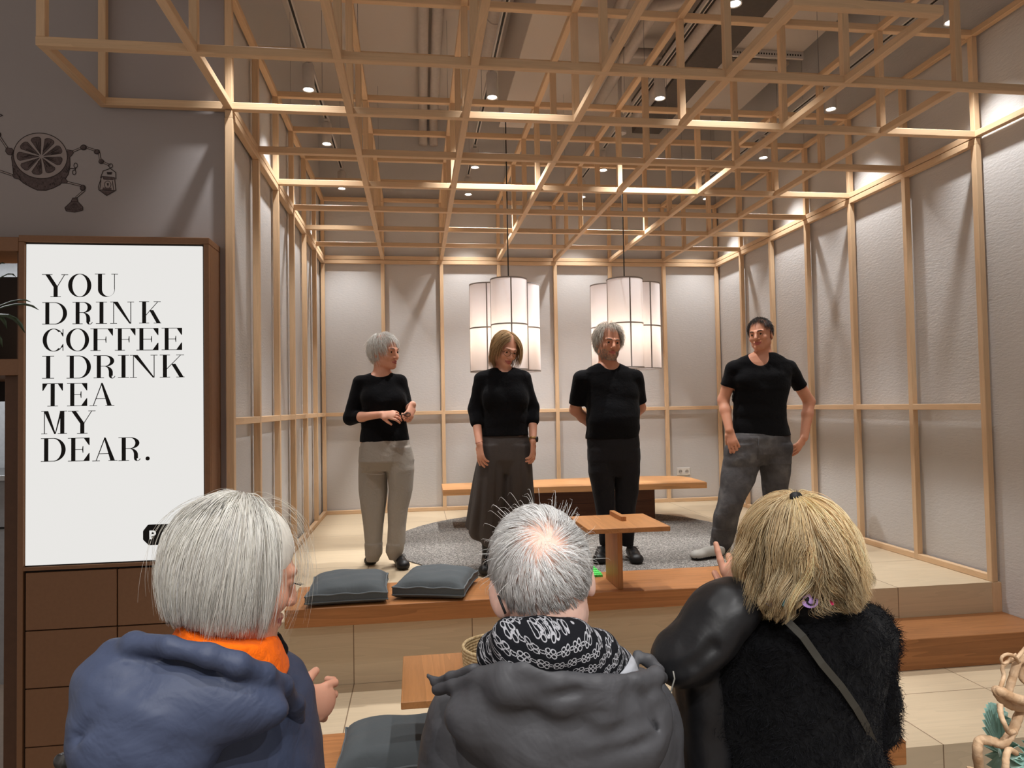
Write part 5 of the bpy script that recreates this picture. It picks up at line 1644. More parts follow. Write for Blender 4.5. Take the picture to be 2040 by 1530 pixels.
m.v = [(a - t.location.x, b - t.location.y, c - t.location.z) for a, b, c in m.v]
build('watch_face', m, M_BLACK, w_, smooth=True, local=True, angle=40)
wb = wrL - nrm(wrL - elL) * 0.012
m = MB(); m.tube([wb + 0.0265 * (V3(1, 0, 0) * math.cos(a) + V3(0, 1, 0) * math.sin(a)) + V3(0, 0, 0.006 * math.cos(a)) for a in np.linspace(0, 2 * math.pi, 25)], 0.002, 6, cap=False)
build('bracelet', m, plain('thin_red_cord', lin(150, 84, 62), 0.5), t, smooth=True)

# ------------------------------------------------------------------ man with curly grey hair and beard
y0 = 5.02
t = person('standing person with curly grey hair and beard, all in black, hands behind back', (onz(1228, 1112, 0)[0], y0, 0.0))
hf = head_frame(J(1212, 684, y0 - 0.01), 6, 4, 5, 1.05)
neck = J(1211, 727, y0 + 0.02)
shL, shR = J(1158, 755, y0), J(1265, 753, y0)
elL, wrL = J(1146, 816, y0 + 0.07), J(1190, 858, y0 + 0.17)
elR, wrR = J(1275, 812, y0 + 0.07), J(1240, 852, y0 + 0.17)
torso = secs_px([(724, 1190, 1234, .055), (732, 1172, 1252, .07), (742, 1160, 1264, .09), (770, 1164, 1271, .118), (800, 1168, 1271, .128, -.008), (830, 1169, 1271, .142, -.014), (850, 1168, 1270, .14, -.012), (873, 1168, 1271, .125)], y0)
S = Field()
add_head(S, hf, neck, 0.060, 1.1, 1.08, 0.45, fat=1.06)
S.loft(torso, 0, 0.03, -0.012)
arm_skin(S, shL, elL, wrL, (0.048, 0.041, 0.030)); arm_skin(S, shR, elR, wrR, (0.048, 0.041, 0.030))
add_hand(S, wrL, V3(1, 0.1, -0.2), V3(0, 1, 0.2), 1, 1.05, (30, 30, 30, 30)); add_hand(S, wrR + V3(0, 0.05, 0), V3(-1, 0.1, -0.2), V3(0, 1, 0.2), -1, 1.05, (30, 30, 30, 30))
legL = secs_px([(895, 1172, 1221, .118), (940, 1174, 1222, .112), (976, 1181, 1222.5, .09), (1011, 1187, 1222.5, .078), (1040, 1193, 1221, .068), (1072, 1196, 1220, .062), (1086, 1197, 1219, .062)], y0 + 0.01)
legR = secs_px([(895, 1222, 1271, .118), (940, 1223, 1273, .112), (976, 1226, 1271, .09), (1011, 1227, 1264, .078), (1040, 1232, 1262, .07), (1072, 1237, 1261, .062), (1086, 1237, 1260, .062)], y0 + 0.01)
hip = secs_px([(862, 1170, 1270, .118), (885, 1170, 1272, .125), (915, 1172, 1272, .124), (948, 1182, 1264, .08)], y0)
for q in (legL, legR): S.loft(q, 0, 0.02, -0.018)
S.loft(hip, 0, 0.03, -0.015)
lo, hi = hf[0]((0, 0, 0)) - 0.19, hf[0]((0, 0, 0)) + 0.19
V, Q = skin_of(S, 0.008, fine=[(lo, hi, 0.0032), (elL - V3(.08, .10, .10), wrL + V3(-0.02, .08, .16), 0.004), (np.minimum(elR, wrR) + V3(0.03, -.10, -.08), np.maximum(elR, wrR) + V3(.08, .0, .12), 0.004)])
mi, L_ = face_regions(V, Q, hf, 0.45)
add_mesh('body', (V, Q), [M_SKIN2, M_LIP], t, mi)
F = Field().loft(torso, 0, 0.03)
for sh, el in ((shL, elL), (shR, elR)):
    F.cap(sh, el, 0.061, 0.055, 0.035)
F.ell(J(1218, 830, y0 - 0.07), V3(0.12, 0.085, 0.10), k=0.06)
F.noise(wrinkle(31, 0.0035, 30, 5, (0.45, 0.45, 1.8), 0.5)); F.plane(J(1220, 874, y0), (0, 0, -1))
for sh, el in ((shL, elL), (shR, elR)): sleeve_cut(F, sh, el, 0.83, 0.066)
F.cap(neck + V3(0, 0.02, 0.06), neck - V3(0, 0.03, 0.006), 0.068, 0.075, 0.006, 's')
cloth('black_tee', F, 0.0055, M_BLACKTEE, t)
F = Field().loft(hip, 0, 0.03).loft(legL, 0, 0.014).loft(legR, 0, 0.014)
F.noise(wrinkle(32, 0.0035, 26, 5, (0.8, 0.8, 1.0), 0.5)); F.noise(wrinkle(33, 0.004, 55, 4, (0.5, 0.5, 1.4)), (-9, -9, 0.0), (9, 9, 0.24))
cloth('black_trousers', F, 0.006, M_BLACKDENIM, t)
shoe(t, onz(1206, 1094, 0.0135), onz(1194, 1125, 0.0135), 1.05, 0.085, M_SHOEBLK, M_SOLEBLK, laces=M_LACE)
shoe(t, onz(1248, 1094, 0.0135), onz(1270, 1125, 0.0135), 1.05, 0.085, M_SHOEBLK, M_SOLEBLK, laces=M_LACE)
eyes(hf, t, brow=plain('grey_brow_dark', lin(96, 84, 76), 0.7), brow_r=0.0032, dz=-0.002)
hl = lambda q: ((q[:, 1] < -0.05) & (q[:, 2] > 0.085)) | ((q[:, 1] >= -0.05) & (q[:, 1] < 0.0) & (q[:, 2] > 0.025)) | ((q[:, 1] >= 0.0) & (q[:, 2] > -0.05))
pts, P = scalp_flow(hf, 2300, 0.085, 7, hl, (0.0, 0.03, 0.125), 11, 0.022, 0.10, 0.35, puff=0.5, curl=0.9, rx=(0.081, 0.100, 0.096), avoid=lambda q: (q[:, 1] < -0.065) & (q[:, 2] < 0.070) & (np.abs(q[:, 0]) < 0.068))
strands('hair', pts - np.array(t.location), 0.0012, M_HAIR, t, hair_cols(len(pts), 3, lin(190, 182, 170), lin(244, 238, 228), lin(136, 124, 112), 0.15))
bl = lambda q: (q[:, 1] < -0.01) & (q[:, 2] < -0.042) & (q[:, 2] > -0.115) & (np.abs(q[:, 0]) < 0.07) & ~((np.abs(q[:, 0]) < 0.026) & (np.abs(q[:, 2] + 0.064) < 0.012) & (q[:, 1] < -0.06)) & ((q[:, 2] < -0.05) | (np.abs(q[:, 0]) > 0.045)) 
rb = np.random.RandomState(9); cen = V[Q].mean(1); Lc = ((cen - hf[0]((0, 0, 0))) @ hf[1]) / hf[2]
cand = np.where(bl(Lc))[0]; pick = rb.choice(cand, 1500)
nv = np.cross(V[Q[pick, 2]] - V[Q[pick, 0]], V[Q[pick, 3]] - V[Q[pick, 1]]); nv /= np.linalg.norm(nv, axis=1)[:, None]
p0 = cen[pick] - nv * 0.001; dn = nv * 0.5 + np.array([0, 0, -0.9]) + rb.normal(size=nv.shape) * 0.25; dn /= np.linalg.norm(dn, axis=1)[:, None]
bp = np.stack([p0 + dn * q for q in np.linspace(0, 0.008, 4)], 1)
strands('beard', bp - np.array(t.location), 0.0009, M_HAIR, t, hair_cols(len(bp), 4, lin(196, 182, 170), lin(242, 236, 228), lin(150, 130, 116), 0.2))

# ------------------------------------------------------------------ man in faded jeans, hand in pocket
y0 = 5.0
t = person('standing person with short dark hair, black tee and faded grey jeans, hand in pocket', (onz(1500, 1112, 0)[0], y0, 0.0))
hf = head_frame(J(1515, 668, y0 - 0.01), -46, 2, -6, 1.02)
neck = J(1520, 712, y0 + 0.02)
shL, shR = J(1461, 735, y0), J(1572, 734, y0)
elL, wrL = J(1441, 797, y0 + 0.06), J(1453, 857, y0 - 0.06)
elR, wrR = J(1612, 800, y0 + 0.05), J(1602, 872, y0 - 0.02)
torso = secs_px([(703, 1496, 1543, .055), (711, 1478, 1558, .07), (722, 1462, 1573, .088), (745, 1461, 1574, .112), (775, 1463, 1568, .122, -.008), (805, 1465, 1562, .115), (835, 1463, 1563, .11), (869, 1461, 1571, .115)], y0)
S = Field()
add_head(S, hf, neck, 0.056, 1.1, 1.1, 1.0)
S.loft(torso, -5, 0.03, -0.010)
S.cap(neck, neck - V3(0, 0, 0.08), 0.06, 0.08, 0.03)
arm_skin(S, shL, elL, wrL, (0.047, 0.041, 0.029)); arm_skin(S, shR, elR, wrR, (0.047, 0.042, 0.030))
add_hand(S, wrL, J(1466, 905, y0 - 0.10) - wrL, V3(-0.55, -0.8, 0.1), 1, 1.03, (10, 12, 14, 16), 0.7, (18, 10))
add_hand(S, wrR, J(1576, 912, y0 - 0.06) - wrR, V3(0.75, -0.6, 0.3), -1, 1.03, (20, 24, 28, 30), 0.9, (30, 20))
legL = secs_px([(885, 1450, 1510, .112), (912, 1444, 1512, .114), (929, 1441, 1512, .105), (960, 1433, 1497, .095, -.03), (998, 1426, 1470, .085, -.06), (1020, 1419, 1464, .08, -.06), (1062, 1415, 1459, .07, -.05), (1096, 1412, 1446, .06, -.04)], y0)
legR = secs_px([(885, 1511, 1571, .112), (912, 1512, 1573, .113), (946, 1517, 1570, .095), (980, 1522, 1565, .085), (1020, 1526, 1562, .08), (1062, 1528, 1560, .072, .03), (1092, 1530, 1560, .065, .05)], y0)
hip = secs_px([(862, 1464, 1569, .112), (872, 1452, 1571, .118), (890, 1447, 1572, .122), (904, 1446, 1572, .118), (924, 1456, 1563, .08)], y0)
for q in (legL, legR): S.loft(q, 0, 0.02, -0.02)
S.loft(hip, 0, 0.03, -0.016)
lo, hi = hf[0]((0, 0, 0)) - 0.20, hf[0]((0, 0, 0)) + 0.19
V, Q = skin_of(S, 0.008, fine=[(lo - V3(0, 0, .08), hi, 0.0032), (np.minimum(elL, wrL) - V3(.08, .10, .10), np.maximum(elL, wrL) + V3(.07, .06, .16), 0.0036), (np.minimum(elR, wrR) - V3(.10, .10, .20), np.maximum(elR, wrR) + V3(.08, .1, .18), 0.0036)])
mi, L_ = face_regions(V, Q, hf, 1.0)
add_mesh('body', (V, Q), [M_SKIN2, M_LIP], t, mi)
F = Field().loft(torso, -5, 0.03)
for sh, el in ((shL, elL), (shR, elR)): F.cap(sh, el, 0.058, 0.050, 0.035)
F.ell(J(1490, 757, y0 - 0.075), V3(0.07, 0.04, 0.045), k=0.06).ell(J(1540, 757, y0 - 0.07), V3(0.07, 0.04, 0.045), k=0.06)
F.noise(wrinkle(41, 0.0024, 36, 5, (0.45, 0.45, 1.8), 0.5)); F.plane(J(1516, 869, y0), (0, 0, -1))
for sh, el in ((shL, elL), (shR, elR)): sleeve_cut(F, sh, el, 0.56, 0.062)
F.ell(J(1518, 703, y0 - 0.11), V3(0.086, 0.13, 0.095), k=0.006, op='s')
F.cap(neck + V3(0, 0.02, 0.06), neck - V3(0, 0.0, 0.006), 0.064, 0.068, 0.006, 's')
cloth('black_tee', F, 0.0055, M_BLACKTEE, t)
F = Field().loft(hip, 0, 0.03).loft(legL, 0, 0.016).loft(legR, 0, 0.016)
F.noise(wrinkle(42, 0.0045, 24, 5, (0.6, 0.6, 1.3), 0.6)); F.noise(wrinkle(43, 0.005, 50, 4, (0.5, 0.5, 1.4)), (-9, -9, 0.0), (9, 9, 0.20)); F.noise(wrinkle(44, 0.004, 45, 4, (0.4, 0.4, 1.5)), (-9, -9, 0.66), (9, 9, 0.86))
jn = cloth('grey_jeans', F, 0.006, M_DENIM, t)
m = MB(); m.tube([J(1512, 870, y0 - 0.125), J(1511, 890, y0 - 0.130), J(1510, 915, y0 - 0.118)], 0.003, 6)
m.tube([J(1527, 872, y0 - 0.118), J(1532, 881, y0 - 0.116), J(1545, 885, y0 - 0.103), J(1560, 885, y0 - 0.08)], 0.0022, 6)
m.v = [(a - t.location.x, b - t.location.y, c - t.location.z) for a, b, c in m.v]
build('fly_seam', m, M_DENIM, jn, smooth=True, local=True)
shoe(t, onz(1443, 1108, 0.0135), onz(1378, 1116, 0.0135), 1.0, 0.085, M_SHOEGREY, M_SOLEBLK)
shoe(t, onz(1548, 1095, 0.0135), onz(1575, 1110, 0.0135), 1.0, 0.085, M_SHOEGREY, M_SOLEBLK)
eyes(hf, t, brow=plain('dark_brow', lin(46, 36, 30), 0.7), brow_r=0.0034, dz=-0.001)
hl = lambda q: ((q[:, 1] < -0.05) & (q[:, 2] > 0.078)) | ((q[:, 1] >= -0.05) & (q[:, 1] < -0.01) & (q[:, 2] > 0.035)) | ((q[:, 1] >= -0.01) & (q[:, 2] > -0.045))
pts, P = scalp_flow(hf, 2600, lambda P, r: np.where(P[:, 2] > 0.07, 0.05, 0.022) * r.uniform(0.7, 1.1, len(P)), 8, hl, (0.0, 0.06, 0.12), 7, 0.012, 0.1, 0.25, puff=0.3, rx=(0.079, 0.098, 0.094), avoid=lambda q: (q[:, 1] < -0.072) & (q[:, 2] < 0.074))
strands('hair', pts - np.array(t.location), 0.0011, M_HAIR, t, hair_cols(len(pts), 6, lin(34, 27, 24), lin(66, 54, 46), lin(100, 92, 86), 0.05))
# ================================================================== the three people in front, seen from behind
def shell_mat(name, c, rough=0.5, wr=0.4, ws=10, spec=0.25):
    t = NT(name); v = t.coords()
    n = t.noise(v, ws, 3, 0.5, 1.2); f = t.noise(v, 1400, 2); n2 = t.noise(v, ws * 3.3, 3, 0.5, 0.6)
    t.base(t.mix(t.math('MULTIPLY', f, 0.25), sc4(c, 1.06), sc4(c, 0.82))); t.set(rough, 0, spec)
    h = t.math('ADD', t.math('ADD', n, t.math('MULTIPLY', n2, 0.25)), t.math('MULTIPLY', f, 0.012))
    t.bump(h, wr, 0.02)
    return t.m
M_NAVY = shell_mat('navy_shell', lin(60, 68, 90), 0.5, 0.35, 9)
M_CHAR = shell_mat('charcoal_shell', lin(66, 66, 69), 0.52, 0.3, 8)
M_LINING = shell_mat('grey_lining', lin(150, 152, 158), 0.7, 0.2, 20)
M_ORANGE = cloth_mat('orange_fleece', lin(240, 106, 16), 0.95, 0.3, 40, 300)
M_PUFF = shell_mat('black_satin_puffer', lin(24, 24, 26), 0.42, 0.12, 10, 0.35)
M_FUZZ = cloth_mat('black_fuzzy_knit', lin(12, 12, 14), 0.95, 0.6, 50, 300)
M_TROUS = cloth_mat('dark_trousers', lin(40, 40, 46), 0.85, 0.2, 20)
def P3(rows): return [J(u, v, y) for u, v, y in rows]
def groove(F, rows, r, depth_k=0.012):
    pts = P3(rows); F.chain(pts, [r] * len(pts), depth_k, 's')
def legs_and_shoes(t, x, y, w=0.10, face=180):
    F = Field()
    for sx in (-1, 1):
        F.loft([(0.12, x + sx * w * 0.9, y, 0.10, 0.11), (-0.30, x + sx * w, y, 0.075, 0.085), (-0.66, x + sx * w, y, 0.06, 0.065), (-0.72, x + sx * w, y + 0.01, 0.06, 0.07)], 0, 0.03)
    cloth('trousers', F, 0.012, M_TROUS, t)
    a = math.radians(face); d = V3(math.sin(a), -math.cos(a), 0)
    for sx in (-1, 1):
        h = V3(x + sx * w, y, GROUND + 0.001) - d * 0.08
        shoe(t, h, h + d * 0.27, 1.05, 0.08, M_SHOEBLK, M_SOLEBLK, ankle=h + d * 0.045 + V3(0, 0, 0.13))

# ------------------------------------------------------------------ person in the navy parka
yA = 1.30
t = person('person seen from behind with silver bob, orange fleece collar and navy hooded parka', (J(440, 1500, 1.36)[0], 1.38, GROUND))
hf = head_frame(J(474, 1143, yA), 119, 19, 4, 1.0)
neck = J(462, 1285, yA + 0.02)
S = Field()
add_head(S, hf, neck, 0.055, 0.95, 1.0, 0.2)
S.cap(neck, neck - V3(0, 0, 0.11), 0.062, 0.075, 0.03)
shl, shr = J(255, 1380, 1.36), J(528, 1400, 1.40)
el = J(562, 1590, 1.48); wr = J(572, 1402, 1.58)
S.cap(neck - V3(0, 0, .12), shr, 0.045, 0.035, 0.03); arm_skin(S, shr, el, wr, (0.036, 0.034, 0.028))
S.cap(neck - V3(0, 0, .12), shl, 0.06, 0.05, 0.04)
ell_ = J(225, 1640, 1.42); S.cap(shl, ell_, 0.045, 0.038, 0.03)
S.loft([(0.56, neck[0], yA + 0.07, 0.09, 0.06), (0.2, neck[0], yA + 0.08, 0.10, 0.07), (0.05, neck[0], yA + 0.08, 0.14, 0.1)], 0, 0.04)
hd = J(648, 1398, 1.64) - wr
add_hand(S, wr, hd, V3(0.22, -0.95, 0.20), -1, 1.08, (40, 48, 54, 60), 1.1, (32, 35), 0.003)
c = hf[0]((0, 0, 0))
V, Q = skin_of(S, 0.009, fine=[(c - 0.19, c + 0.17, 0.003), (wr - V3(.06, .08, .12), wr + V3(.16, .16, .12), 0.0022)])
mi, L_ = face_regions(V, Q, hf, 0.2)
add_mesh('body', (V, Q), [M_SKIN, M_LIP], t, mi)
eyes(hf, t)
T_ = hf[0]
for sx in (-1, 1):
    m = MB()
    for q in range(5):
        x = sx * (0.024 + q * 0.005)
        m.tube([T_((x, -0.088 + 0.03 * abs(x) , 0.004)), T_((x * 1.06, -0.099 + 0.03 * abs(x), 0.002)), T_((x * 1.1, -0.105 + 0.03 * abs(x), 0.006))], [0.0007, 0.0006, 0.0002], 5)
    build('eyelashes', m, M_BLACK, t)
# coat body
F = Field()
coat = secs_px([(1318, 345, 535, .10, -.0), (1350, 262, 572, .14), (1390, 205, 592, .165), (1440, 190, 603, .175), (1530, 190, 624, .185), (1700, 205, 640, .195), (1950, 190, 650, .205), (2250, 180, 660, .21)], 1.37)
F.loft(coat, 0, 0.03, ex=2.2)
F.cap(shl, ell_, 0.078, 0.07, 0.05).cap(shr, el, 0.078, 0.068, 0.05).cap(el, wr + (el - wr) * 0.06, 0.068, 0.050, 0.03)
F.cap(ell_, J(330, 1650, 1.62), 0.068, 0.055, 0.03)
# shoulder puckers towards the yoke
F.noise(wrinkle(61, 0.006, 20, 6, (1.0, 0.6, 0.9), 0.7)); F.noise(wrinkle(62, 0.003, 60, 5, (1, 1, 1), 0.5))
groove(F, [(549, 1382, 1.19), (520, 1420, 1.175), (490, 1470, 1.165), (455, 1535, 1.16)], 0.006, 0.008)
F.cap(neck + V3(0, 0, 0.12), neck + V3(0, 0.02, 0.02), 0.080, 0.080, 0.01, 's')
F.cap(wr + (wr - el) * 0.5, wr - (wr - el) * 0.12, 0.040, 0.038, 0.006, 's')
cloth('parka', F, 0.006, M_NAVY, t)
# hood hanging down the back: hollow bag with a rolled rim
F = Field()
F.ell(J(345, 1385, 1.20), V3(0.150, 0.070, 0.060), rot_axis((0, 1, 0), 15), 0.03).ell(J(228, 1432, 1.21), V3(0.055, 0.075, 0.098), rot_axis((0, 1, 0), 4), 0.04).ell(J(300, 1490, 1.17), V3(0.095, 0.068, 0.085), None, 0.05).ell(J(440, 1378, 1.19), V3(0.105, 0.05, 0.042), rot_axis((0, 1, 0), 24), 0.03)
rim = [(212, 1335, 1.25), (226, 1303, 1.22), (268, 1282, 1.19), (340, 1287, 1.155), (415, 1302, 1.145), (475, 1321, 1.155), (525, 1343, 1.19), (560, 1368, 1.24), (585, 1402, 1.30), (590, 1436, 1.34)]
F.chain(P3(rim), [0.014, 0.015, 0.015, 0.014, 0.0135, 0.0135, 0.0135, 0.0125, 0.011, 0.010], 0.012)
F.ell(J(425, 1275, 1.30), V3(0.150, 0.095, 0.055), rot_axis((0, 1, 0), 16), 0.012, 's')
for g, r in (([(196, 1490, 1.09), (250, 1420, 1.07), (330, 1362, 1.075), (420, 1340, 1.085)], 0.008), ([(240, 1525, 1.07), (300, 1450, 1.07), (380, 1392, 1.085), (470, 1362, 1.10)], 0.009), ([(290, 1540, 1.07), (350, 1470, 1.08), (430, 1410, 1.10)], 0.010),
             ([(160, 1470, 1.13), (185, 1420, 1.10), (225, 1370, 1.09), (290, 1330, 1.09)], 0.007), ([(300, 1302, 1.09), (380, 1318, 1.085), (460, 1338, 1.10)], 0.006), ([(372, 1315, 1.083), (372, 1360, 1.075), (366, 1420, 1.07)], 0.0025)):
    groove(F, g, r, 0.022)
F.noise(wrinkle(63, 0.0045, 26, 6, (0.8, 0.6, 1.0), 0.75)); F.noise(wrinkle(64, 0.0018, 80, 5, (1, 1, 1), 0.5))
hood = cloth('hood', F, 0.0045, M_NAVY, t)
m = MB()
for a, b_ in (((566, 1366, 1.222), (590, 1412, 1.272)),):
    pass
for u, v in ((594, 1405),):
    p = J(u, v, 1.30)
    mm = MB().lathe([(0.0, 0.003), (0.006, 0.002), (0.008, 0.0), (0.006, -0.002), (0, -0.003)], n=18)
    m.add([tuple(p + np.array((q[0], -q[2] - 0.004, q[1]))) for q in mm.v], mm.f)
m.v = [(a - t.location.x, b - t.location.y, c_ - t.location.z) for a, b, c_ in m.v]
build('snap_button', m, M_STEEL, hood, smooth=True, local=True)
# orange fleece collar
F = Field()
F.loft(secs_px([(1205, 388, 500, .075, -.01), (1225, 366, 520, .088), (1260, 345, 540, .10), (1300, 330, 556, .115, .01), (1345, 318, 566, .13, .02)], yA), 12, 0.02)
F.plane(J(385, 1214, yA - .08), (-0.20, -0.1, 1)); F.slab(lambda x, y, z: (z - J(460, 1229, yA)[2]) * 1.0 - (0.30 * (J(400, 1229, yA)[0] - x)) - 0.0)
F.cap(neck + V3(0, 0, 0.10), neck + V3(0, 0, 0.01), 0.066, 0.066, 0.006, 's')
F.noise(wrinkle(65, 0.004, 34, 5, (0.5, 0.5, 1.6), 0.5)); groove(F, [(370, 1258, 1.19), (400, 1252, 1.18), (450, 1258, 1.18), (500, 1275, 1.20)], 0.004, 0.01)
cloth('fleece_collar', F, 0.004, M_ORANGE, t)
F = Field(); F.chain(P3([(528, 1262, 1.36), (545, 1275, 1.35), (556, 1296, 1.345), (552, 1318, 1.34)]), [0.010, 0.013, 0.014, 0.010], 0.01)
cloth('collar_facing', F, 0.003, M_BLACKKNIT, t)
# cuff
F = Field(); F.cap(wr + (el - wr) * 0.10, wr - (el - wr) * 0.03, 0.049, 0.046, 0.004); F.cap(wr + (el - wr) * 0.0, wr - (el - wr) * 0.2, 0.036, 0.036, 0.003, 's')
cloth('cuff', F, 0.0035, M_BLACKKNIT, t)
legs_and_shoes(t, t.location.x, 1.40, 0.10, 150)
# silver bob
M_CAPSILVER = plain('silver_hair_base', lin(232, 228, 218), 0.7, noise=0.06)
F = Field(); F.ell(hf[0]((0, 0.012, 0.032)), V3(0.079, 0.099, 0.095), hf[1], 0.01).ell(hf[0]((0, 0.035, -0.02)), V3(0.070, 0.070, 0.060), hf[1], 0.03)
F.ell(hf[0]((0, -0.115, -0.035)), V3(0.07, 0.075, 0.10), hf[1], 0.012, 's').plane(hf[0]((0, 0, -0.085)), -np.array(hf[1])[:, 2], 0.01)
cloth('hair_base', F, 0.005, M_CAPSILVER, t)
hl = lambda q: ((q[:, 1] < -0.055) & (q[:, 2] > 0.066)) | ((q[:, 1] >= -0.055) & (q[:, 1] < 0.0) & (q[:, 2] > 0.025)) | ((q[:, 1] >= 0.0) & (q[:, 2] > -0.055))
def lenA(P, r): return (0.062 + 0.92 * np.clip(P[:, 2] + 0.055, 0, 0.2)) * r.uniform(0.88, 1.06, len(P))
pts, P = scalp_flow(hf, 10500, lenA, 61, hl, (0.0, 0.030, 0.135), 18, 0.014, 0.55, 0.10, puff=0.35, rx=(0.085, 0.106, 0.101), avoid=lambda q: (q[:, 1] < -0.058) & (q[:, 2] < 0.040) & (np.abs(q[:, 0]) < 0.085))
pts, lk = clump(pts, P, 170, 0.55, 5)
tone = np.random.RandomState(6).uniform(0.80, 1.06, 170)[lk][:, None]
cols = np.clip(hair_cols(len(pts), 61, lin(242, 239, 230), lin(255, 254, 250), lin(205, 199, 190), 0.12) * tone, 0, 0.98)
strands('hair', pts - np.array(t.location), 0.00060, M_HAIR, t, cols)
pts, P = scalp_flow(hf, 220, lenA, 62, hl, (0.0, 0.030, 0.135), 16, 0.02, 0.5, 0.16, puff=0.55, rx=(0.086, 0.107, 0.102))
strands('flyaway_hair', pts - np.array(t.location), 0.00028, M_HAIR, t, hair_cols(len(pts), 63, lin(216, 210, 196), lin(250, 248, 240)))
# bag strap peeping out at the lower left
F = Field(); F.chain(P3([(128, 1518, 1.22), (150, 1516, 1.20), (175, 1530, 1.19), (200, 1560, 1.18)]), [0.014] * 4, 0.01)
F.noise(wrinkle(66, 0.0022, 260, 5, (1, 1, 1), 0.5))
o = cloth('bag_strap', F, 0.0025, plain('black_scaly_leather', lin(26, 25, 26), 0.35), t)

# ------------------------------------------------------------------ grey-haired man in the charcoal jacket
yA = 1.28
t = person('person seen from behind with short white hair, patterned black scarf and charcoal hooded jacket', (J(1085, 1500, 1.36)[0], 1.38, GROUND))
hf = head_frame(J(1080, 1160, yA), 184, 12, 9, 1.05)
neck = J(1085, 1285, yA + 0.0)
S = Field()
add_head(S, hf, neck, 0.058, 1.05, 1.05, 0.2, fat=1.03)
for sx in (-1, 1): S.ell(hf[0]((sx * 0.082, 0.006, -0.008)), V3(0.010, 0.021, 0.034) * 1.05, hf[1] @ rot_axis((0, 0, 1), sx * 28), 0.006)
S.cap(neck, neck - V3(0, 0, 0.12), 0.066, 0.08, 0.03)
shl, shr = J(952, 1425, 1.36), J(1250, 1425, 1.36)
ell_, elr = J(925, 1680, 1.40), J(1258, 1680, 1.40)
S.loft([(0.56, neck[0], yA + 0.07, 0.09, 0.06), (0.2, neck[0], yA + 0.08, 0.10, 0.07), (0.05, neck[0], yA + 0.08, 0.14, 0.1)], 0, 0.04)
for a, b_ in ((shl, ell_), (shr, elr)): S.cap(neck - V3(0, 0, .14), a, 0.06, 0.045, 0.04); S.cap(a, b_, 0.045, 0.04, 0.03)
c = hf[0]((0, 0, 0))
V, Q = skin_of(S, 0.009, fine=[(c - V3(.15, .17, .19), c + 0.17, 0.003)])
mi, L_ = face_regions(V, Q, hf, 0.2)
add_mesh('body', (V, Q), [skin_mat('skin_pink', lin(228, 194, 178)), M_LIP], t, mi)
eyes(hf, t)
# jacket
F = Field()
coat = secs_px([(1335, 975, 1215, .10), (1365, 905, 1285, .14), (1400, 872, 1320, .17), (1450, 852, 1338, .18), (1530, 842, 1348, .19), (1700, 850, 1345, .20), (2000, 850, 1345, .205), (2250, 850, 1345, .21)], 1.37)
F.loft(coat, 0, 0.03, ex=2.2)
F.cap(shl, ell_, 0.080, 0.072, 0.05).cap(shr, elr, 0.080, 0.072, 0.05).cap(ell_, J(960, 1700, 1.62), 0.07, 0.055, 0.03).cap(elr, J(1240, 1700, 1.62), 0.07, 0.055, 0.03)
F.noise(wrinkle(71, 0.006, 18, 6, (0.9, 0.6, 0.9), 0.7)); F.noise(wrinkle(72, 0.0022, 70, 5, (1, 1, 1), 0.5))
groove(F, [(918, 1367, 1.24), (922, 1400, 1.215), (932, 1440, 1.20), (958, 1495, 1.185), (990, 1545, 1.18)], 0.004, 0.008)
F.cap(neck + V3(0, 0, 0.12), neck + V3(0, 0.02, 0.0), 0.084, 0.084, 0.01, 's')
cloth('jacket', F, 0.006, M_CHAR, t)
# hood: wide collapsed bag with a thin turned edge and a flap on the left
F = Field()
F.ell(J(1120, 1440, 1.21), V3(0.175, 0.065, 0.075), None, 0.03).ell(J(1235, 1425, 1.23), V3(0.085, 0.075, 0.078), None, 0.04).ell(J(1000, 1405, 1.22), V3(0.095, 0.060, 0.050), rot_axis((0, 1, 0), -10), 0.03).ell(J(1150, 1505, 1.19), V3(0.13, 0.060, 0.09), None, 0.05)
rim = [(872, 1372, 1.27), (905, 1362, 1.24), (955, 1345, 1.20), (1010, 1334, 1.165), (1045, 1332, 1.15), (1115, 1347, 1.135), (1190, 1360, 1.14), (1262, 1358, 1.165), (1305, 1345, 1.20), (1318, 1350, 1.26)]
F.chain(P3(rim), [0.007, 0.009, 0.0095, 0.0095, 0.0095, 0.0095, 0.0095, 0.010, 0.011, 0.010], 0.010)
F.chain(P3([(960, 1378, 1.20), (1010, 1368, 1.165), (1115, 1385, 1.145), (1200, 1398, 1.15), (1280, 1390, 1.19)]), [0.018, 0.02, 0.02, 0.02, 0.02], 0.03)
F.ell(J(1150, 1300, 1.29), V3(0.180, 0.11, 0.060), None, 0.010, 's')
for g, r in (([(955, 1350, 1.14), (985, 1400, 1.125), (1000, 1450, 1.13), (1035, 1540, 1.13)], 0.005), ([(1030, 1440, 1.11), (1080, 1395, 1.115), (1150, 1380, 1.12)], 0.007), ([(1010, 1500, 1.13), (1040, 1455, 1.115), (1085, 1420, 1.11)], 0.008), ([(1100, 1480, 1.10), (1190, 1470, 1.105), (1290, 1440, 1.13), (1335, 1400, 1.17)], 0.009), ([(1120, 1530, 1.11), (1210, 1505, 1.115), (1320, 1470, 1.14)], 0.007), ([(1120, 1420, 1.105), (1200, 1430, 1.11), (1260, 1425, 1.12)], 0.006), ([(1262, 1360, 1.14), (1290, 1400, 1.15), (1310, 1470, 1.17)], 0.006)):
    groove(F, g, r, 0.018)
F.noise(wrinkle(73, 0.004, 28, 6, (0.8, 0.6, 1.0), 0.75)); F.noise(wrinkle(74, 0.0016, 80, 5, (1, 1, 1), 0.5))
hood = cloth('hood', F, 0.0045, M_CHAR, t)
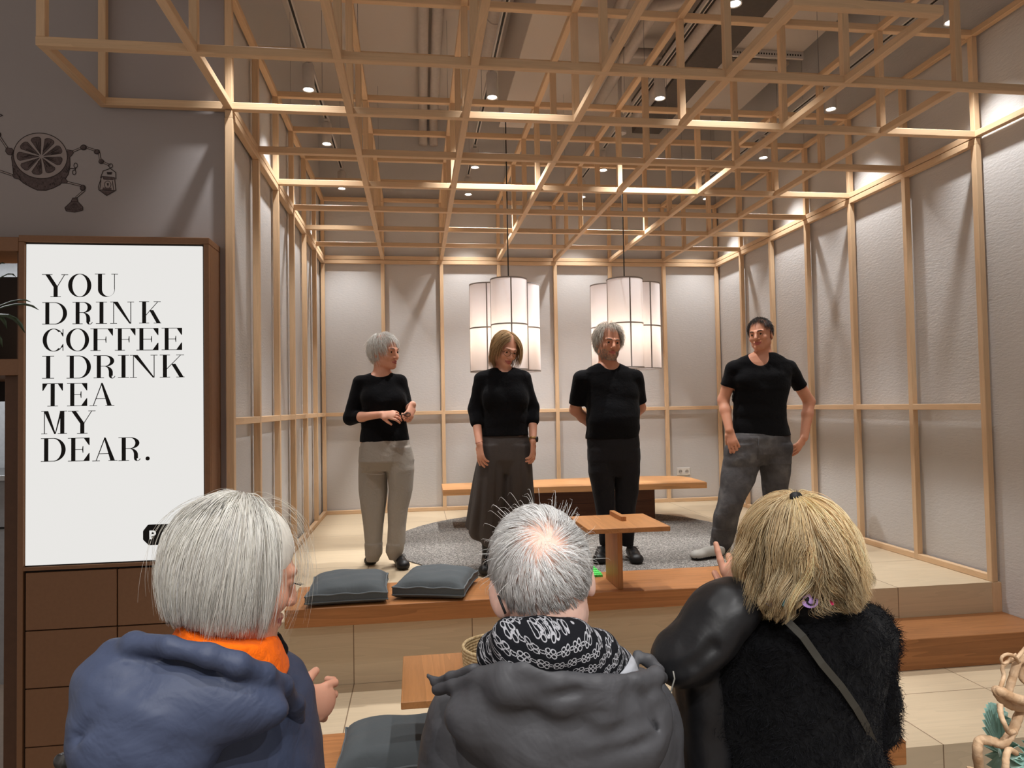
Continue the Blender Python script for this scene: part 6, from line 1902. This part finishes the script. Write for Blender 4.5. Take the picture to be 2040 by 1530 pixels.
F = Field(); F.chain(P3([(853, 1346, 1.28), (868, 1356, 1.27), (900, 1350, 1.245), (945, 1336, 1.215)]), [0.004, 0.007, 0.010, 0.012], 0.01, flat=(nrm(V3(0, 1, 0.3)), 0.6)); F.chain(P3([(866, 1364, 1.275), (900, 1370, 1.25), (930, 1378, 1.22)]), [0.005, 0.009, 0.006], 0.012)
F.noise(wrinkle(75, 0.002, 90, 4, (1, 1, 1), 0.5))
cloth('hood_flap', F, 0.003, M_CHAR, t)
F = Field(); F.chain(P3([(1262, 1338, 1.24), (1270, 1304, 1.27), (1292, 1316, 1.26), (1312, 1336, 1.25)]), [0.010, 0.006, 0.010, 0.012], 0.014, flat=(nrm(V3(0, 1, 0.2)), 0.6))
cloth('hood_corner', F, 0.003, M_CHAR, t)
F = Field(); F.loft(secs_px([(1312, 1075, 1262, .10, .02), (1350, 1040, 1275, .11, .02), (1390, 1020, 1285, .10, .02)], 1.25), 0, 0.01); F.noise(wrinkle(76, 0.003, 50, 4)); F.plane(J(1150, 1308, 1.16), (0.0, 0.1, 1))
cloth('hood_lining', F, 0.0045, M_LINING, t)
# patterned scarf
def knot_scarf():
    t_ = NT('knot_pattern_scarf')
    tc = t_.n('TexCoord'); n = t_.n('TexNoise'); n.inputs['Scale'].default_value = 30
    t_.l(tc.outputs['Object'], n.inputs['Vector'])
    sp = t_.n('SeparateXYZ'); t_.l(tc.outputs['Object'], sp.inputs[0]); sn = t_.n('SeparateXYZ'); t_.l(n.outputs['Color'], sn.inputs[0])
    cell = 0.024
    u = t_.math('DIVIDE', t_.math('ADD', t_.math('ADD', sp.outputs[0], t_.math('MULTIPLY', sp.outputs[1], 0.35)), t_.math('MULTIPLY', sn.outputs[0], 0.012)), cell)
    w = t_.math('DIVIDE', t_.math('ADD', t_.math('SUBTRACT', sp.outputs[2], t_.math('MULTIPLY', sp.outputs[1], 0.6)), t_.math('MULTIPLY', sn.outputs[1], 0.012)), cell * 0.85)
    row = t_.math('FLOOR', w)
    u2 = t_.math('ADD', u, t_.math('MULTIPLY', t_.math('FRACT', t_.math('MULTIPLY', row, 0.5)), 1.0))
    fu = t_.math('ABSOLUTE', t_.math('SUBTRACT', t_.math('FRACT', u2), 0.5)); fw = t_.math('ABSOLUTE', t_.math('SUBTRACT', t_.math('FRACT', w), 0.5))
    def ring(cx_, cy_, r, th):
        dx = t_.math('SUBTRACT', fu, cx_); dy = t_.math('SUBTRACT', fw, cy_)
        d = t_.math('SQRT', t_.math('ADD', t_.math('MULTIPLY', dx, dx), t_.math('MULTIPLY', dy, dy)))
        return t_.math('LESS_THAN', t_.math('ABSOLUTE', t_.math('SUBTRACT', d, r)), th)
    m = t_.math('MAXIMUM', ring(0.17, 0.17, 0.14, 0.032), ring(0.44, 0.0, 0.10, 0.028))
    fine_ = t_.noise(tc.outputs['Object'], 500, 2)
    t_.base(t_.mix(t_.math('MULTIPLY', m, t_.math('ADD', t_.math('MULTIPLY', fine_, 0.7), 0.25)), lin(22, 23, 27), lin(190, 190, 196)))
    t_.set(0.9, 0, 0.1); t_.bump(t_.noise(tc.outputs['Object'], 120, 3), 0.3, 0.004)
    return t_.m
F = Field()
ring_ = [(990, 1297, 1.25), (1020, 1278, 1.20), (1080, 1274, 1.175), (1140, 1278, 1.18), (1190, 1300, 1.21), (1222, 1330, 1.26), (1225, 1352, 1.33)]
F.chain(P3(ring_), [0.026, 0.030, 0.030, 0.030, 0.032, 0.030, 0.03], 0.03)
F.chain(P3([(992, 1327, 1.23), (1040, 1312, 1.185), (1100, 1308, 1.165), (1160, 1318, 1.175), (1212, 1347, 1.22)]), [0.026, 0.028, 0.028, 0.028, 0.028], 0.03)
F.chain(P3([(990, 1297, 1.25), (1000, 1302, 1.36), (1060, 1302, 1.42), (1140, 1307, 1.42), (1215, 1332, 1.36), (1225, 1352, 1.33)]), [0.026] * 6, 0.03)
F.cap(neck + V3(0, 0, 0.1), neck - V3(0, 0, 0.02), 0.060, 0.062, 0.01, 's')
F.noise(wrinkle(77, 0.004, 45, 5, (0.6, 0.6, 1.5), 0.6))
cloth('scarf', F, 0.0035, knot_scarf(), t)
legs_and_shoes(t, t.location.x, 1.40, 0.10, 178)
hl = lambda q: ((q[:, 1] < -0.05) & (q[:, 2] > 0.085)) | ((q[:, 1] >= -0.05) & (q[:, 1] < 0.012) & (q[:, 2] > 0.028)) | ((q[:, 1] >= 0.012) & (q[:, 2] > -0.085) & ((np.abs(q[:, 0]) < 0.070) | (q[:, 2] > -0.045)))
wh = np.array([0.004, 0.098, 0.072])
def dens(q): return np.clip(0.10 + np.linalg.norm(q - wh, axis=1) / 0.052, 0, 1) ** 1.2
def lenB(P, r): return np.clip(0.016 + 0.30 * np.clip(P[:, 2] + 0.045, 0, 1), 0.012, 0.052) * r.uniform(0.7, 1.15, len(P))
pts, P = scalp_flow(hf, 8500, lenB, 71, hl, wh, 9, 0.009, 0.10, 0.16, puff=0.30, dens=dens, swirl=0.7, rx=(0.0785, 0.0975, 0.0935))
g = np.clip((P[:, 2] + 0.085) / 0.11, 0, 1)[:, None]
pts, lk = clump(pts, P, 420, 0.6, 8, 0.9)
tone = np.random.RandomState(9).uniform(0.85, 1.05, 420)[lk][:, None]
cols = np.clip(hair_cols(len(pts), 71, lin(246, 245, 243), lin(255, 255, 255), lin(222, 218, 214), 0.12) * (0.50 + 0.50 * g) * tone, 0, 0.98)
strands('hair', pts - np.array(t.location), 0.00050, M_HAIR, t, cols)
pts, P = scalp_flow(hf, 140, lambda P, r: np.full(len(P), 0.028) * r.uniform(0.6, 1.2, len(P)), 72, lambda q: hl(q) & (q[:, 2] > 0.02), wh, 9, 0.02, 0.0, 0.3, puff=0.8, swirl=0.5, rx=(0.079, 0.098, 0.094))
strands('flyaway_hair', pts - np.array(t.location), 0.0003, M_HAIR, t, hair_cols(len(pts), 73, lin(226, 224, 220), lin(250, 250, 248)))
# spectacle arm behind the left ear
m = MB(); m.tube([hf[0](q) for q in ((0.079, -0.09, 0.002), (0.083, -0.03, 0.004), (0.083, 0.012, 0.004), (0.083, 0.030, -0.012), (0.080, 0.036, -0.032))], 0.0022, 7)
build('spectacle_arm', m, M_BLACK, t, smooth=True)

# ------------------------------------------------------------------ blonde person in the fuzzy black sweater
yA = 1.42
t = person('person seen from behind with long blonde hair, emoji scarf and fuzzy black sweater', (J(1600, 1500, 1.48)[0], 1.50, GROUND))
hf = head_frame(J(1588, 1112, yA), 176, 6, 4, 1.03)
neck = J(1592, 1215, yA + 0.02)
S = Field()
add_head(S, hf, neck, 0.052, 0.95, 0.95, 0.3)
S.cap(neck, neck - V3(0, 0, 0.10), 0.056, 0.07, 0.03)
shl, shr = J(1470, 1262, 1.47), J(1716, 1262, 1.47)
ell_, elr = J(1430, 1420, 1.50), J(1728, 1425, 1.53)
wrl = J(1478, 1205, 1.70); wrr = J(1640, 1450, 1.72)
S.loft([(0.56, neck[0], yA + 0.07, 0.09, 0.06), (0.3, neck[0], yA + 0.07, 0.10, 0.07), (0.05, neck[0], yA + 0.08, 0.14, 0.1)], 0, 0.04)
for a, b_, w_ in ((shl, ell_, wrl), (shr, elr, wrr)):
    S.cap(neck - V3(0, 0, .11), a, 0.05, 0.042, 0.04); arm_skin(S, a, b_, w_, (0.042, 0.036, 0.025))
add_hand(S, wrl, J(1462, 1118, 1.72) - wrl, V3(-0.4, -0.9, 0.1), -1, 0.98, (4, 55, 70, 75), 0.8, (30, 30), 0.003)
add_hand(S, wrr, V3(-0.8, 0.5, 0.1), V3(0, 0.3, 0.9), 1, 0.98, (30, 34, 36, 38))
c = hf[0]((0, 0, 0))
V, Q = skin_of(S, 0.009, fine=[(c - V3(.14, .17, .17), c + 0.17, 0.003), (wrl - V3(.09, .10, .09), wrl + V3(.10, .12, .21), 0.0025)])
mi, L_ = face_regions(V, Q, hf, 0.3)
add_mesh('body', (V, Q), [M_SKIN, M_LIP], t, mi)
eyes(hf, t)
F = Field()
sw = secs_px([(1203, 1535, 1662, .105, -.03), (1222, 1482, 1706, .125, -.02), (1255, 1445, 1740, .14, -.01), (1300, 1440, 1745, .145), (1360, 1440, 1738, .145), (1420, 1442, 1728, .145), (1470, 1440, 1730, .148), (1540, 1438, 1750, .155), (1640, 1435, 1760, .16)], 1.48)
F.loft(sw, 0, 0.03, ex=2.2)
F.cap(shl, ell_, 0.062, 0.058, 0.05).cap(shr, elr, 0.064, 0.058, 0.04).cap(ell_, wrl + (ell_ - wrl) * 0.12, 0.056, 0.044, 0.03).cap(elr, wrr + (elr - wrr) * 0.1, 0.056, 0.044, 0.03)
F.ell(J(1748, 1385, 1.50), V3(0.030, 0.06, 0.035), None, 0.04).ell(J(1742, 1445, 1.52), V3(0.032, 0.06, 0.03), None, 0.03)
F.noise(wrinkle(81, 0.005, 24, 6, (0.8, 0.6, 1.0), 0.5))
F.cap(neck + V3(0, 0, 0.1), neck + V3(0, 0.0, 0.03), 0.056, 0.056, 0.01, 's')
VQ = skin_of(F, 0.006)
swm = add_mesh('fuzzy_sweater', VQ, M_FUZZ, t)
V, Q = VQ
r = np.random.RandomState(82); cen = V[Q].mean(1)
nv = np.cross(V[Q[:, 2]] - V[Q[:, 0]], V[Q[:, 3]] - V[Q[:, 1]]); nv /= np.linalg.norm(nv, axis=1)[:, None] + 1e-9
ok = np.where((nv[:, 1] < 0.55) & (cen[:, 2] > 0.18))[0]
pick = r.choice(ok, 17000); p0 = cen[pick] + r.uniform(-.003, .003, (len(pick), 3)); n0 = nv[pick]
sw_ = np.stack([np.sin(p0[:, 0] * 70 + p0[:, 2] * 40), np.zeros(len(p0)), np.sin(p0[:, 2] * 80 - p0[:, 0] * 30) - 0.5], 1)
d1 = n0 * 0.8 + sw_ * 0.5 + r.normal(size=n0.shape) * 0.45; d1 /= np.linalg.norm(d1, axis=1)[:, None]
d2 = d1 + sw_ * 0.9 + r.normal(size=n0.shape) * 0.5 - n0 * 0.35; d2 /= np.linalg.norm(d2, axis=1)[:, None]
ln = r.uniform(0.006, 0.014, len(p0))[:, None]
fp = np.stack([p0 - n0 * 0.001, p0 + d1 * ln * 0.5, p0 + d1 * ln * 0.5 + d2 * ln * 0.5, p0 + d1 * ln * 0.4 + d2 * ln * 1.1], 1)
fz = strands('sweater_fuzz', fp - np.array(t.location), 0.00050, tint_mat('fuzz', 0.8, 0.08), t, hair_cols(len(fp), 83, lin(8, 8, 10), lin(30, 30, 34)))
fz['kind'] = 'stuff'
# strap across the back
pts = P3([(1515, 1222, 1.40), (1529, 1215, 1.375), (1562, 1231, 1.345), (1599, 1268, 1.330), (1637, 1322, 1.322), (1676, 1368, 1.322), (1705, 1410, 1.325), (1727, 1448, 1.335), (1742, 1484, 1.36), (1748, 1500, 1.42)])
m = MB(); vs = []; fs = []
for i, p in enumerate(pts):
    d = nrm(pts[min(i + 1, len(pts) - 1)] - pts[max(i - 1, 0)]); sd = nrm(np.cross(d, V3(0, 1, 0))); w = 0.0075
    for a, b_ in ((-w, -0.0015), (w, -0.0015), (w, 0.0025), (-w, 0.0025)): vs.append(p + sd * a + V3(0, 1, 0) * b_)
for i in range(len(pts) - 1):
    for k in range(4): fs.append((4 * i + k, 4 * i + (k + 1) % 4, 4 * i + 4 + (k + 1) % 4, 4 * i + 4 + k))
m.add(vs, fs); build('bag_strap', m, plain('olive_black_leather', lin(54, 52, 46), 0.45), t)
# scarf with coloured discs
F = Field()
F.chain(P3([(1530, 1212, 1.44), (1560, 1212, 1.40), (1600, 1211, 1.385), (1640, 1212, 1.395), (1668, 1212, 1.44)]), [0.018, 0.022, 0.023, 0.022, 0.018], 0.03)
F.chain(P3([(1512, 1194, 1.43), (1550, 1186, 1.385), (1595, 1182, 1.365), (1640, 1186, 1.375), (1678, 1196, 1.43)]), [0.022, 0.028, 0.030, 0.028, 0.022], 0.03)
F.chain(P3([(1525, 1160, 1.43), (1560, 1150, 1.39), (1598, 1146, 1.375), (1640, 1152, 1.39), (1665, 1160, 1.43)]), [0.024, 0.027, 0.028, 0.027, 0.024], 0.03)
F.chain(P3([(1545, 1132, 1.43), (1598, 1122, 1.385), (1650, 1132, 1.43)]), [0.020, 0.022, 0.020], 0.03)
F.chain(P3([(1512, 1196, 1.43), (1540, 1200, 1.52), (1595, 1205, 1.55), (1650, 1200, 1.52), (1678, 1198, 1.43)]), [0.022] * 5, 0.02)
F.noise(wrinkle(84, 0.003, 50, 4, (0.6, 0.6, 1.5), 0.6))
SV, SQ = skin_of(F, 0.0035); sc_ = add_mesh('scarf', (SV, SQ), M_BLACKKNIT, t)
def on_scarf(u, v):
    d = ray(u, v); d = d / np.linalg.norm(d); w_ = SV - CPOS; tt = w_ @ d; off = np.linalg.norm(w_ - tt[:, None] * d, axis=1)
    m_ = off < 0.006
    return CPOS + d * (tt[m_].min() - 0.0035) if m_.any() else ony(u, v, 1.34)
def motif(u, v, y, ru, rv, colr, tilt=0.0, face_=None, nm='scarf_motif'):
    c = on_scarf(u, v); k = 1 / 953.0
    R = rot_axis((0, 1, 0), tilt) @ rot_axis((1, 0, 0), -8)
    def disc(cx_, cz_, a, b_, mt, lift, name, par):
        m = MB(); vs = [(0, 0, 0)]; n = 26
        vs = [tuple(c + R @ V3(cx_ * k, -lift, cz_ * k))] + [tuple(c + R @ V3((cx_ + a * math.cos(q)) * k, -lift + 0.0035 * ((a * math.cos(q) + cx_) / max(ru, 1)) ** 2, (cz_ + b_ * math.sin(q)) * k)) for q in np.linspace(0, 2 * math.pi, n, endpoint=False)]
        vs2 = [tuple(np.array(q) + V3(0, 0.0016, 0)) for q in vs]
        fs = [(0, 1 + (i + 1) % n, 1 + i) for i in range(n)] + [(n + 1, n + 2 + i, n + 2 + (i + 1) % n) for i in range(n)] + [(1 + i, 1 + (i + 1) % n, n + 2 + (i + 1) % n, n + 2 + i) for i in range(n)]
        m.add(vs + vs2, fs); m.v = [(q[0] - t.location.x, q[1] - t.location.y, q[2] - t.location.z) for q in m.v]
        return m
    mm = disc(0, 0, ru, rv, None, 0, nm, None)
    mats = [plain('motif_%d_%d' % (u, v), lin(*colr), 0.8, noise=0.06), M_INK]
    if face_:
        for cx_, cz_, a, b_ in ((-7, 4, 3.4, 3.4), (-9.4, 5.6, 2.6, 2.6), (-5.0, 6.2, 2.6, 2.6), (7, 5, 3.2, 3.0)):
            q = disc(cx_, cz_, a, b_, None, 0.0012, nm, None); mm.add(q.v, q.f, 1)
        for q_ in range(7):
            a = math.radians(200 + q_ * 23); q = disc(8.5 * math.cos(a), 1.5 + 9.0 * math.sin(a), 1.9, 1.5, None, 0.0012, nm, None); mm.add(q.v, q.f, 1)
    build(nm, mm, mats, sc_, local=True)
motif(1616, 1197, 1.318, 17, 13, (172, 140, 200), -12, True)
motif(1566, 1200, 1.328, 13, 8, (84, 190, 214)); motif(1538, 1191, 1.345, 10, 9, (222, 72, 72), 20); motif(1537, 1204, 1.345, 9, 5, (44, 74, 170), 10)
motif(1602, 1171, 1.326, 12, 8, (52, 96, 190), 5); motif(1658, 1193, 1.352, 6, 12, (222, 54, 110), 0); motif(1640, 1163, 1.345, 11, 8, (196, 92, 112), 0); motif(1568, 1158, 1.352, 11, 10, (214, 96, 84), 0)
motif(1600, 1134, 1.33, 17, 9, (152, 212, 92), 6)
# puffer jacket laid over the left shoulder and arm
F = Field()
F.ell(J(1408, 1262, 1.44), V3(0.125, 0.085, 0.062), rot_axis((0, 1, 0), -46), 0.03).ell(J(1450, 1205, 1.45), V3(0.075, 0.075, 0.045), rot_axis((0, 1, 0), -18), 0.04).ell(J(1350, 1310, 1.45), V3(0.055, 0.07, 0.05), rot_axis((0, 1, 0), -30), 0.03)
F.loft(secs_px([(1315, 1346, 1440, .075), (1380, 1348, 1445, .08), (1440, 1350, 1450, .08), (1500, 1352, 1455, .08), (1600, 1352, 1455, .08)], 1.51), 0, 0.03)
groove(F, [(1335, 1340, 1.38), (1360, 1338, 1.365), (1385, 1325, 1.36), (1420, 1290, 1.36)], 0.008, 0.02); groove(F, [(1345, 1420, 1.36), (1390, 1405, 1.35), (1440, 1395, 1.36)], 0.007, 0.02); groove(F, [(1340, 1480, 1.36), (1390, 1470, 1.35), (1450, 1475, 1.36)], 0.007, 0.02)
F.noise(wrinkle(85, 0.002, 24, 5, (0.8, 0.7, 1.0), 0.4)); F.noise(wrinkle(86, 0.0015, 110, 4))

pj = thing('puffer_jacket', 'black satin puffer jacket with white piping draped over the blonde person\'s left arm', 'jacket', tuple(J(1395, 1300, 1.44)))
add_mesh('shell', skin_of(F, 0.005), M_PUFF, pj)
for rows in ([(1341, 1337, 1.355), (1343, 1352, 1.35), (1338, 1375, 1.35), (1333, 1397, 1.355), (1336, 1425, 1.355), (1338, 1448, 1.355)],):
    p_ = P3(rows); m = MB().tube([q + V3(0.001 * math.sin(i * 2.0), 0.0, 0) for i, q in enumerate(p_)], 0.0015, 6)
    build('piping', m, plain('white_piping', lin(120, 118, 112), 0.7), pj, smooth=True)
legs_and_shoes(t, t.location.x, 1.52, 0.095, 178)
# hair
M_CAPBLOND = plain('blonde_hair_base', lin(196, 164, 114), 0.7, noise=0.15)
F = Field(); F.ell(hf[0]((0, 0.012, 0.032)), V3(0.079, 0.098, 0.094), hf[1], 0.01).ell(hf[0]((0, 0.035, -0.02)), V3(0.070, 0.070, 0.065), hf[1], 0.03)
F.ell(hf[0]((0, -0.115, -0.03)), V3(0.075, 0.085, 0.12), hf[1], 0.012, 's').plane(hf[0]((0, 0, -0.025)), -np.array(hf[1])[:, 2], 0.01)
cloth('hair_base', F, 0.005, M_CAPBLOND, t)
hl = lambda q: ((q[:, 1] < -0.055) & (q[:, 2] > 0.068)) | ((q[:, 1] >= -0.055) & (q[:, 1] < 0.0) & (q[:, 2] > 0.02)) | ((q[:, 1] >= 0.0) & (q[:, 2] > -0.055))
pts, P = scalp_flow(hf, 6500, lambda P, r: (0.062 + 0.80 * np.clip(P[:, 2] + 0.055, 0, 0.2)) * r.uniform(0.78, 1.12, len(P)), 91, hl, (0.0, 0.040, 0.130), 22, 0.018, 0.85, 0.12, puff=0.35, rx=(0.086, 0.104, 0.100))
rq = np.random.RandomState(4)
loc = (pts - hf[0]((0, 0, 0))) @ hf[1] / hf[2]
s_ = np.linspace(0, 1, pts.shape[1])[None, :]
X0 = 0.010; sg = np.where(P[:, 0] > X0, 1.0, -1.0)[:, None]; st = np.clip((s_ - 0.35) / 0.4, 0, 1); st = st * st * (3 - 2 * st)
dx = np.abs(loc[:, :, 0] - X0); back = np.clip(loc[:, :, 1] / 0.05, 0, 1)
loc[:, :, 0] += sg * np.maximum(0, 0.034 - dx) * st * back * rq.choice([1.0, 0.25], (len(pts), 1), p=[.86, .14])
loc[:, :, 0] += sg * 0.040 * s_ ** 2.0
loc, lk = clump(loc, P, 110, 0.72, 12, 1.0)
ph = rq.uniform(0, 6.28, 110)[lk][:, None]; am = rq.uniform(0.4, 1.3, 110)[lk][:, None] * 0.011 * np.clip((s_ - 0.25) / 0.75, 0, 1)
loc[:, :, 0] += am * np.sin(s_ * 13 + ph); loc[:, :, 1] += am * np.cos(s_ * 11 + ph) + 0.008 * np.clip(s_ - 0.6, 0, 1)
pts = loc @ (hf[1].T * hf[2]) + hf[0]((0, 0, 0))
tone = rq.uniform(0.62, 1.12, 110)[lk][:, None]
cols = np.clip(hair_cols(len(pts), 91, lin(232, 202, 150), lin(255, 240, 204), lin(176, 140, 96), 0.16) * tone, 0, 0.97)
strands('hair', pts - np.array(t.location), 0.00062, M_HAIR, t, cols)
# half-up section gathered into the tie
tie = hf[0]((0.012, 0.052, 0.124))
r = np.random.RandomState(92); L = []
while len(L) < 1500:
    u = r.normal(size=3); u /= np.linalg.norm(u); q = np.array((0, 0.014, 0.031)) + u * np.array((0.086, 0.105, 0.101))
    if q[2] > 0.045 and q[1] < 0.05: L.append(q)
L = np.array(L); tl = np.array((0.012, 0.052, 0.122)); cen_ = np.array((0, 0.014, 0.031)); rx_ = np.array((0.088, 0.107, 0.104))
N_ = 12; cu = []
for i in range(N_):
    f = i / (N_ - 1); p = L * (1 - f) + (tl + r.normal(size=L.shape) * 0.0025) * f
    q = (p - cen_) / rx_; rrn = np.linalg.norm(q, axis=1)[:, None]; p = cen_ + q / np.maximum(rrn, 1e-6) * np.maximum(rrn, 1.0) * rx_; cu.append(p)
cu = np.stack(cu, 1) @ (hf[1].T * hf[2]) + hf[0]((0, 0, 0))
strands('gathered_hair', cu - np.array(t.location), 0.00055, M_HAIR, t, hair_cols(len(cu), 93, lin(226, 194, 142), lin(255, 238, 200), lin(170, 136, 92), 0.15), taper=False)
n = 500; tp = []; off = r.normal(size=(n, 3)) * np.array((0.012, 0.004, 0.006)); ln = r.uniform(0.06, 0.15, n)
for i in range(12):
    f = i / 11
    loc = np.array((0.012, 0.056, 0.126)) + np.stack([off[:, 0] * (0.25 + 2.2 * f), 0.012 * math.sin(f * 2.2) + 0.058 * f + off[:, 1], -ln * f ** 1.25 + 0.004 * math.sin(f * 3) + off[:, 2] * .4], 1)
    q = (loc - cen_) / (rx_ * 1.015); rrn = np.linalg.norm(q, axis=1)[:, None]; tp.append(cen_ + q / rrn * np.maximum(rrn, 1.0) * rx_ * 1.015)
tp = np.stack(tp, 1) @ (hf[1].T * hf[2]) + hf[0]((0, 0, 0))
strands('tail_hair', tp - np.array(t.location), 0.00055, M_HAIR, t, hair_cols(n, 94, lin(244, 216, 158), lin(255, 244, 206)))
F = Field(); F.ell(tie + np.array(hf[1]) @ V3(0, 0.006, 0.004), V3(0.012, 0.010, 0.010), None, 0.01); F.noise(wrinkle(95, 0.002, 300, 4))
cloth('hair_tie', F, 0.002, M_BLACK, t)
# ================================================================== twisted branch with paper rosettes, lower right corner
def bark():
    t = NT('pale_peeled_branch'); v = t.coords()
    n = t.noise(v, 35, 4, 0.6); n2 = t.noise(v, 140, 3)
    t.base(t.mix(t.math('MULTIPLY', n2, 0.4), t.ramp(n, [(0.35, lin(192, 156, 120)), (0.65, lin(226, 196, 162))]), lin(150, 114, 82)))
    t.set(0.7, 0, 0.25); t.bump(n2, 0.4, 0.004)
    return t.m
M_BARK = bark()
BYY = 1.42
t = thing('twisted_branch', 'pale twisted corkscrew branch standing at the lower right corner', 'branch', (1.02, 1.45, GROUND))
def curve(rows, n=7):
    """smooth path through points"""
    P_ = [Vector(p) for p in rows]; P_ = [P_[0] * 2 - P_[1]] + P_ + [P_[-1] * 2 - P_[-2]]; o = []
    for i in range(1, len(P_) - 2):
        a, b_, c, d = P_[i - 1:i + 3]
        for q in range(n):
            s = q / n
            o.append(0.5 * ((2 * b_) + (c - a) * s + (2 * a - 5 * b_ + 4 * c - d) * s * s + (3 * b_ - a - 3 * c + d) * s ** 3))
    o.append(P_[-2]); return o
def limb3(rows, r0, r1, name='branch_limb', knob=True):
    pts = curve([J(*q) for q in rows]); n = len(pts)
    rads = [(r0 + (r1 - r0) * i / (n - 1)) * (1 + 0.05 * math.sin(i * 1.7) + 0.03 * math.sin(i * 3.1 + 1)) for i in range(n)]
    build(name, MB().tube(pts, rads, 12), M_BARK, t, smooth=True)
limb3([(1962, 1760, 1.46), (1955, 1640, 1.45), (1953, 1550, 1.44), (1947, 1500, BYY), (1952, 1476, BYY), (1975, 1476, BYY - .01), (1995, 1482, BYY - .02), (2010, 1468, BYY - .02), (2022, 1446, BYY), (2032, 1420, BYY + .02), (2052, 1396, BYY + .04), (2080, 1350, BYY + .06)], 0.0105, 0.0095)
limb3([(1985, 1374, BYY - .02), (1993, 1388, BYY - .01), (2010, 1402, BYY), (2034, 1408, BYY + .01), (2062, 1412, BYY + .02), (2100, 1440, BYY + .05)], 0.010, 0.0125)
limb3([(1984, 1380, BYY - .02), (1996, 1378, BYY - .03), (2014, 1388, BYY - .03), (2040, 1396, BYY - .02), (2070, 1398, BYY)], 0.009, 0.0115)
limb3([(2008, 1380, BYY + .03), (2018, 1348, BYY + .03), (2028, 1318, BYY + .03), (2046, 1312, BYY + .04), (2075, 1330, BYY + .06)], 0.0085, 0.0095)
limb3([(1990, 1378, BYY), (1995, 1364, BYY), (2000, 1346, BYY + .01), (1997, 1330, BYY + .02), (2008, 1318, BYY + .02), (2026, 1310, BYY + .02), (2044, 1290, BYY + .02), (2070, 1270, BYY)], 0.0045, 0.004, 'twig')
limb3([(2030, 1318, BYY + .02), (2018, 1306, BYY), (2004, 1304, BYY), (1995, 1311, BYY), (1997, 1321, BYY), (2007, 1319, BYY), (2014, 1308, BYY), (2024, 1303, BYY)], 0.004, 0.0025, 'twig')
limb3([(1992, 1403, BYY - .03), (1994, 1424, BYY - .04), (2002, 1444, BYY - .05), (2010, 1460, BYY - .04), (2022, 1458, BYY - .02)], 0.006, 0.004, 'twig')
limb3([(2046, 1300, BYY + .05), (2034, 1345, BYY + .05), (2042, 1360, BYY + .05), (2060, 1375, BYY + .05)], 0.006, 0.004, 'twig')
limb3([(2024, 1500, BYY - .03), (2010, 1494, BYY - .04), (2004, 1510, BYY - .05), (2002, 1545, BYY - .05), (1990, 1640, BYY)], 0.006, 0.008, 'twig')
limb3([(1926, 1528, BYY - .02), (1936, 1530, BYY - .02), (1948, 1538, BYY), (1953, 1552, BYY + .02)], 0.0015, 0.003, 'twig')
p = J(1962, 1760, 1.46)
v_ = thing('floor_vase', 'tall dark floor vase carrying the twisted branch', 'vase', (p[0], p[1], GROUND))
build('vase_body', MB().lathe([(0.0, 0.001), (0.11, 0.001), (0.13, 0.10), (0.12, 0.30), (0.08, 0.50), (0.085, 0.56), (0.075, 0.56), (0.07, 0.50), (0.0, 0.48)], (p[0], p[1], GROUND), 32), plain('dark_glaze', lin(58, 56, 54), 0.4), v_, smooth=True, angle=50)
M_MINT = [plain('mint_paper', lin(178, 212, 200), 0.8, noise=0.05), plain('mint_paper_shade', lin(150, 192, 180), 0.8, noise=0.05)]
def rosette(label, c, r, R, grp='paper rosettes on the branch'):
    o = thing('paper_rosette', label, 'paper ornament', tuple(c), group=grp)
    m = MB(); n = 32; vs = []; ring = []
    for k in range(2 * n):
        a = math.pi * k / n; up = k % 2
        ring.append((r * math.cos(a) * (1 if up else 0.97), (0.010 if up else -0.010), r * math.sin(a) * (1 if up else 0.97)))
    for k in range(2 * n):
        x, y, z = ring[k]; vs += [np.asarray(R) @ V3(0.06 * x, y * 0.2, 0.06 * z), np.asarray(R) @ V3(x, y, z), np.asarray(R) @ V3(x, y + 0.0012, z), np.asarray(R) @ V3(0.06 * x, y * 0.2 + 0.0012, 0.06 * z)]
    fs = []; mi = []
    for k in range(2 * n):
        a = 4 * k; b_ = 4 * ((k + 1) % (2 * n))
        for q in range(4): fs.append((a + q, b_ + q, b_ + (q + 1) % 4, a + (q + 1) % 4)); mi.append(k % 2)
    m.v = [tuple(q) for q in vs]; m.f = fs; m.mi = mi
    build('pleated_disc', m, M_MINT, o, local=True)
    mm = MB().lathe([(0.0, -0.008), (0.009, -0.006), (0.009, 0.006), (0, 0.008)], n=16)
    build('centre_button', MB().add([tuple(np.asarray(R) @ V3(q[0], q[2], q[1])) for q in mm.v], mm.f), M_MINT, o, local=True)
rosette('mint green pleated paper rosette behind the twisted branch, left of the two', J(1996, 1500, BYY + .09), 0.108, rot_axis((0, 0, 1), 64))
rosette('mint green pleated paper rosette behind the twisted branch, cut by the frame edge', J(2062, 1505, BYY + .17), 0.085, rot_axis((0, 0, 1), 20) @ rot_axis((1, 0, 0), 15))
